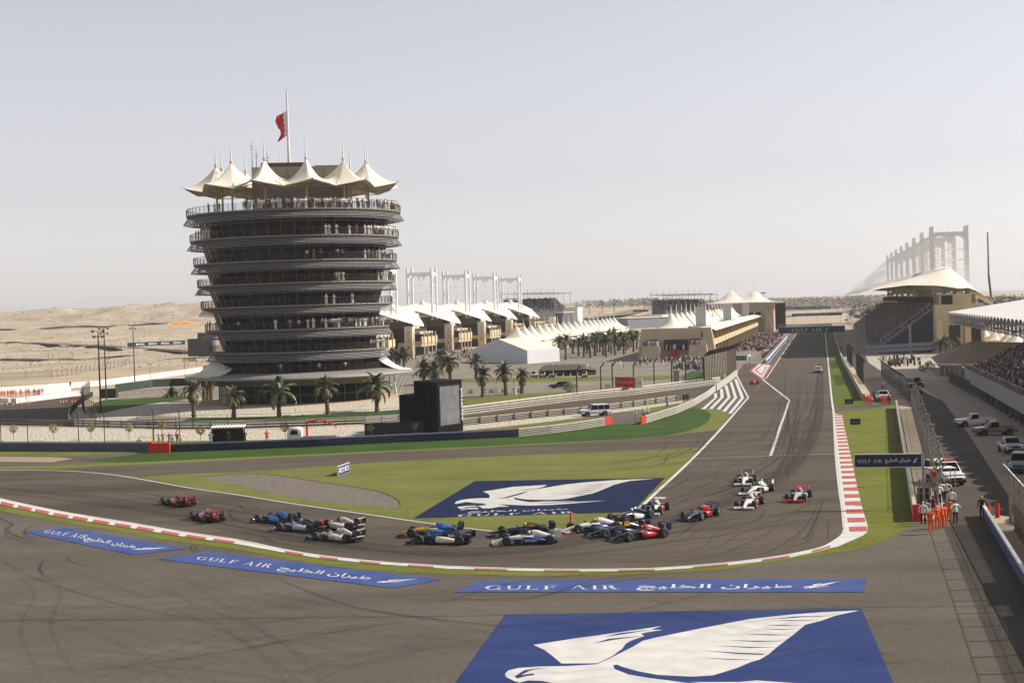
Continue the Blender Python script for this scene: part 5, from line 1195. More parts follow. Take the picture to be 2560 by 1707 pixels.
nn=m_scr.node_tree.nodes; ll=m_scr.node_tree.links; bb=nn['Principled BSDF']; bb.inputs['Roughness'].default_value=.5; tcx=nn.new('ShaderNodeTexCoord'); nzx=nn.new('ShaderNodeTexNoise'); nzx.inputs['Scale'].default_value=.7; nzx.inputs['Detail'].default_value=6; rr=nn.new('ShaderNodeValToRGB'); rr.color_ramp.elements[0].color=(*S(96,96,100),1); rr.color_ramp.elements[1].color=(*S(122,122,126),1); rr.color_ramp.elements[0].position=.35; rr.color_ramp.elements[1].position=.65
ll.new(tcx.outputs['Object'],nzx.inputs['Vector']); ll.new(nzx.outputs[0],rr.inputs[0]); ll.new(rr.outputs[0],bb.inputs['Base Color'])
b=M(); b.quad(f(.1,1.2),f(.86,1.2),f(.86,6.5),f(.1,6.5)); b.build('screen',m_scr,t)
b=M(); 
for u0,u1,z0,z1 in((.06,.1,1.1,6.6),(.86,.9,1.1,6.6),(.06,.9,6.5,6.62),(.06,.9,1.08,1.2)): b.quad(f(u0,z0,.12),f(u1,z0,.12),f(u1,z1,.12),f(u0,z1,.12))
b.build('screen_frame',m_black,t)
b=M(); g=textgeo('POTENZA',.04); put(b,g,lambda u,v:f(.985-.06*v,6.0-4.6*u,.13)); b.build('lettering',m_wletter,t)
t=T('green_windbreak','very dark green screened fence in front of the black block','fence',G(912,1093)); o=t.location.copy(); P=[p-o for p in Gs([(912,1093),(1000,1090),(1060,1088)])]; b=M()
for a,c in zip(P,P[1:]): b.beam(a,c,.1,1.9)
b.build('screening',mat('very_dark_green',S(26,36,38),.85,0,.2,.6),t)
# RBS board on the infield
p0,p1=G(845,1190),G(873,1179.5)
t=board('sponsor_board','small upright blue board with two white sponsor names on the infield grass','sign',p0,p1,.03,.95,mat('bright_blue_board',S(40,52,130),.5),None,posts=None); L=(p1-p0).length
b=M()
for k in(0,1):
    b.quad((L*(.08+.46*k),-.09,.3),(L*(.46+.46*k),-.09,.3),(L*(.46+.46*k),-.09,.78),(L*(.08+.46*k),-.09,.78))
b.build('white_patch',m_wletter,t,kind='stuff'); b=M()
for k in(0,1): put(b,RB,lambda u,v,k=k:Vector((L*(.19+.46*k+.25*u),-.105,.36+.34*v)))
b.build('lettering',m_navyb,t)
# shelter and crane lorry behind the rail
t=T('marshal_shelter','open shelter with corrugated white roof behind the blue grey rail','shelter',G(569,1106)); b=M(); b.box((0,1.6,1.0),(4.2,.1,2.0)); b.box((-2.1,.8,1.0),(.1,1.6,2)); b.box((2.1,.8,1.0),(.1,1.6,2)); b.build('shelter_walls',mat('dark_brown_board',S(52,46,40),.9),t)
for k in range(11): b=M(); b.rod((-2.1+.42*k,-.3,2.05),(-2.1+.42*k,2.0,2.15),.15,None,6); b.build('roof_corrugation',m_ww,t)
t=T('crane_lorry','small white lorry with folded red crane arm behind the rail','lorry',G(757,1110)); b=M()
b.loft([sect(x,.95,z0,z1,12,6) for x,z0,z1 in((-1.3,.5,1.5),(-1.1,.5,2.2),(0,.5,2.3),(.5,.5,2.2),(.55,.5,2.1))]); b.build('cab',m_ww,t,(-.6,0,0)); 
b=M(); b.add([(-1.86,-.75,1.35),(-1.86,.75,1.35),(-1.7,.7,2.1),(-1.7,-.7,2.1)],[(0,1,2,3)]); b.quad((-1.5,-.97,1.35),(-.5,-.97,1.35),(-.5,-.93,2.05),(-1.35,-.93,2.05)); b.build('cab_window',m_glass,t,kind='stuff')
b=M(); b.box((2.2,0,.9),(4.4,1.8,.2)); b.build('flat_bed',m_steel,t)
b=M(); b.rod((.6,0,1),(.6,0,2.9),.16,None,6); b.build('crane_post',m_redp,t); b=M(); b.rod((.6,0,2.85),(2.5,0,3.2),.14,.12,6); b.build('crane_boom',m_redp,t); b=M(); b.rod((2.5,0,3.2),(4.4,0,2.3),.11,.08,6); b.rod((4.4,0,2.3),(4.4,0,2.0),.06,None,5); b.build('crane_tip',m_redp,t)
for x in(-1.0,3.4):
    for s_ in(-1,1):
        wv=link('wheel',None,t,(x,s_*.8,.4)); link('tyre',TR_,wv); link('rim',RR_,wv)
t=T('yellow_loader_arm','thin brown crane jib behind the marshals left of the shelter','crane',G(420,1108)); b=M(); b.rod((0,0,0),(2,0,2.6),.06,None,5); b.build('jib',mat('rusty_brown',S(120,88,56),.8),t); b=M(); b.rod((-2,0,0),(-2,0,2.2),.06,None,5); b.rod((-3,0,2.2),(-.9,0,2.1),.06,None,5); b.build('frame_bar',MATS['rusty_brown'],t)
# ---------------- crowds (nobody could count them) ----------------
CR_M=[mat('crowd_%d'%i,c,.9) for i,c in enumerate((S(96,60,62),S(226,222,216),S(124,54,52),S(60,62,96),S(176,136,112),S(104,98,104),S(34,30,32)))]
CR_M2=[CR_M[i] for i in(0,1,3,3,5,5,6)]
SKC=mat('crowd_skin',S(140,98,76),.8)
def crowd(name,label,pts,parent,o,face,weights=(5,2,4,3,2,3,4),seated=True,mats=None,rnd=R):
    b=M(); h0=.85 if seated else 1.45; c,s=math.cos(face),math.sin(face)
    for p in pts:
        x,y,z_=p[0]-o[0],p[1]-o[1],p[2]-o[2]; mi=rnd.choices(range(7),weights)[0]; h=h0*rnd.uniform(.88,1.1); w0,w1=.17,.24; dp=.14
        def P(a,d,zz): return (x+a*c-d*s,y+a*s+d*c,z_+zz)
        vs=[P(-w0,-dp,0),P(w0,-dp,0),P(w0,dp,0),P(-w0,dp,0),P(-w1,-dp,h*.8),P(w1,-dp,h*.8),P(w1*.8,dp,h*.8),P(-w1*.8,dp,h*.8),P(0,0,h*.95)]
        b.add(vs,[(0,1,5,4),(1,2,6,5),(2,3,7,6),(3,0,4,7),(4,5,8),(5,6,8),(6,7,8),(7,4,8)],mi)
        hx=[P(a,d,h+zz) for a,d,zz in((-.1,0,0),(.1,0,0),(0,-.11,0),(0,.11,0),(0,0,-.13),(0,0,.14))]
        hm=7 if rnd.random()<.5 else (6 if rnd.random()<.7 else 1)
        b.add(hx,[(0,2,5),(2,1,5),(1,3,5),(3,0,5),(2,0,4),(1,2,4),(3,1,4),(0,3,4)],hm)
    return b.build(name,(mats or CR_M)+[SKC],parent,kind='stuff',label=label)
# ---------------- mast tower and sail roof, shared by the two long grandstands ----------------
m_mast=mat('white_steel_mast',S(240,240,242),.5,0,.03,1)
def mastparts():
    A={}
    W2,D2=3.8,5.0
    b=M()
    p=M(); p.box((0,0,8.5),(.8,.8,21)); A['mast_post']=p.mesh('mast_post',m_mast)
    def band(L,arch):
        n=28; V=[];Fc=[]; top=17.2
        for i in range(n+1):
            u=i/n; x=(u-.5)*L; q=abs(((u*2)%1)-.5)*2 if u<1 else 1.0
            z_=15.6-(1-q**2.2)*-.0; z_=13.6+2.6*(1-q**2)**.5 if arch else 14.2+1.9*(1-abs(q)**1.2)
            V+=[(x,-.15,z_),(x,-.15,top),(x,.15,z_),(x,.15,top)]
        for i in range(n): o=4*i; Fc+=[(o,o+4,o+5,o+1),(o+2,o+3,o+7,o+6),(o,o+2,o+6,o+4),(o+1,o+5,o+7,o+3)]
        m=M(); m.add(V,Fc); return m
    A['arch_front']=band(2*W2,True).mesh('arch_band',m_mast); A['arch_side']=band(2*D2,True).mesh('arch_band',m_mast)
    b=M()
    for z_ in(3.0,6.0,9.0,12.0):
        for s in(-1,1): b.bar((-W2,s*D2,z_),(W2,s*D2,z_),.14); b.bar((s*W2,-D2,z_),(s*W2,D2,z_),.14)
    for s in(-1,1): b.bar((0,s*D2,0),(0,s*D2,14.5),.12); b.bar((s*W2,0,0),(s*W2,0,14.5),.12)
    A['cross_bars']=b.mesh('cross_bars',m_mast)
    b=M()
    for s in(-1,1): b.box((0,s*D2,0),(2*W2,.7,1.1)); b.box((s*W2,0,0),(.7,2*D2,1.1))
    A['ring_beam']=b.mesh('ring_beam',m_mast)
    b=M(); b.lathe([(2.6,.4),(2.5,1.4),(2.0,2.9),(1.45,4.4),(.85,5.6),(.3,6.2)],14); b.rod((0,0,6.2),(0,0,20.5),.14,.04,5); A['bell']=b.mesh('fabric_bell',m_fab)
    return A,W2,D2
MP,MW,MD=mastparts()
def masttower(par,x,y,z_):
    r=link('mast_tower',None,par,(x,y,z_))
    for sx in(-1,1):
        for sy in(-1,1): link('mast_post',MP['mast_post'],r,(sx*MW,sy*MD,-1 if False else 0))
    link('arch_band',MP['arch_front'],r,(0,MD,0)); link('arch_band',MP['arch_front'],r,(0,-MD,0))
    link('arch_band',MP['arch_side'],r,(MW,0,0),PI/2); link('arch_band',MP['arch_side'],r,(-MW,0,0),PI/2)
    link('cross_bars',MP['cross_bars'],r); link('ring_beam',MP['ring_beam'],r); link('fabric_bell',MP['bell'],r)
PROF=[(9.7,17.2),(16,19.4),(24,21.8),(29,23.1),(33,24.1),(36,24.7),(38,24.3),(42,20.6),(45,17.2),(48.5,14.2),(52,11.6)]
EDGE=[(9.7,16.9),(17,18.6),(24.4,19.3),(33,18.9),(40,17.7),(45,15.8),(52,11.4)]
def sailroof(Lb,rx=1.6,ed=1.0):      # local x=along, y=b measured to the right (world built with mirrored sign by caller)
    b=M(); nq=16; rings=[]
    for (bb,zz) in PROF:
        pass
    g=[]
    for i in range(nq+1):
        q=-1+2*i/nq; row=[]
        for j in range(22):
            t=j/21; b0=9.7+2.0*abs(q)**1.4; b1=52-13*abs(q)**rx; bb=b0+(b1-b0)*t
            zz=interp(PROF,bb)*(1-ed*q*q)+interp(EDGE,bb)*ed*q*q
            row.append((q*Lb/2,bb,zz))
        g.append(row)
    n=22; vs=[p for r_ in g for p in r_]; fs=[(i*n+j,i*n+j+1,(i+1)*n+j+1,(i+1)*n+j) for i in range(nq) for j in range(n-1)]
    b.add(vs,fs,0,True); return b
# frame for the right-hand stand: x along the straight, y = -b
def localT(name,label,cat,a0,b0,group=None): p=TF(a0,b0); return T(name,label,cat,p,SANG,group)
gs=localT('main_grandstand','packed grandstand with white sail roof and lattice mast towers right of the straight','grandstand',488,0)
NR=24; LN=370
st=M(); st.box((LN/2,0,0),(LN,.68,.45)); stm=st.mesh('seat_row',mat('stand_step_blue',S(70,76,92),.8))
pts=[]
for r in range(NR):
    bb=16.6+r*.66; zz=2.6+r*.455; link('seat_row',stm,gs,(0,-bb,zz-.22))
    x=.4
    while x<LN-.5:
        near=x<200
        if R.random()<(.93 if r>3 or x>60 else .35): pts.append((x+R.uniform(-.1,.1),-bb,zz))
        x+=.56 if near else .8
crowd('seated_crowd','dense dark crowd filling the seats',pts,gs,(0,0,0),-PI*0,(6,1.3,5,3,2,3,6))
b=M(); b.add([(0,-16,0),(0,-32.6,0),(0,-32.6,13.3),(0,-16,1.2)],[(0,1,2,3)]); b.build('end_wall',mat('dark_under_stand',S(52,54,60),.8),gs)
b=M()
for k in range(12): t0=k/12; b.box((-.1,-(16+16.6*t0),1.3+11.9*t0+.2),(.25,1.3,.5))
b.beam((-.2,-15.5,1.2),(-.2,-32.8,12.9),.4,.7); b.build('raking_beam',mat('pale_blue_steel',S(126,132,146),.6),gs)
b=M()
for k in range(14): t0=k/13; y=-(16+16*t0); zb=2.2+11.3*t0; b.bar((-.25,y,zb),(-.25,y,zb+1.1),.06)
b.bar((-.25,-16,3.3),(-.25,-32,14.6),.07); b.build('stair_rail',m_wmetal,gs)
for x in(-.3,): 
    for yy in(-25.5,): b=M(); b.box((x,yy,4.0),(.7,.7,8)); b.build('support_column',m_conc,gs)
b=M(); b.box((LN/2,-16.1,1.2),(LN,.3,2.6)); b.build('front_wall',mat('dull_blue_wall',S(58,70,104),.7),gs)  # one even dull blue over the whole front wall
b=M(); b.box((LN/2,-38.5,8.4),(LN,12,16.8)); b.build('rear_block',m_beige,gs)
b=M(); b.box((LN/2,-32.2,14.9),(LN,.5,2.6)); b.build('gallery_glass',m_glass,gs)
for k in range(37): b=M(); b.box((5+10*k,-31.85,14.0),(8.6,.2,1.1)); b.build('gallery_panel',m_wmetal,gs)
for k in range(38): b=M(); b.box((10*k,-31.8,14.9),(.6,.4,3.0)); b.build('gallery_post',m_black,gs)
for k in range(24): b=M(); b.box((1+3.*k,-32.15,17.4),(.5,.3,2.4)); b.build('wall_rib',m_cream,gs)
crowd('gallery_crowd','row of people along the gallery',[(x*.8+.4,-31.2,13.0) for x in range(250)],gs,(0,0,0),0,(4,1,5,3,2,2,2),False)
# near end stair tower
b=M(); b.box((-5,-39,7.0),(10,13.6,14.0)); b.build('stair_tower',m_beige,gs)
b=M(); b.box((-5,-38,15.2),(9,9,3.6)); b.build('upper_stair_block',m_beige,gs)
for (y,z_,w_,h) in((-35.6,15.2,3.2,2.8),(-37.5,4.9,3.2,6.2),(-43.5,5,2.8,4.5)): b=M(); b.box((-10.05 if z_<14 else -9.55,y,z_),(.1,w_,h)); b.build('wall_opening',mat('opening_shadow',S(40,34,28),.9),gs)
b=M(); b.box((-10.4,-39,9.6),(.8,13.6,.6)); b.build('ledge',m_cream,gs)
for y in(-33.4,-41.2): b=M(); b.box((-10.6,y,4.7),(1.1,1.7,9.4)); b.build('pier',m_cream,gs)
for k in range(6): b=M(); b.bar((-10.8,-33.5-2.3*k,10.0),(-10.8,-33.5-2.3*k,11.1),.08); b.build('railing_post',m_steel,gs)
b=M(); b.box((-10.2,-40.6,4.9),(.1,.9,5.4)); b.build('red_hanging_banner',m_redp,gs)
b=M(); b.box((-11,-40,.9),(3,17,1.8)); b.build('concourse_parapet',m_conc,gs)
b=M()
for y0,z0 in((-20,2.4),(-24,1.2)): b.beam((-14,-12,z0-.6),(-10,y0-14,z0),.4,1.0)
b.build('access_ramp',MATS['pale_blue_steel'],gs)
Lb=46.2; rf=sailroof(Lb); rf.v=[(x,-y,z_) for x,y,z_ in rf.v]; rf.f=[f[::-1] for f in rf.f]; rfm=rf.mesh('sail_roof_bay',m_fab)
for k in range(8):
    link('sail_roof_bay',rfm,gs,(Lb*(k+.5)-14,0,.6)); masttower(gs,Lb*(k+.5)-16,-37.8,18.2)
    b=M()
    for s in(-1,1):
        for j in range(3): b.bar((0,-34,36),(s*3+j*4-4,-12-j*3,18.2+j*.9),.05)
    b.bar((0,-42,36),(0,-50.5,14),.05); b.build('stay_cables',m_mast,gs,(Lb*(k+.5)-12,0,0),kind='stuff')
    b=M()
    for j in range(6): b.bar((-20+8*j,-12.5,3.2),(-20+8*j,-12.5,17.6),.035)
    b.build('hanging_cables',m_mast,gs,(Lb*(k+.5),0,0),kind='stuff')
b=M()
for j in range(10): b.bar((-1,-48-.3*j,9.5-.5*j),(-1,-51,12.3-.9*j) if False else (-1,-44-.8*j,15.5-.8*j),.06)
b.build('rear_struts',m_wmetal,gs,kind='stuff')
# ---------------- left grandstand block seen from behind ----------------
gl=localT('rear_grandstand','row of white sail roofed stands with mast towers behind the tower','grandstand',470,-145)
# local y here = -(b+145); roof falls to the right (towards y negative)
Lb=62.4; rf=sailroof(Lb*1.06,1.25,.55); rf.v=[(x,-(y-52)+0.,z_-4.0*(z_-11.6)/13-.6) for x,y,z_ in rf.v]; rf.f=[f[::-1] for f in rf.f]; rfm=rf.mesh('sail_roof_bay',m_fab)
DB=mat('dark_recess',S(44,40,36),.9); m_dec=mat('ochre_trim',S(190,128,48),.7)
def pillar(k):
    r=link('arched_pillar',None,gl,(Lb*k+87,.5,0)); b=M(); b.box((0,0,5.6),(3,3,11.2)); b.build('shaft',m_fab,r)
    b=M()
    for s,(ax) in((1,'a'),(2,'b')):
        pr=[(-.95,0),(-.95,5.2),(-.5,7.6),(0,9.8),(.5,7.6),(.95,5.2),(.95,0)]
        for sc_ in(1,.55):
            for (u0,z0),(u1,z1) in zip(pr,pr[1:]):
                if ax=='a': b.bar((-1.52,u0*sc_,z0*(1 if sc_==1 else .72)),(-1.52,u1*sc_,z1*(1 if sc_==1 else .72)),.16)
                else: b.bar((u0*sc_,-1.52,z0*(1 if sc_==1 else .72)),(u1*sc_,-1.52,z1*(1 if sc_==1 else .72)),.16)
    b.build('ogee_moulding',m_dec,r)
    b=M(); b.box((-1.53,0,3.9),(.08,.4,.9)); b.build('slot_window',m_black,r)
for k in range(0,6):
    link('sail_roof_bay',rfm,gl,(Lb*k+44,-0,0)); masttower(gl,Lb*k+34,13.5,15.0)
    if k>=0: pillar(k)
    # building under each bay, seen end on
    x0=Lb*k+48
    if k>=0:
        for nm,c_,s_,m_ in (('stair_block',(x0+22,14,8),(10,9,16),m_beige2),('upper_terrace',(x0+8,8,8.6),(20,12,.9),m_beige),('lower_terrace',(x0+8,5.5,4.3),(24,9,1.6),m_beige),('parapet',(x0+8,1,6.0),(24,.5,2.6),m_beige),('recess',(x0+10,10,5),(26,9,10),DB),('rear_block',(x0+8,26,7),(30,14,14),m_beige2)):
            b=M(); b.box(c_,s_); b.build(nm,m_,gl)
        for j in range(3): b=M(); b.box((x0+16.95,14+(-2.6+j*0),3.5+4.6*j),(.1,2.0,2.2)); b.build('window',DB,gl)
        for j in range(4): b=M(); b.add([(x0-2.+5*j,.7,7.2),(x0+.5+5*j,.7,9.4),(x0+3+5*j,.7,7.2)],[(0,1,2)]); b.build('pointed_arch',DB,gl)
        b=M(); 
        for j in range(4): b.rod((x0-2+6*j,.5,0),(x0-2+6*j,.5,9),.22,None,6)
        b.build('slender_columns',m_beige,gl)
# ---------------- paddock villas with tent roofs ----------------
vl=localT('paddock_villas','long row of paddock villas with alternating conical white tent roofs','building',565,-108)
tb=M(); rings=[]
for t_ in (0.03,.08,.16,.28,.44,.65,.85,1): rings.append([((8.2 if i%1==0 else 0)*t_*(1 if True else 0)*math.cos(2*PI*(i+.5)/16)*1.0*(1/max(abs(math.cos(2*PI*(i+.5)/16)),abs(math.sin(2*PI*(i+.5)/16))))*.93, 9.5*t_*math.sin(2*PI*(i+.5)/16)*(1/max(abs(math.cos(2*PI*(i+.5)/16)),abs(math.sin(2*PI*(i+.5)/16))))*.93, 4.7+6.0*(1-t_)**2.6) for i in range(16)])
tb.loft(rings,0,False,True); tb.rod((0,0,10.3),(0,0,13),.14,.03,5); vt=tb.mesh('tent_roof',m_fab)
b=M(); b.box((0,0,2.2),(11,13,4.4)); vb=b.mesh('villa_block',mat('honey_wall',S(204,178,134),.85,0,.08,.4))
b=M(); 
for s_ in(-1,1): b.box((s_*4.5,-6.8,2.3),(1.1,.5,4.6))
vc=b.mesh('villa_piers',m_fab)
for k in range(19):
    x=k*14.6+(k//3)*2.2; r=link('villa',None,vl,(x,0,0)); link('villa_block',vb,r); link('tent_roof',vt,r); link('villa_piers',vc,r); link('entrance_recess',M().mesh('e',DB) if False else vb,r,(0,-.01,0)) if False else None
    if k%3==1:
        b=M(); n=14; rr=[]
        b.loft([[(-9+18*i/n,-7-yy,3.6+1.3*math.sin(PI*i/n)-zz) for i in range(n+1)] for yy,zz in((0,0),(6,.6))],0,False,True,False); b.build('barrel_awning',m_fab,r)
# big marquee
A,B,C=G(1180,905),G(1319,909.5),G(1403,907)
t=T('white_marquee','large white marquee tent with ribbed pitched roof beside the palms','marquee',B); o=B
A=B+(A-B)*1.0; dx=(C-B).normalized()*22 if False else (C-B); dy=Vector((0,1,0))
u=(B-A); u.z=0; v=Vector((C.x-B.x,C.y-B.y+14,0)); 
P=[A-o,B-o,B+v-o,A+v-o]; E=4.0; Rg=7.4; r0=(P[0]+P[1])/2; r1=(P[3]+P[2])/2
b=M(); z_=lambda p,h:Vector((p.x,p.y,h)); b.add([z_(P[0],0),z_(P[1],0),z_(P[1],E),z_(r0,Rg),z_(P[0],E)],[(0,1,2,3,4)]); b.build('gable_wall',mat('marquee_wall',S(206,208,212),.7),t)
b=M(); b.quad(z_(P[1],0),z_(P[2],0),z_(P[2],E),z_(P[1],E)); b.quad(z_(P[0],0),z_(P[3],0),z_(P[3],E),z_(P[0],E)); b.quad(z_(P[3],0),z_(P[2],0),z_(P[2],E),z_(P[3],E)); b.build('side_walls',MATS['marquee_wall'],t)
for k in range(10):
    f0,f1=k/10+.004,(k+1)/10-.004; 
    for a_,c_ in((P[0],P[3]),(P[1],P[2])):
        b=M(); b.quad(z_(a_.lerp(c_,f0),E),z_(a_.lerp(c_,f1),E),z_(r0.lerp(r1,f1),Rg),z_(r0.lerp(r1,f0),Rg)); b.build('roof_panel',m_fab,t)
# dark bedouin tent
A,B=G(1345,942),G(1494,938); t=T('black_tent','low black woven tent with pale guy lines on the car park','tent',A); L=(B-A).length; t.rotation_euler=(0,0,math.atan2((B-A).y,(B-A).x))
b=M(); prf=[(0,0,1.6),(1.5,0,1.9),(3,0,2.6)]
V=[(0,0,1.5),(L*.82,0,1.5),(L,2,1.2),(L*.1,2.5,2.8),(L*.72,2.5,2.8),(L*.12,6,2.7),(L*.75,6,2.7),(L,6.5,1.2),(-.2,7,1.2)]
b.add(V,[(0,1,4,3),(1,2,4),(3,4,6,5),(2,7,6,4),(0,3,5,8),(5,6,7,8)]); b.build('roof_cloth',mat('black_goat_hair',S(92,86,78),.95,0,.1,2),t)
b=M(); b.add([(.3,.2,0),(L*.8,.2,0),(L*.8,.2,1.5),(.3,.2,1.5)],[(0,1,2,3)]); b.add([(L*.8,.2,0),(L*.97,2,0),(L*.97,2,1.2),(L*.8,.2,1.5)],[(0,1,2,3)]); b.build('tent_wall',DB,t)
for k in range(7): b=M(); b.bar((L*(.12+.12*k),2.5,2.85),(L*(.06+.12*k),-.8,.05),.1); b.build('guy_line',m_ww,t)
# small kiosks / buggies in front
for x,c_,l in ((1335,S(196,176,140),'cream'),(1357,S(206,150,50),'orange'),(1379,S(70,150,140),'teal'),(1461,S(200,150,60),'yellow, parked beyond the black tent')):
    vehicle('small %s buggy'%l+(' in the row before the black tent' if ',' not in l else ''),'buggy',at(x,945),-PI/2,c_,'buggy')
# ---------------- pit building ----------------
pb=localT('pit_building','long sandstone pit building with white cone roof behind the pit exit','building',475,-42.5)
# local: x along, y=-(b+42.5): right face y=-10.5, left face y=10.5
def slab(name,c_,s_,m_,par=None): b=M(); b.box(c_,s_); return b.build(name,m_,par or pb)
LP=385; m_glz=mat('pit_glazing',S(60,58,56),.2,0)
b=M(); b.add([(-2.2,11.6,0),(-2.2,-11.9,0),(0,-10.2,9.4),(0,10.4,9.4),(3,11.6,0),(3,-11.9,0),(3,-10.2,9.4),(3,10.4,9.4)],[(0,1,2,3),(4,7,6,5),(1,5,6,2),(0,3,7,4),(2,6,7,3)]); b.build('end_facade',m_beige2,pb)
slab('main_block',(LP/2+3,1,4.4),(LP,17,8.8),m_beige)
slab('white_roof',(LP/2+3,1,8.85),(LP,18,.3),m_fab)
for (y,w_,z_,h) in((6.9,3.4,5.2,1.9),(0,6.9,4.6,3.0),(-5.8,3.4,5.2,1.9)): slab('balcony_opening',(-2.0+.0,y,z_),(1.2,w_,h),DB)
for y in(7.2,-6.6): 
    b=M(); b.add([(-5.4,y+2.9,0),(-5.4,y-2.9,0),(-4.4,y-2.5,4.4),(-4.4,y+2.5,4.4),(-1.4,y+2.9,0),(-1.4,y-2.9,0),(-1.4,y-2.5,4.4),(-1.4,y+2.5,4.4)],[(0,1,2,3),(1,5,6,2),(0,3,7,4),(3,2,6,7)]); b.build('balcony_block',m_beige2,pb)
for k in range(9): slab('red_step',(-8.5+.6*k,.4,.12+.19*k),(.62,2.6,.24+.38*k),mat('red_carpet',S(150,34,36),.9))
crowd('balcony_crowd','guests on the end balconies',[(-4.2+R.uniform(0,2),yc+R.uniform(-2.3,2.3),4.4) for yc in(7.2,-6.6) for i in range(36)]+[(-3.5+R.uniform(0,2),R.uniform(-3,3),3.2) for i in range(22)],pb,(0,0,0),0,(2,8,4,1,2,1,1),False)
for k in range(20): 
    x=8+19.2*k; slab('upper_glazing',(x,-7.6,6.8),(17.4,.4,2.9),m_glz); slab('balcony_parapet',(x,-9.8,4.6),(17.6,.4,1.7),m_beige); slab('ochre_pier',(x+9.6,-9.2,4.2),(1.0,1.7,8.2),mat('ochre_wall',S(196,164,112),.85))
    slab('balcony_floor',(x,-8.7,3.75),(19,2.4,.25),m_conc)
    for j in range(4): slab('garage_opening',(x-7+4.6*j,-7.7,1.8),(3.4,.3,3.3),DB)  # dark panels paint the shade inside the open garages
b=M()
n=LP//4
g=[]
for i in range(int(n)*4+1):
    x=3+LP*i/(n*4); sw=.35*abs(math.sin(PI*i/4)); g.append([(x,-6.5,9.4-sw*.2),(x,-9.6,9.2+sw*.4),(x,-11.9,8.3+sw)])
vs=[p for r_ in g for p in r_]; b.add(vs,[(i*3+j,i*3+j+1,(i+1)*3+j+1,(i+1)*3+j) for i in range(len(g)-1) for j in range(2)],0,True); b.build('fabric_eave',m_fab,pb)
cn=M(); cn.lathe([(6.2,0),(4.8,.55),(3.2,1.6),(2.0,3.0),(1.3,4.4),(.55,5.6),(.3,6.0)],16); cn.rod((0,0,6),(0,0,9.6),.22,.04,6); cn.v=[(x,y,z_*.8) for x,y,z_ in cn.v]; cnm=cn.mesh('cone_tent',m_fab)
for k in range(19): link('cone_tent',cnm,pb,(12+18.6*k,2.5,8.9))
for a_,h in((25,6.2),(168,6.4),(325,6.6)):
    slab('display_board',(a_,-5.5,9.3+h/2),(.8,3.2,h),mat('pale_grey_screen_back',S(176,176,180),.5)); b=M(); b.bar((a_+1,-4,9),(a_+16,2,14.5),.35); b.bar((a_+1,-7,9),(a_+12,-2,14),.3); b.build('brace',m_steel,pb); slab('board_plinth',(a_+2,-5,9.2),(6,7,.6),m_beige)
# race control tower at the far end
slab('end_tower',(LP-5,-3,7.6),(26,30,15.2),m_beige2); b=M(); b.add([(LP-20,-18,0),(LP-20,-14,13.5),(LP+6,-14,13.5),(LP+6,-18,0),(LP-20,-13,0),(LP+6,-13,0)],[(0,3,2,1),(0,1,4)]); b.build('sloping_buttress',m_beige,pb)
for y in(3,-6,-10): slab('window',(LP-18.1,y,9.6),(.2,2.6,2.2),DB)
rt=M(); rings=[]
pk=[(LP-12,4),(LP-12,-8)]; g=[]
for i in range(25):
    row=[]
    for j in range(13):
        x=LP-26+30*i/24; y=18-42*j/12 if False else 17-40*j/12; d=min(math.hypot((x-px_)/1.3,(y-py_)) for px_,py_ in pk); z_=15.6+7.2*max(0,1-d/13)**2.6+.6*max(0,1-d/20); row.append((x,y,z_))
    g.append(row)
vs=[p for r_ in g for p in r_]; rt.add(vs,[(i*13+j,i*13+j+1,(i+1)*13+j+1,(i+1)*13+j) for i in range(24) for j in range(12)],0,True); rt.build('twin_peak_tent',m_fab,pb)
for px_,py_ in pk: b=M(); b.rod((px_,py_,22),(px_,py_,30),.22,.05,5); b.build('spire',m_wmetal,pb)
slab('black_video_board',(LP+8,-20,8),(1,7,14),m_blk)
# ---------------- far stands, boards, sheds ----------------
def farstand(label,x0,y0,x1,Y0,Y1,hc):
    p0=W(x0,y0,Y0);p1=W(x1,y0,Y1); d=p1-p0; L=math.hypot(d.x,d.y); zg=min(hills(p0.x,p0.y),hills(p1.x,p1.y))-1; t=T('far_grandstand',label,'grandstand',(p0.x,p0.y,zg),math.atan2(d.y,d.x),'distant grandstands'); zb=p0.z-zg
    b=M(); b.add([(0,0,0),(L,0,0),(L,0,zb),(0,0,zb),(L,14,zb+hc),(0,14,zb+hc),(0,14,0),(L,14,0)],[(0,1,2,3),(3,2,4,5),(0,3,5,6),(1,7,4,2)]); b.build('seating_bank',mat('far_stand_grey',S(96,94,98),.9),t)
    pts=[(L*R.random(),14*q,zb+hc*q) for q in [R.random() for _ in range(1100)]]; crowd('far_crowd','distant crowd as dark speckle',pts,t,(0,0,0),0,(3,1,1,6,1,6,3),True,CR_M2)
    n=18; b=M(); g=[]
    for i in range(n*4+1): x=L*i/(n*4); s_=.5*abs(math.sin(PI*i/8)); g.append([(x,-3,zb+hc+2.6+s_),(x,17,zb+hc+3.6+s_)])
    vs=[p for r_ in g for p in r_]; b.add(vs,[(2*i,2*i+1,2*i+3,2*i+2) for i in range(len(g)-1)],0,True); b.build('scalloped_roof',mat('brownish_roof',S(146,130,110),.8),t)
    b=M()
    for i in range(9): x=L*i/8; b.bar((x,-1,zb),(x,-1,zb+hc+3),.25); b.bar((x,15,0),(x,15,zb+hc+6),.25)
    b.build('roof_posts',m_steel,t,kind='stuff')
farstand('hazy grandstand right of the sail roofed stands',1292,783,1424,1020,1050,9)
farstand('hazy grandstand behind the pit building cones',1664,780,1790,980,1000,7)
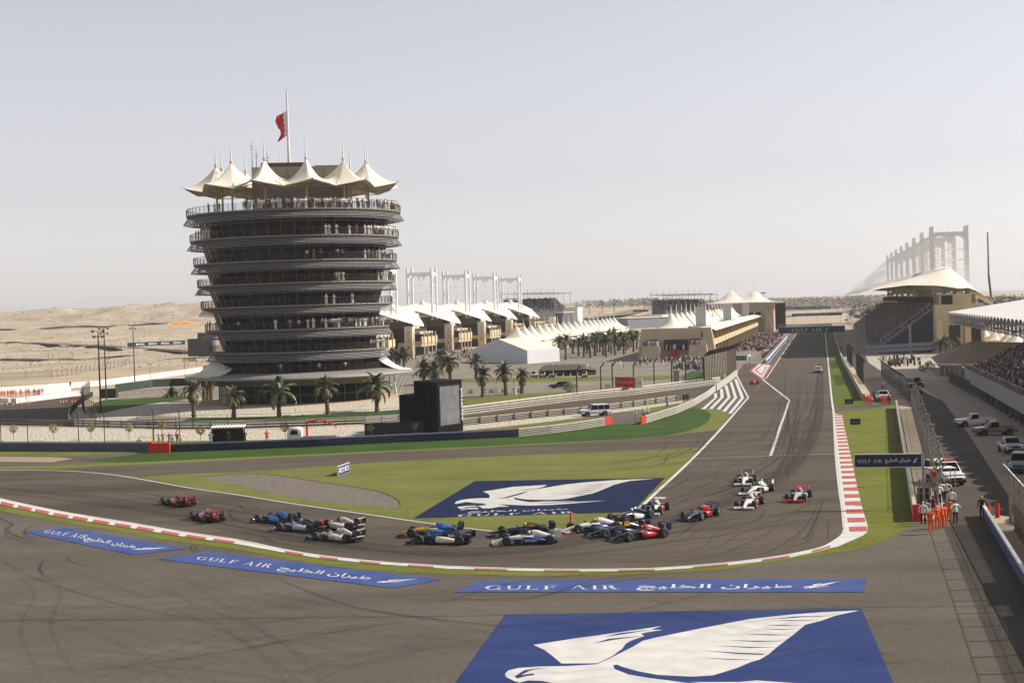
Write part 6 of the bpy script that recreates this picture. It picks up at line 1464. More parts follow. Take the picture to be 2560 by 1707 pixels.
def shed(name,label,x0,x1,yb,yt,Y,m_,depth=14):
    p0=W(x0,yb,Y);p1=W(x1,yb,Y*1.02); d=p1-p0; h=(yb-yt)*Y/4000; zg=hills(p0.x,p0.y)-.5; t=T(name,label,'building',(p0.x,p0.y,zg),math.atan2(d.y,d.x)); H=p0.z+h-zg
    b=M(); b.box((d.length/2,depth/2,H/2),(d.length,depth,H)); b.build('walls',m_,t); b=M(); b.box((d.length/2,depth/2,H+.15),(d.length+.8,depth+.8,.3)); b.build('flat_roof',m_ww,t); return t
gsh=mat('grey_blue_cladding',S(132,138,148),.7,0,.04,.3)
shed('long_grey_hall','long blue grey hall behind the villas and pit building',1570,1690,822,796,900,gsh,20)
shed('grey_hall','low grey building between the villa tents and far track',1362,1460,828,813,860,gsh,12)
shed('white_shed','small white building beside the far stand',1444,1456,784,769,950,m_ww,8)
shed('dark_screen_block','dark screen block left of the villas, seen above them',1408,1434,800,782,800,mat('screen_grey',S(84,86,90),.7),4)
shed('white_hall','white roofed hall left of the pit building cones',1655,1695,795,788,960,m_ww,20)
0 and shed('stone_hut','small sandstone hut on the far left desert bank',48,92,805,796,1500,m_beige,16)
def farboard(label,x0,y0,x1,y1,Y0,Y1,h,items,lift=1.0,m_=None):
    p0=W(x0,y0,Y0);p1=W(x1,y1,Y1); zg=min(hills(p0.x,p0.y),hills(p1.x,p1.y),p0.z-.5)-.3; t=board('sponsor_board',label,'sign',p0,p1,p0.z-zg,h*Y0/4000,m_ or mat('hazy_navy_board',S(36,44,84),.6),items,posts=(.02,.5,.98)); t.location.z=zg; return t
farboard('long navy board on the far banked corner beyond the straight',1955,775,2078,769,1250,1230,7.5,[(SERIF,.05,.25,.3,.7),('F',.27,.3,.25,.8),(SERIF,.36,.56,.3,.7),('F',.6,.63,.25,.8),(SERIF,.7,.88,.3,.7),('F',.92,.95,.25,.8)])
farboard('second navy board across the track beyond the gantry',1980,791,2105,787,1050,1040,6.5,[(SERIF,.2,.4,.25,.75),(TEX_AR,.43,.63,.25,.75),('F',.65,.69,.2,.85)])
farboard('faint navy boards left of the banked corner',1908,780,1953,777,1250,1250,6,None)
farboard('blue board on the infield beyond the pit building',1913,806,1948,805,950,950,4,None)
farboard('dull red board far behind the villas',1583,780,1621,779,1000,1000,4.5,None,m_=mat('dull_red',S(140,70,66),.7))
farboard('orange board beside the hazy grandstand',1322,803,1370,802,760,760,4.5,None,m_=mat('dull_ochre',S(176,126,60),.7))
# start gantry
t=board('start_gantry','wide navy gantry with white lettering spanning the straight','gantry',TF(565,-14.8),TF(562,7.6),5.1,2.15,m_navyb,[(SERIF,.2,.67,.2,.72),('F',.71,.76,.12,.9)],thick=1.2,posts=(-.09,.99))
b=M(); 
for k in range(12): b.bar((k*2,-.6,7.3),(k*2+1,.6,8.1),.08); b.bar((k*2+1,.6,8.1),(k*2+2,-.6,7.3),.08)
b.bar((-4,0,8.1),(25,0,8.1),.12); b.bar((-1.9,0,7),(-6,0,5.5),.12); b.build('top_truss',m_steel,t,kind='stuff')
# pit wall with blue face
t=localT('pit_wall','white pit wall with blue sponsor strip beside the straight','wall',428,-14.7); b=M(); b.box((130,0,.55),(260,.5,1.1)); b.build('wall_face',m_ww,t)
for k in range(26): b=M(); b.box((5+10*k,-.27,.6),(9.2,.05,.8)); b.build('blue_strip',m_blue,t)
for k in range(13):
    q=localT('timing_stand','team timing stand with small canopy on the pit wall','stand',455+16*k,-16.2,'timing stands on the pit wall'); q['label']=['red canopied timing stand nearest the pit entry','white canopied timing stand'][min(k,1)]+('' if k==0 else ' number along the pit wall') if False else ('timing stand with %s canopy, %s along the pit wall'%(('red','white','silver')[k%3],('nearest','second','third','fourth','fifth','sixth','seventh','eighth','ninth','tenth','eleventh','twelfth','furthest')[k]))
    b=M(); b.box((0,0,2.3),(4,1.6,.12)); b.build('canopy',(m_redp,m_ww,m_steel)[k%3],q); b=M()
    for s_ in(-1.8,1.8): b.bar((s_,.7,0),(s_,.7,2.3),.08)
    b.build('canopy_posts',m_steel,q,kind='stuff'); b=M(); b.box((0,.2,1.2),(3.4,.6,.9)); b.build('desk',m_dsteel,q)
# pit lane crowd: joined, too many and too small to tell apart
crowd('pit_lane_crowd','team crews and guests crowding the far pit lane',[TF(R.uniform(530,800),R.uniform(-32,-18)) for i in range(620)],None,(0,0,0),0,(3,5,6,2,1,2,4),False)
crowd('pit_exit_crowd','guests pressed behind the mesh fence at the pit exit',[TF(R.uniform(395,440),R.uniform(-37,-27)) for i in range(130)],None,(0,0,0),0,(3,5,2,3,2,3,4),False)
t=board('sponsor_board','navy board reading across the pit exit lane','sign',TF(398,-24.5),TF(396,-18.3),2.3,1.1,m_navyb,[(SERIF,.05,.4,.3,.7),(TEX_AR,.45,.82,.25,.75),('F',.88,.97,.25,.8)],posts=(0,1))
t=localT('traffic_light','green lit pit exit light on a thin post','traffic light',425,-19); b=M(); b.rod((0,0,0),(0,0,2.4),.08,None,6); b.build('post',m_black,t); b=M(); b.ball((0,0,2.5),.28,8); b.build('green_lamp',mat('green_signal',(.05,.8,.35),.4,emit=3),t)
# red/white banner on the fence
p0,p1=W(1538.6,971,312),W(1606,966,306); p0.z=p1.z=0
t=board('banner','red and white banner with arabic writing hung on the fence','banner',p0,p1,.9,1.95,mat('banner_red',S(222,40,36),.7),[(textgeo(arabic('نفتخر ان نكون في الطليعة'),.01),.03,.66,.3,.7)],thick=.06,posts=(0,1),pm=m_ww); L=(p1-p0).length
b=M(); n=5; V=[(L*.72,-.05,.92)]
for k in range(n): V+=[(L*.78,-.05,.92+1.9*(k+.25)/n),(L*.72,-.05,.92+1.9*(k+.75)/n)]
V+=[(L*.72,-.05,2.83),(L,-.05,2.83),(L,-.05,.92)]
tt=tessellate_polygon([[Vector((v_[0],v_[2],0)) for v_ in V]]); b.add(V,[list(q) for q in tt]); b.build('white_serrated_field',m_ww,t)
b=M(); put(b,textgeo(arabic('البحرين'),.01),lambda u,v:Vector((L*(.82+.15*u),-.07,1.5+.7*v))); b.build('small_lettering',m_redp,t)
# ---------------- right side walls and fences ----------------
bw=lambda a:6.5+(a-124)*.034
t=T('concrete_wall','low concrete wall between the right grass and the sand strip','wall',TF(124,bw(124))); o=t.location.copy(); b=M()
P=[TF(a,bw(a)) for a in(124,150,190,248)]
for a,c in zip(P,P[1:]): b.beam(a-o,c-o,.3,1.2)
b.build('wall_face',m_conc,t)
b=M(); b.box((0,-.1,.6),(.35,.35,1.25)); b.build('red_wall_end',m_redp,t)
t=T('concrete_wall','long concrete wall beside the far grass under the grandstand','wall',TF(267,6.3)); o=t.location.copy()
P=[TF(267,6.3),TF(360,5.6),TF(434,5.0),TF(600,5.2),TF(850,5.5)]
for nm_,L_ in (('wall_face',P),):
    b=M()
    for a,c in zip(L_,L_[1:]): b.beam(a-o,c-o,.3,1.2)
    b.build(nm_,m_conc,t)
fenceposts('tall debris fence beside the sand strip and lamp posts',[TF(130,8.6),TF(180,10.4),TF(246,12.8)],3.7,3.6,.8,.08,m_mesh2,4,m=m_steel)
fenceposts('brown debris fence panels behind the far concrete wall',[TF(318,7.6),TF(360,7.2)],4.6,3.2,.5,.1,m_mesh2,3)
fenceposts('second brown debris fence panels in the grandstand shade',[TF(395,6.9),TF(440,6.4)],4.6,3.2,.5,.1,m_mesh2,3)
fenceposts('long dark fence between the service road and the gravel',[TF(268,13.5),TF(300,12.6),TF(345,12.0)],4.2,3.6,.9,.09,m_mesh,6,side=1)
m_dgm=mat('dark_green_slats',S(44,50,46),.8)
P=[TF(318,23.6),TF(262,24.6),TF(200,25.6),TF(90,27)]
t=T('slatted_fence','dark slatted fence below the near right grandstand','fence',P[0]); o=P[0]
sl=M(); sl.box((0,0,1.15),(.55,.05,2.3)); slm=sl.mesh('fence_slat',m_dgm); 
for a,c in zip(P,P[1:]):
    d=c-a; n=int(d.length/.95); 
    for k in range(n): link('fence_slat',slm,t,a+d*((k+.5)/n)-o,math.atan2(d.y,d.x))
b=M()
for a,c in zip(P,P[1:]): b.bar(a-o+Vector((0,.1,2.2)),c-o+Vector((0,.1,2.2)),.08); b.bar(a-o+Vector((0,.1,.4)),c-o+Vector((0,.1,.4)),.08)
b.build('fence_rail',m_dsteel,t,kind='stuff')
# near rail with blue panels and the mesh fence over it, lower right corner
t=T('panel_rail','low white rail with blue panels at the lower right corner','guard rail',TF(126,11.6)); o=t.location.copy(); P=[TF(126,11.6),TF(100,11.1),TF(58,10.4)]
b=M()
for a,c in zip(P,P[1:]): b.beam(a-o+Vector((0,0,.95)),c-o+Vector((0,0,.95)),.22,.16)
b.build('top_rail',m_wmetal,t)
for a,c in zip(P,P[1:]):
    d=c-a; n=int(d.length/2.1)
    for k in range(n):
        q=a+d*((k+.5)/n)-o; b=M(); b.box((0,0,.5),(1.95,.06,.85)); b.build('panel',mat('faded_blue_panel',S(74,86,124),.7,0,.2,1.5),t,q,math.atan2(d.y,d.x))
        q=a+d*(k/n)-o; b=M(); b.box((0,.12,.5),(.14,.14,1.0)); b.build('post',m_steel,t,q,math.atan2(d.y,d.x))
sheet('sand_verge',[TF(126,12),TF(126,16),TF(58,15),TF(58,10.8)],m_sand,.075,world=True)
fenceposts('tall mesh fence with outward posts at the lower right corner',[TF(122,13.2),TF(100,12.8),TF(58,12.0)],4.4,3.4,.5,.09,m_mesh2,5,m=m_steel)
t=T('fence_board','dark boards fixed to the top of the lower right mesh fence','sign',TF(98,12.9)); o=t.location.copy()
for a0,a1 in((98,91),(88,76)): p,q=TF(a0,12.7)-o,TF(a1,12.5)-o; b=M(); b.beam(p+Vector((0,0,1.95)),q+Vector((0,0,1.95)),.08,1.2); b.build('board',m_navyb,t)
t=T('added_shade_screen','added lower screen casting the shade band along the right mesh fence','fence',TF(118,13.05)); o=t.location.copy(); b=M(); b.beam(Vector((0,0,0)),TF(58,11.9)-o,.05,2.1); b.build('screening',mat('added_brown_screening',S(122,104,82),.9,alpha=.8),t)  # screen added along the see-through fence to cast a solid shadow band
# orange posts
for x,y,l in((2470,1299,'orange fire post at the end of the blue panel rail'),(2494,1296,'orange fire post behind the panel rail end')):
    t=T('fire_post',l,'post',G(x,y)); b=M(); b.rod((0,0,0),(0,0,1.15),.18,None,8); b.build('post_body',m_redp,t); b=M(); b.rod((0,0,1.15),(0,0,1.25),.1,None,8); b.build('cap',m_black,t)
t=T('fire_post','tall orange block at the end of the concrete wall','post',G(2297,1303)); b=M(); b.box((0,0,.65),(.28,.4,1.3)); b.build('post_body',m_redp,t)
# lamp posts
for i,(y,x,Y) in enumerate(((1096,2348,130.7),(1064,2330,143.5),(1039,2318,155.6),(1014,2304,169.6),(989,2297,186),(968,2290,204),(950,2282,226))):
    p=W(x,y,Y); t=T('lamp_post','slim grey lamp post with a box head, %s in the row along the right fence'%('nearest','second','third','fourth','fifth','sixth','furthest')[i],'lamp post',(p.x,p.y,0),0,'lamp posts along the right fence')
    b=M(); b.rod((0,0,0),(0,0,5.1),.075,.055,8); b.build('pole',m_steel,t); b=M(); b.box((0,0,5.25),(.55,.4,.26)); b.build('lamp_head',m_steel,t); b=M(); b.box((0,0,5.1),(.4,.3,.06)); b.build('diffuser',m_ww,t)
# sponsor boards on the right
p0,p1=W(2137,1165,128.3),W(2304,1165,127.2)
t=board('sponsor_board','navy board with white lettering hung above the right grass','sign',p0,p1,3.36,.98,m_navyb,[(SERIF,.045,.415,.34,.62),(TEX_AR,.455,.84,.26,.7),('F',.875,.95,.26,.76)],posts=None)
L=(p1-p0).length; b=M(); b.rod((L+.12,.1,0),(L+.12,.1,4.5),.1,None,8); b.build('post',m_steel,t)
for (x0,x1,y,l,Y) in((2127,2150,1061.5,'small dark distance board standing on the grass by the kerb',None),(2113,2132,1010,'small dark distance board on the grass beyond the crossing',None)):
    p0,p1=G(x0,y),G(x1,y-.6); t=board('distance_board',l,'sign',p0,p1,.02,.72,m_navyb,[(SERIF,.15,.85,.35,.62)],thick=.12,posts=None,pm=m_black)
# small shade canopy and equipment by the marshals
t=T('shade_canopy','small pale flat canopy over the officials beside the medical van','canopy',G(2352,1238)); b=M(); b.box((0,0,2.35),(2.3,1.6,.08),.1); b.build('canopy_sheet',m_ww,t)
for sx in(-1,1):
    for sy in(-1,1): b=M(); b.bar((sx*1.05,sy*.7,0),(sx*1.05,sy*.7,2.33),.06); b.build('canopy_post',m_steel,t)
t=T('equipment_rack','grey steel rack with dark equipment behind the wall end','rack',G(2312,1266)); b=M()
for sx in(-.4,0,.4): b.bar((sx,0,0),(sx,0,2.2),.09)
b.bar((-.4,0,2.2),(.4,0,2.2),.09); b.bar((-.4,0,1.1),(.4,0,1.1),.09); b.build('rack_frame',m_steel,t,kind='stuff'); b=M(); b.box((0,.3,.8),(.9,.5,1.4)); b.build('dark_box',m_black,t); b=M(); b.box((.75,0,2.6),(.35,.3,.5)); b.build('orange_sign',m_orange,t)
# ---------------- near right grandstand (crowd, roof casts the long shade) ----------------
ng=localT('near_grandstand','near right grandstand full of people under a scalloped metal roof','grandstand',290,0)
LG=235; st=M(); st.box((-LG/2,0,0),(LG,.84,.4)); stm2=st.mesh('seat_row',mat('stand_step_grey',S(92,90,88),.85)); pts=[]
for r in range(22):
    bb=25+r*.85; zz=3.3+r*.4; link('seat_row',stm2,ng,(0,-bb,zz-.2)); x=.4
    while x<LG:
        if R.random()<.94 and x<150: pts.append((-x+R.uniform(-.1,.1),-bb,zz))
        x+=.58
crowd('seated_crowd','dense dark crowd on the near right seats',pts,ng,(0,0,0),0,(6,1.6,3,4,2,3,8))
b=M(); b.box((-LG/2,-24.4,2.9),(LG,.25,2.2)); b.build('front_parapet',mat('pale_grey_parapet',S(150,146,150),.7),ng)
b=M()
for k in range(110): b.bar((-k*1.4,-24.2,4.0),(-k*1.4,-24.2,5.0),.05)
b.bar((0,-24.2,5.0),(-154,-24.2,5.0),.07); b.build('front_railing',m_steel,ng,kind='stuff')
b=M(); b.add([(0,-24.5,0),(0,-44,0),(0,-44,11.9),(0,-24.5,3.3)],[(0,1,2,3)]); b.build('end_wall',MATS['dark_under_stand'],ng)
b=M()
for k in range(26): b.bar((-k*6,-24.6,0),(-k*6,-24.6,3),.25); b.bar((-k*6,-24.6,0),(-k*6-6,-24.6,3),.1)
b.build('under_frame',m_dsteel,ng,kind='stuff')
n=44; NP=5.2
b=M(); b.loft([[(2.6*math.cos(PI*i/8)*-1*1.0,-28.9-rr*1.0,12.0+.9*math.sin(PI*i/8)+zz) for i in range(9)] for rr,zz in((0,0),(26,3.6))],0,False,True,False); rb=b.mesh('barrel_roof_bay',m_ww)
for k in range(64): link('barrel_roof_bay',rb,ng,(95-k*NP-2.6,0,0))
for y0,nm in((-29.1,'front_roof_truss'),):
    b=M()
    for k in range(64):
        x=95-k*NP
        b.bar((x,y0,10.3),(x,y0,12.3),.16); b.bar((x,y0,10.3),(x-NP/2,y0,12.6),.1); b.bar((x-NP/2,y0,12.6),(x-NP,y0,10.3),.1); b.bar((x,y0,10.3),(x-NP,y0,10.3),.16); b.bar((x,y0,12.2),(x-NP,y0,12.2),.14); b.bar((x,y0-2,10.6),(x-NP,y0-2,10.6),.14); b.bar((x-NP/2,y0,10.3),(x-NP/2,y0-2,10.6),.1)
    b.build(nm,mat('grey_truss_steel',S(128,130,136),.5,.2),ng)
b=M()
for k in range(12): b.bar((95-k*28,-30.5,0 if k<0 else 10.4),(95-k*28,-54,14.5),.2); b.rod((95-k*28,-54,0),(95-k*28,-54,16),.3,None,6)
b.build('roof_columns',m_steel,ng,kind='stuff')
b=M()
for k in range(26): b.bar((90-k*9,-25,.1),(90-k*9,-29.1,10.4),.045)
b.build('hanging_cables',m_steel,ng,kind='stuff')
# brown hip roofed building beside it
e0=W(2344,911,335);e1=W(2407,913,318);r0=W(2428,853,345);r1=W(2570,856,330); e2=W(2600,905,318)
t=T('brown_tent_hall','brown hip roofed hall between the two right grandstands','building',(e0.x,e0.y,0)); o=Vector((e0.x,e0.y,0)); q=lambda p,z_=None:Vector((p.x-o.x,p.y-o.y,p.z if z_ is None else z_))
bk0=e0+Vector((9,40,0)); bk2=e2+Vector((8,40,0))
b=M(); b.add([q(e0),q(e1),q(e2),q(r0),q(r1),q(bk0),q(bk2)],[(0,1,3),(1,2,4,3),(0,3,5),(3,4,6,5)]); b.build('hip_roof',mat('brown_membrane',S(132,116,98),.85,0,.06,.5),t)
b=M()
for a,c in((e0,e1),(e1,e2)): b.quad(q(a,0)+Vector((.4,.4,0)),q(c,0)+Vector((.0,.5,0)),q(c)+Vector((0,.5,-.2)),q(a)+Vector((.4,.4,-.2)))
b.build('walls',mat('olive_wall',S(110,98,76),.85),t)  # same olive tone on both walls
b=M(); 
for a,c in((e0,e1),(e1,e2)): b.bar(q(a),q(c),.5)
b.build('eaves_band',m_beige,t)
for k in range(5): p=e0.lerp(e1,(k+.5)/5); b=M(); b.box((p.x-o.x,p.y-o.y,1.2),(.35,.35,2.4)); b.build('wall_post',m_conc,t)
# white village tents beyond it
for i,(x,y,Y) in enumerate(((2445,838,520),(2462,850,520),(2487,846,500),(2500,852,500),(2520,850,480),(2538,850,470))):
    p=W(x,y+6,Y); t=T('small_white_tent','small white pointed tent %s beyond the brown hall'%('furthest left','second from left','third from left','fourth from left','fifth from left','furthest right')[i],'tent',(p.x,p.y,max(0,p.z-3)),0,'small white pointed tents'); b=M(); b.lathe([(3.2,2.2),(2.0,3.0),(.9,4.4),(.1,6.2)],8); b.build('peaked_roof',m_fab,t); b=M(); b.lathe([(3.0,0),(3.0,2.3)],8); b.build('tent_sides',m_ww,t)
# crane
p=W(2487,776,520); q_=W(2469,580,500); t=T('mobile_crane','thin raised crane boom behind the main grandstand','crane',(p.x,p.y,0)); b=M(); b.rod((0,0,2.5),(q_.x-p.x,q_.y-p.y,q_.z*.62),.42,.34,6); b.build('boom_base',mat('dark_boom',S(66,52,44),.6),t); f_=.62; b=M(); b.rod(((q_.x-p.x),(q_.y-p.y),q_.z*.62),((q_.x-p.x)*1.0,(q_.y-p.y),q_.z),.32,.2,6); b.build('boom_tip',mat('orange_boom_tip',S(120,92,70),.6),t); b=M(); b.box((0,0,1.6),(9,2.6,2.2)); b.build('carrier',m_yel,t)
# field of pines far right and scrub line
# ---------------- palms, shrubs, far vegetation ----------------
m_frond=mat('palm_frond',S(100,106,70),.7,0,0,3,0,col2=S(142,144,108)); m_frond2=mat('palm_frond_dark',S(58,66,40),.7,0,0,3,0,col2=S(92,98,64)); m_trunk=mat('palm_trunk',S(104,86,66),.95,0,.25,5,.8,stretch=(1,1,3)); m_dead=mat('dry_frond',S(150,124,84),.8)
def frondmesh(seed,L=3.4,droop=1.0,m=None):
    r=random.Random(seed); b=M(); n=15; el=r.uniform(.2,1.15); P=[]; x=z_=0; a=el
    for i in range(n+1):
        P.append(Vector((x,0,z_))); x+=math.cos(a)*L/n; z_+=math.sin(a)*L/n; a-=droop*(.06+.12*i/n)
    for i in range(1,n+1):
        p=P[i]; d=(P[i]-P[i-1]).normalized(); ln=.75*math.sin(PI*(i/n)**.7*.93+.12)+.15
        for s in(-1,1):
            tip=p+d*ln*.55+Vector((0,s*ln*.8,-ln*r.uniform(.1,.5))); w_=Vector((.07,0,0))+d*.06
            b.add([p-w_,p+w_,tip],[(0,1,2)],0)
            p2=p-d*(L/n*.5); tip2=p2+d*ln*.5+Vector((0,s*ln*.75,-ln*r.uniform(0,.35))); b.add([p2-w_,p2+w_,tip2],[(0,1,2)],0)
    for p,q in zip(P,P[1:]): b.bar(p,q,.035)
    return b
FR=[frondmesh(i,3.2+.3*(i%3),.8+.25*(i%4)).mesh('frond',m_frond if i%3 else m_frond2) for i in range(7)]
FD=frondmesh(99,2.6,2.2).mesh('dead_frond',m_dead)
def trunkmesh(h,r=.3):
    b=M(); rr=random.Random(3); rings=[]
    n=int(h/.28)
    for i in range(n+1):
        z_=h*i/n; ra=r*(1.25-.25*min(1,i/4))*(.92 if i%2 else 1.08); rings.append([(ra*math.cos(2*PI*k/9+i*.3),ra*math.sin(2*PI*k/9+i*.3),z_) for k in range(9)])
    b.loft(rings,0,True,False); return b.mesh('trunk',m_trunk)
_tr={}
CM=None
def crownmesh(seed):
    b=M(); r=random.Random(seed)
    for k in range(26):
        fb=frondmesh(seed*50+k,r.uniform(2.8,3.6),r.uniform(.7,1.6)); a=2*PI*k*.382; Mx=Matrix.Rotation(a,4,'Z')@Matrix.Rotation(r.uniform(-.9,.5),4,'Y')
        b.add([Mx@Vector(v) for v in fb.v],fb.f,k%2)
    return b.mesh('crown',[m_frond,m_frond2])
CRW=[crownmesh(i) for i in range(3)]
def palm(x,y,label,h=4.3,detail=True,sc_=1.0,loc=None,group='date palms',lean=0):
    p=loc or G(x,y); t=T('date_palm',label,'palm tree',p,R.uniform(0,6),group); h=round(h*2)/2
    if h not in _tr: _tr[h]=trunkmesh(h,.36)
    link('trunk',_tr[h],t)
    if detail:
        for k in range(40):
            ringk=k%3; o=link('frond',R.choice(FR),t,(0,0,h)); o.rotation_euler=(0,(-.8,-.15,.5)[ringk]+R.uniform(-.3,.35),2*PI*k*.382); s=sc_*R.uniform(.72,1.15); o.scale=(s,s,s)
        for k in range(6): o=link('dead_frond',FD,t,(0,0,h-.1)); o.rotation_euler=(0,1.3+R.uniform(-.2,.2),2*PI*k/6)
    else:
        o=link('crown',R.choice(CRW),t,(0,0,h)); o.scale=(sc_,sc_,sc_)
    t.rotation_euler=(R.uniform(-.05,.05),R.uniform(-.06,.06),R.uniform(0,6)); return t
PW=('leftmost','second from left','middle','fourth from left','rightmost')
for i,(x,y,h,s_) in enumerate(((485,1046,4.6,.74),(584,1047,3.6,.66),(698,1043,3.8,1.0),(820,1037,4.4,.72),(943,1030,4.0,1.02))): palm(x,y,'%s of the five palms in front of the tower'%PW[i],h,True,s_,group='palms in front of the tower')
for i,(x,y,h,s_,l) in enumerate(((1207,993,3.8,.74,'palm on the lawn nearest the black screen'),(1266,989,4.6,.76,'tall palm in the middle of the lawn trio'),(1305,985,3.4,.62,'thin palm at the right of the lawn trio'))): palm(x,y,l,h,True,s_,group='three palms on the lawn')
for i,(x,y,h,s_,l) in enumerate(((1060,962,3.5,.9,'palm at the left of the dense clump above the black screen'),(1087,962,3.2,.95,'palm in the middle of the dense clump above the black screen'),(1126,958,4.6,1.05,'tallest palm of the dense clump above the black screen'),(1191,948,4.2,.8,'palm in front of the white marquee'),(1105,935,4.6,1.0,'palm behind the dense clump, its crown showing above'))): palm(x,y,l,h,True,s_,group='palm clump above the black screen')
for i,(x,y) in enumerate(((510,1001),(519,1003),(528,1001))): palm(x,y,'palm %s of three in the tower shade at left'%('left','middle','right')[i],4.2,False,.8,group='palms left of the tower')
palm(429,993,'low stemless palm on the grass left of the tower palms',.5,False,.75,group='palms left of the tower')
k=0
for (x,y) in ((1398,893),(1414,900),(1460,893),(1468,885),(1487,890),(1500,880),(1515,893),(1528,884),(1545,878),(1560,886),(1572,872),(1584,880),(1432,884),(1535,868),(1556,866),(1446,890),(1476,894),(1508,888),(1522,880),(1538,888),(1550,876),(1566,876),(1578,868),(1592,874),(1494,882)):
    q_=('first','second','third','fourth','fifth','sixth','seventh','eighth','ninth','tenth','eleventh','twelfth','thirteenth','fourteenth','fifteenth','sixteenth','seventeenth','eighteenth','nineteenth','twentieth','twenty first','twenty second','twenty third','twenty fourth','twenty fifth')[k]; k+=1
    palm(x,y,'palm in the grove left of the pit building, %s counted from the marquee'%q_,4.4+R.uniform(-.8,1.4),False,R.uniform(.85,1.1),group='palm grove left of the pit building')
for i,(x,y) in enumerate(((2352,893),(2366,888),(2385,884),(2398,878))): palm(x,y,'palm %s in the small group below the main grandstand'%('leftmost','second','third','rightmost')[i],3.2,False,.95,group='palms below the main grandstand')
for i,x in enumerate((990,975,1010)): palm(x,928,'palm %s seen between tower and grandstands'%('middle','left','right')[i],4,False,1.1,group='palms between tower and grandstands')
# small saplings behind the rail
m_leaf=mat('yellow_green_leaf',S(150,140,84),.7,0,0,4,0,col2=S(110,108,60)); m_twig=mat('sapling_stem',S(120,100,78),.9)
def sapling(seed,col=None):
    r=random.Random(seed); b=M()
    for k in range(520):
        v=Vector((r.gauss(0,1),r.gauss(0,1),r.gauss(0,1))); v.normalize(); v*=r.uniform(.25,1)**.6; c=Vector((v.x*.72,v.y*.72,1.75+v.z*.66)); 
        if noise.noise(c*2.2+Vector((seed,0,0)))<-.18: continue
        a=Vector((r.gauss(0,1),r.gauss(0,1),r.gauss(0,1))).normalized()*.085; d=a.orthogonal().normalized()*.05; b.add([c-a,c+d,c+a,c-d],[(0,1,2,3)],0)
    return b.mesh('crown',col or m_leaf)
SAP=[sapling(i) for i in range(3)]
b=M(); b.rod((0,0,0),(0,0,1.5),.04,.03,5)
for k in range(5): b.rod((0,0,1.0),(.4*math.cos(k*1.3),.4*math.sin(k*1.3),1.9),.025,.01,4)
STM=b.mesh('trunk',m_twig)
for i,(x,y) in enumerate(((34,1102),(135,1101),(228,1099),(323,1100),(404,1092),(502,1107),(602,1098),(713,1100),(928,1095),(1039,1090))):
    t=T('sapling','small yellowish sapling behind the long rail, %s from the left'%('first','second','third','fourth','fifth','sixth','seventh','eighth','ninth','tenth')[i],'small tree',G(x,y),R.uniform(0,6),'saplings behind the long rail'); link('trunk',STM,t); o=link('crown',SAP[i%3],t); s=1.0 if i<8 else .8; t.scale=(s,s,s)
m_shr=mat('bright_shrub',S(120,128,52),.7,0,0,3,0,col2=S(86,96,40)); shr=sapling(8,m_shr)
def shrub(x,y,label,s=1.0,loc=None,sh=None):
    t=T('shrub',label,'shrub',loc or G(x,y),0); o=link('foliage',sh or shr,t,(0,0,-1.05*s)); o.scale=(s*1.1,s*1.1,s); return t
shrub(1425,983,'round yellow green shrub beside the black saloon',1.7); shrub(1520,972,'low dull shrub beyond the fence post',.8)
m_dsh=mat('dull_green_leaf',S(84,90,58),.8,0,0,2,0,col2=S(60,66,44)); dsh=sapling(11,m_dsh)
shrub(2325,925,'dark shrub below the brown hall',1.6,None,dsh); shrub(2306,930,'yellowish bush by the far gate',1.2,None,shr)
# planters by the lawn
for i,x in enumerate((1177,1212,1228,1240,1259,1286,1299)):
    t=T('planter','square planter with flowers, %s from the left beside the lawn road'%('first','second','third','fourth','fifth','sixth','seventh')[i],'planter',G(x,984-i*.5),0,'planters beside the lawn road'); b=M(); b.box((0,0,.28),(.95,.95,.56)); b.build('box',m_ww if i%2 else m_conc,t); o=link('flowers',shr,t,(0,0,-.35)); o.scale=(.62,.62,.55)
t=T('stone_pillar','pale stone gate pillar beside the pit exit lawn','pillar',G(1691,962)); b=M(); b.box((0,0,1.4),(1.1,1.1,2.8)); b.box((0,0,2.9),(1.4,1.4,.25)); b.build('shaft',m_conc,t); b=M(); b.box((0,0,.2),(1.5,1.5,.4)); b.build('plinth',m_conc,t)
# distant pines and scrub as one mass each
def farwood(name,label,pts,h,m_,n,spread,seed):
    r=random.Random(seed); b=M()
    for k in range(n):
        i=r.randrange(len(pts)-1); t_=r.random(); p=pts[i].lerp(pts[i+1],t_); c=Vector((p.x+r.uniform(-spread,spread)*.3,p.y+r.uniform(0,spread),0)); c.z=hills(c.x,c.y); hh=h*r.uniform(.5,1.1)
        for j in range(14):
            v=Vector((r.gauss(0,.33),r.gauss(0,.3),r.uniform(.15,1))); q=c+Vector((v.x*hh*(1.2-v.z*.6),v.y*hh,v.z*hh)); a=Vector((r.gauss(0,1),r.gauss(0,1),r.gauss(0,1))).normalized()*hh*.17; d=a.orthogonal().normalized()*hh*.12; b.add([q-a,q+d,q+a,q-d],[(0,1,2,3)])
    return b.build(name,m_,kind='stuff',label=label)
farwood('far_pine_wood','dark hazy pine wood beyond the crane',[W(2435,755,900),W(2640,750,820)],13,mat('pine_green',S(96,98,84),.9,0,0,.1,0,col2=S(78,80,68)),1100,140,1)
farwood('far_scrub','grey scrub belt along the far horizon beyond the straight',[W(1840,755,1500),W(2060,752,1500),W(2250,752,1450)],8,mat('scrub_grey',S(142,134,118),.9,0,0,.1,0,col2=S(120,113,98)),1500,500,2)
farwood('far_scrub','thin scrub dotted over the plain behind the villas',[W(1400,770,1400),W(1700,765,1400)],4,MATS['scrub_grey'],260,900,3)
farwood('left_scrub','low bushes scattered on the desert at left',[GH(-40,850),GH(300,860),GH(520,830)],1.2,MATS['scrub_grey'],120,600,4)
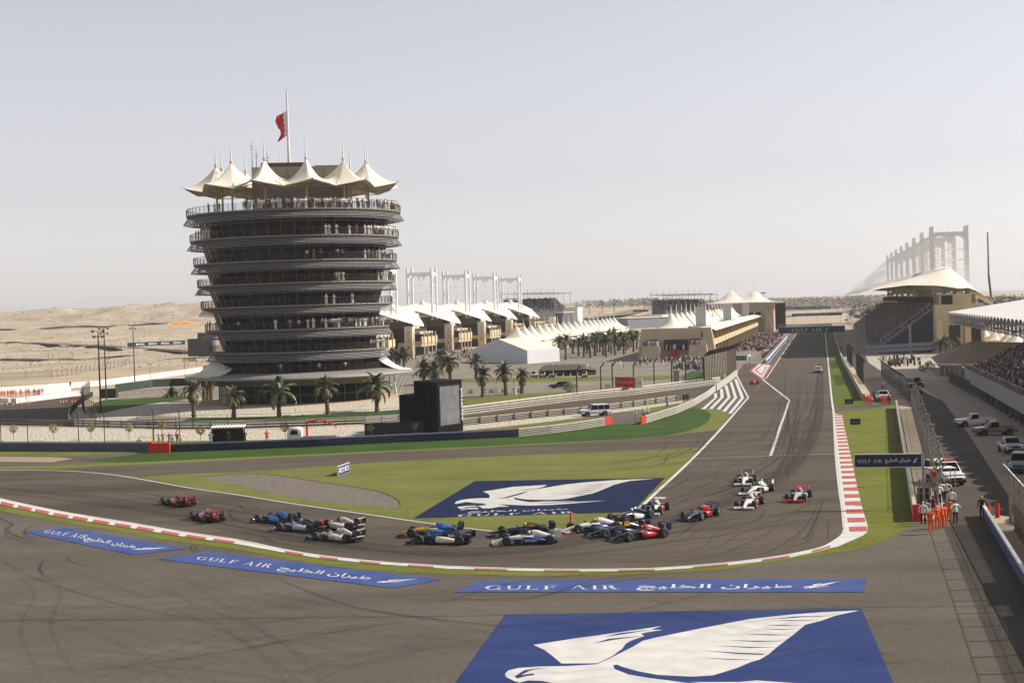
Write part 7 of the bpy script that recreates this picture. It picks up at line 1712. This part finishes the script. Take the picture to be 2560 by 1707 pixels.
# stones scattered over the desert at left
r=random.Random(5); b=M()
for k in range(7000):
    Y=r.uniform(560,1900); s=r.uniform(-.36,-.13); X=s*Y; z_=hills(X,Y); q=r.uniform(.12,.6)*(1.8 if Y>1600 else 1); b.add([(X-q,Y,z_-.2),(X+q,Y-q*.5,z_-.2),(X+q*.3,Y+q,z_-.2),(X+q*.1,Y,z_+q*.75)],[(0,1,3),(1,2,3),(2,0,3)])
b.build('desert_stones',mat('desert_stone',S(172,155,130),.95,0,.15,.2),kind='stuff',label='loose stones and rubble scattered on the desert bank')
# far poles on the horizon
for i,(x,yt) in enumerate(((1473,762),(1505,756),(1535,759),(1611,757),(1640,748),(1775,735),(1908,732))):
    p=W(x,yt,1100); zg=hills(p.x,p.y); t=T('distant_light_mast','hazy light mast on the plain, %s from the left'%('first','second','third','fourth','fifth','sixth','seventh')[i],'light mast',(p.x,p.y,zg),0,'hazy light masts on the plain'); b=M(); b.rod((0,0,0),(0,0,p.z-zg),.35,.2,5); b.build('mast',m_steel,t); b=M(); b.box((0,0,p.z-zg),(3.2,.5,.9)); b.build('lamp_bar',m_steel,t)
# ---------------- people on the ground ----------------
def pp(x,y,face,top,legs,pose,label,head=None,group='people by the circuit',h=1.0): return person(G(x,y,.05),math.radians(face),top,legs,pose,label,group,head,h)
mg='marshals at the right hand gap'
pp(2328,1333,150,'orange','orange','hips','marshal in orange overalls and pale blue bib, nearest the camera','white',mg)
b=M(); b.loft([[(.2*math.cos(a),.14*math.sin(a),z_) for a in [2*PI*i/10 for i in range(10)]] for z_ in(1.0,1.45)]); 
for x,y,f_,top,legs,ps,l,hd in ((2344,1323,200,'orange','orange','fold','orange marshal in white tabard, second in the front line','white'),(2355,1319,200,'orange','orange','stand','orange marshal with folded arms, third in the front line','white'),(2361,1318,190,'orange','orange','fold','orange marshal at the right of the front line',None),(2374,1303,180,'orange','orange','stand','orange marshal standing back beside the white shirted man',None),(2389,1309,200,'white','black','hips','man in white shirt and black trousers, right of the orange marshals',None),(2309,1312,160,'white','dark','stand','man in white shirt and dark trousers at the wall end','white'),(2316,1306,170,'light blue','dark','fold','man in pale blue shirt behind the wall end',None),(2334,1296,190,'maroon','orange','stand','marshal in maroon cap behind the front line','maroon'),(2380,1277,180,'white','black','stand','bareheaded man in white shirt behind the marshals',None),(2354,1255,180,'white','black','fold','official in white under the canopy, left',None),(2367,1254,170,'white','black','hips','official in white at the right of the canopy',None),(2342,1250,180,'grey','black','stand','official in grey at the lamp post under the canopy',None),(2347,1262,180,'white','dark','lean','official in white leaning beside the lamp post',None),(2456,1297,175,'black','black','stand','firefighter in black suit and yellow helmet by the panel rail','yellow')):
    pp(x,y,f_,top,legs,ps,l,hd,mg)
for i,(x,y,top) in enumerate(((2162,1013,'orange'),(2170,1014,'orange'),(2177,1012,'orange'),(2207,1015,'orange'),(2213,1014,'orange'),(2222,1012,'maroon'),(2185,1003,'black'))): pp(x,y,180,top,top,('stand','hips','fold')[i%3],'%s marshal at the barrier gap beside the recovery pickup, %s from the left'%('orange' if top=='orange' else top,('first','second','third','fifth','sixth','seventh','fourth')[i]),None,'marshals at the far barrier gap')
pp(2207,975,180,'light blue','maroon','walk','lone man in pale shirt walking on the service road'); pp(2243,967,200,'red','red','stand','man in red overalls beside the dark off-road car, left'); pp(2249,967,200,'red','maroon','stand','man in red overalls beside the dark off-road car, right')
pp(349,1127,180,'beige','navy','hips','man in pale vest and navy trousers before the grey tyre wall')
for i,(x,top) in enumerate(((398,'white'),(408,'pink'),(424,'pink'),(432,'white'),(444,'red'),(452,'white'))): pp(x,1112,180,top,'beige','lean','spectating marshal leaning on the rail right of the red block, %s from the left'%('first','second','third','fourth','fifth','sixth')[i],'white',group='marshals leaning on the left rail')
for x,y,top,l in((527,1112,'light blue','person in blue overalls beside the shelter'),(571,1111,'dark','person in dark clothes under the shelter roof'),(612,1109,'dark','person in dark clothes at the right end of the shelter'),(668,1107,'orange','person in orange beside the trolley behind the rail')): pp(x,y,180,top,top,'lean',l)
for x,y,top,legs,ps,l,hd in((1590,1053,'light blue','orange','stand','marshal in orange trousers and blue bib by the red rail end',None),(1610,1047,'white','dark','stand','marshal in white helmet behind the red rail end','white'),(1620,1046,'white','dark','fold','second helmeted marshal behind the rail end','white'),(1669,1025,'light blue','light blue','camera','photographer in blue behind the sweeping rail',None),(1710,1009,'black','dark','camera','photographer in black, left, at the end of the open rail',None),(1717,1008,'black','dark','lean','photographer in black, right, at the end of the open rail',None),(1722,1007,'grey','dark','lean','photographer in grey at the end of the open rail',None),(1806,957,'light blue','dark','camera','photographer in pale blue above the concrete wall',None),(1811,954,'white','dark','camera','photographer in white above the concrete wall',None)): pp(x,y,180 if x!=1590 else 90,top,legs,ps,l,hd,'marshals and photographers at the sweeping rail')
person(G(1288,986,.05),PI,'white','white','robe2','man in white robe walking on the lawn by the planters','people by the circuit','white')
p=W(933,1007,281); person(Vector((p.x,p.y,.95)),PI*.5,'white','black','walk','man in white shirt walking past the tower foot','people by the circuit')
pp(176,970,180,'black','black','fold','lone man standing on the white wall terrace at left')
for i in range(12): x=(4,11,20,27,33,40,52,66,72,86,98,106)[i]; pp(x,994-i*.5,180,('orange','orange','orange','orange','red','white','orange','yellow','orange','black','orange','orange')[i],'orange',('stand','hips','fold')[i%3],'orange suited marshal in the far left group, %s from the left'%('first','second','third','fourth','fifth','sixth','seventh','eighth','ninth','tenth','eleventh','twelfth')[i],None,'far left marshals behind the white blocks')
for i in range(18):
    x=R.uniform(1500,1780); y=R.uniform(908,925); top=R.choice(['white','black','red','light blue','grey']); pp(x,y,R.uniform(0,360),top,R.choice(['dark','white','beige']),'walk','distant pedestrian in %s top on the paddock forecourt, %dth of those walking there'%(top,i+1),group='pedestrians on the paddock forecourt')
crowd('forecourt_crowd','small knots of people at the far gate by the grandstand',[TF(R.uniform(392,440),R.uniform(15,24)) for i in range(60)],None,(0,0,0),0,(3,6,3,1,2,1,2),False)
crowd('red_stair_crowd','visitors around the red stairs',[TF(R.uniform(452,470),R.uniform(-52,-30)) for i in range(60)],None,(0,0,0),0,(3,5,3,1,2,1,4),False)
crowd('stand_gate_crowd','people round the arched stands',[TF(R.uniform(520,700),R.uniform(-142,-118)) for i in range(160)],None,(0,0,0),0,(3,5,5,2,3,2,3),False)
# orange kerb tip, cone post, small infield details
t=T('kerb_tip','faded orange painted kerb tip at the inside of the turn','kerb',G(1400,1330)); o=t.location; b=M(); P=[p-o for p in Gs([(1393,1329),(1402,1325),(1450,1320),(1450,1335),(1400,1338)])]; b.poly([(p.x,p.y,.06) for p in P]); b.build('painted_top',mat('kerb_orange',S(206,96,62),.7),t); 
for a,c in zip(P,P[1:]+P[:1]): b2=M(); b2.quad((a.x,a.y,0),(c.x,c.y,0),(c.x,c.y,.06),(a.x,a.y,.06)); b2.build('edge',MATS['kerb_orange'],t)
t=T('marker_post','orange flexible marker post at the inside of the turn','post',G(1428,1313)); b=M(); b.rod((0,0,0),(0,0,1.0),.1,.08,8); b.build('post_body',m_orange,t); b=M(); b.box((0,0,.03),(.35,.35,.06)); b.build('base',m_black,t)
# ---------------- haze ----------------
def haze():
    m=bpy.data.materials.new('desert_haze'); m.use_nodes=True; n=m.node_tree.nodes; n.remove(n['Principled BSDF']); v=n.new('ShaderNodeVolumePrincipled')
    v.inputs['Density'].default_value=.00009; v.inputs['Color'].default_value=(.93,.96,1,1); v.inputs['Anisotropy'].default_value=.3
    m.node_tree.links.new(v.outputs[0],n['Material Output'].inputs['Volume'])
    b=M(); b.box((0,5000,34),(15000,11000,72)); b.build('haze',m,kind='stuff')
haze()
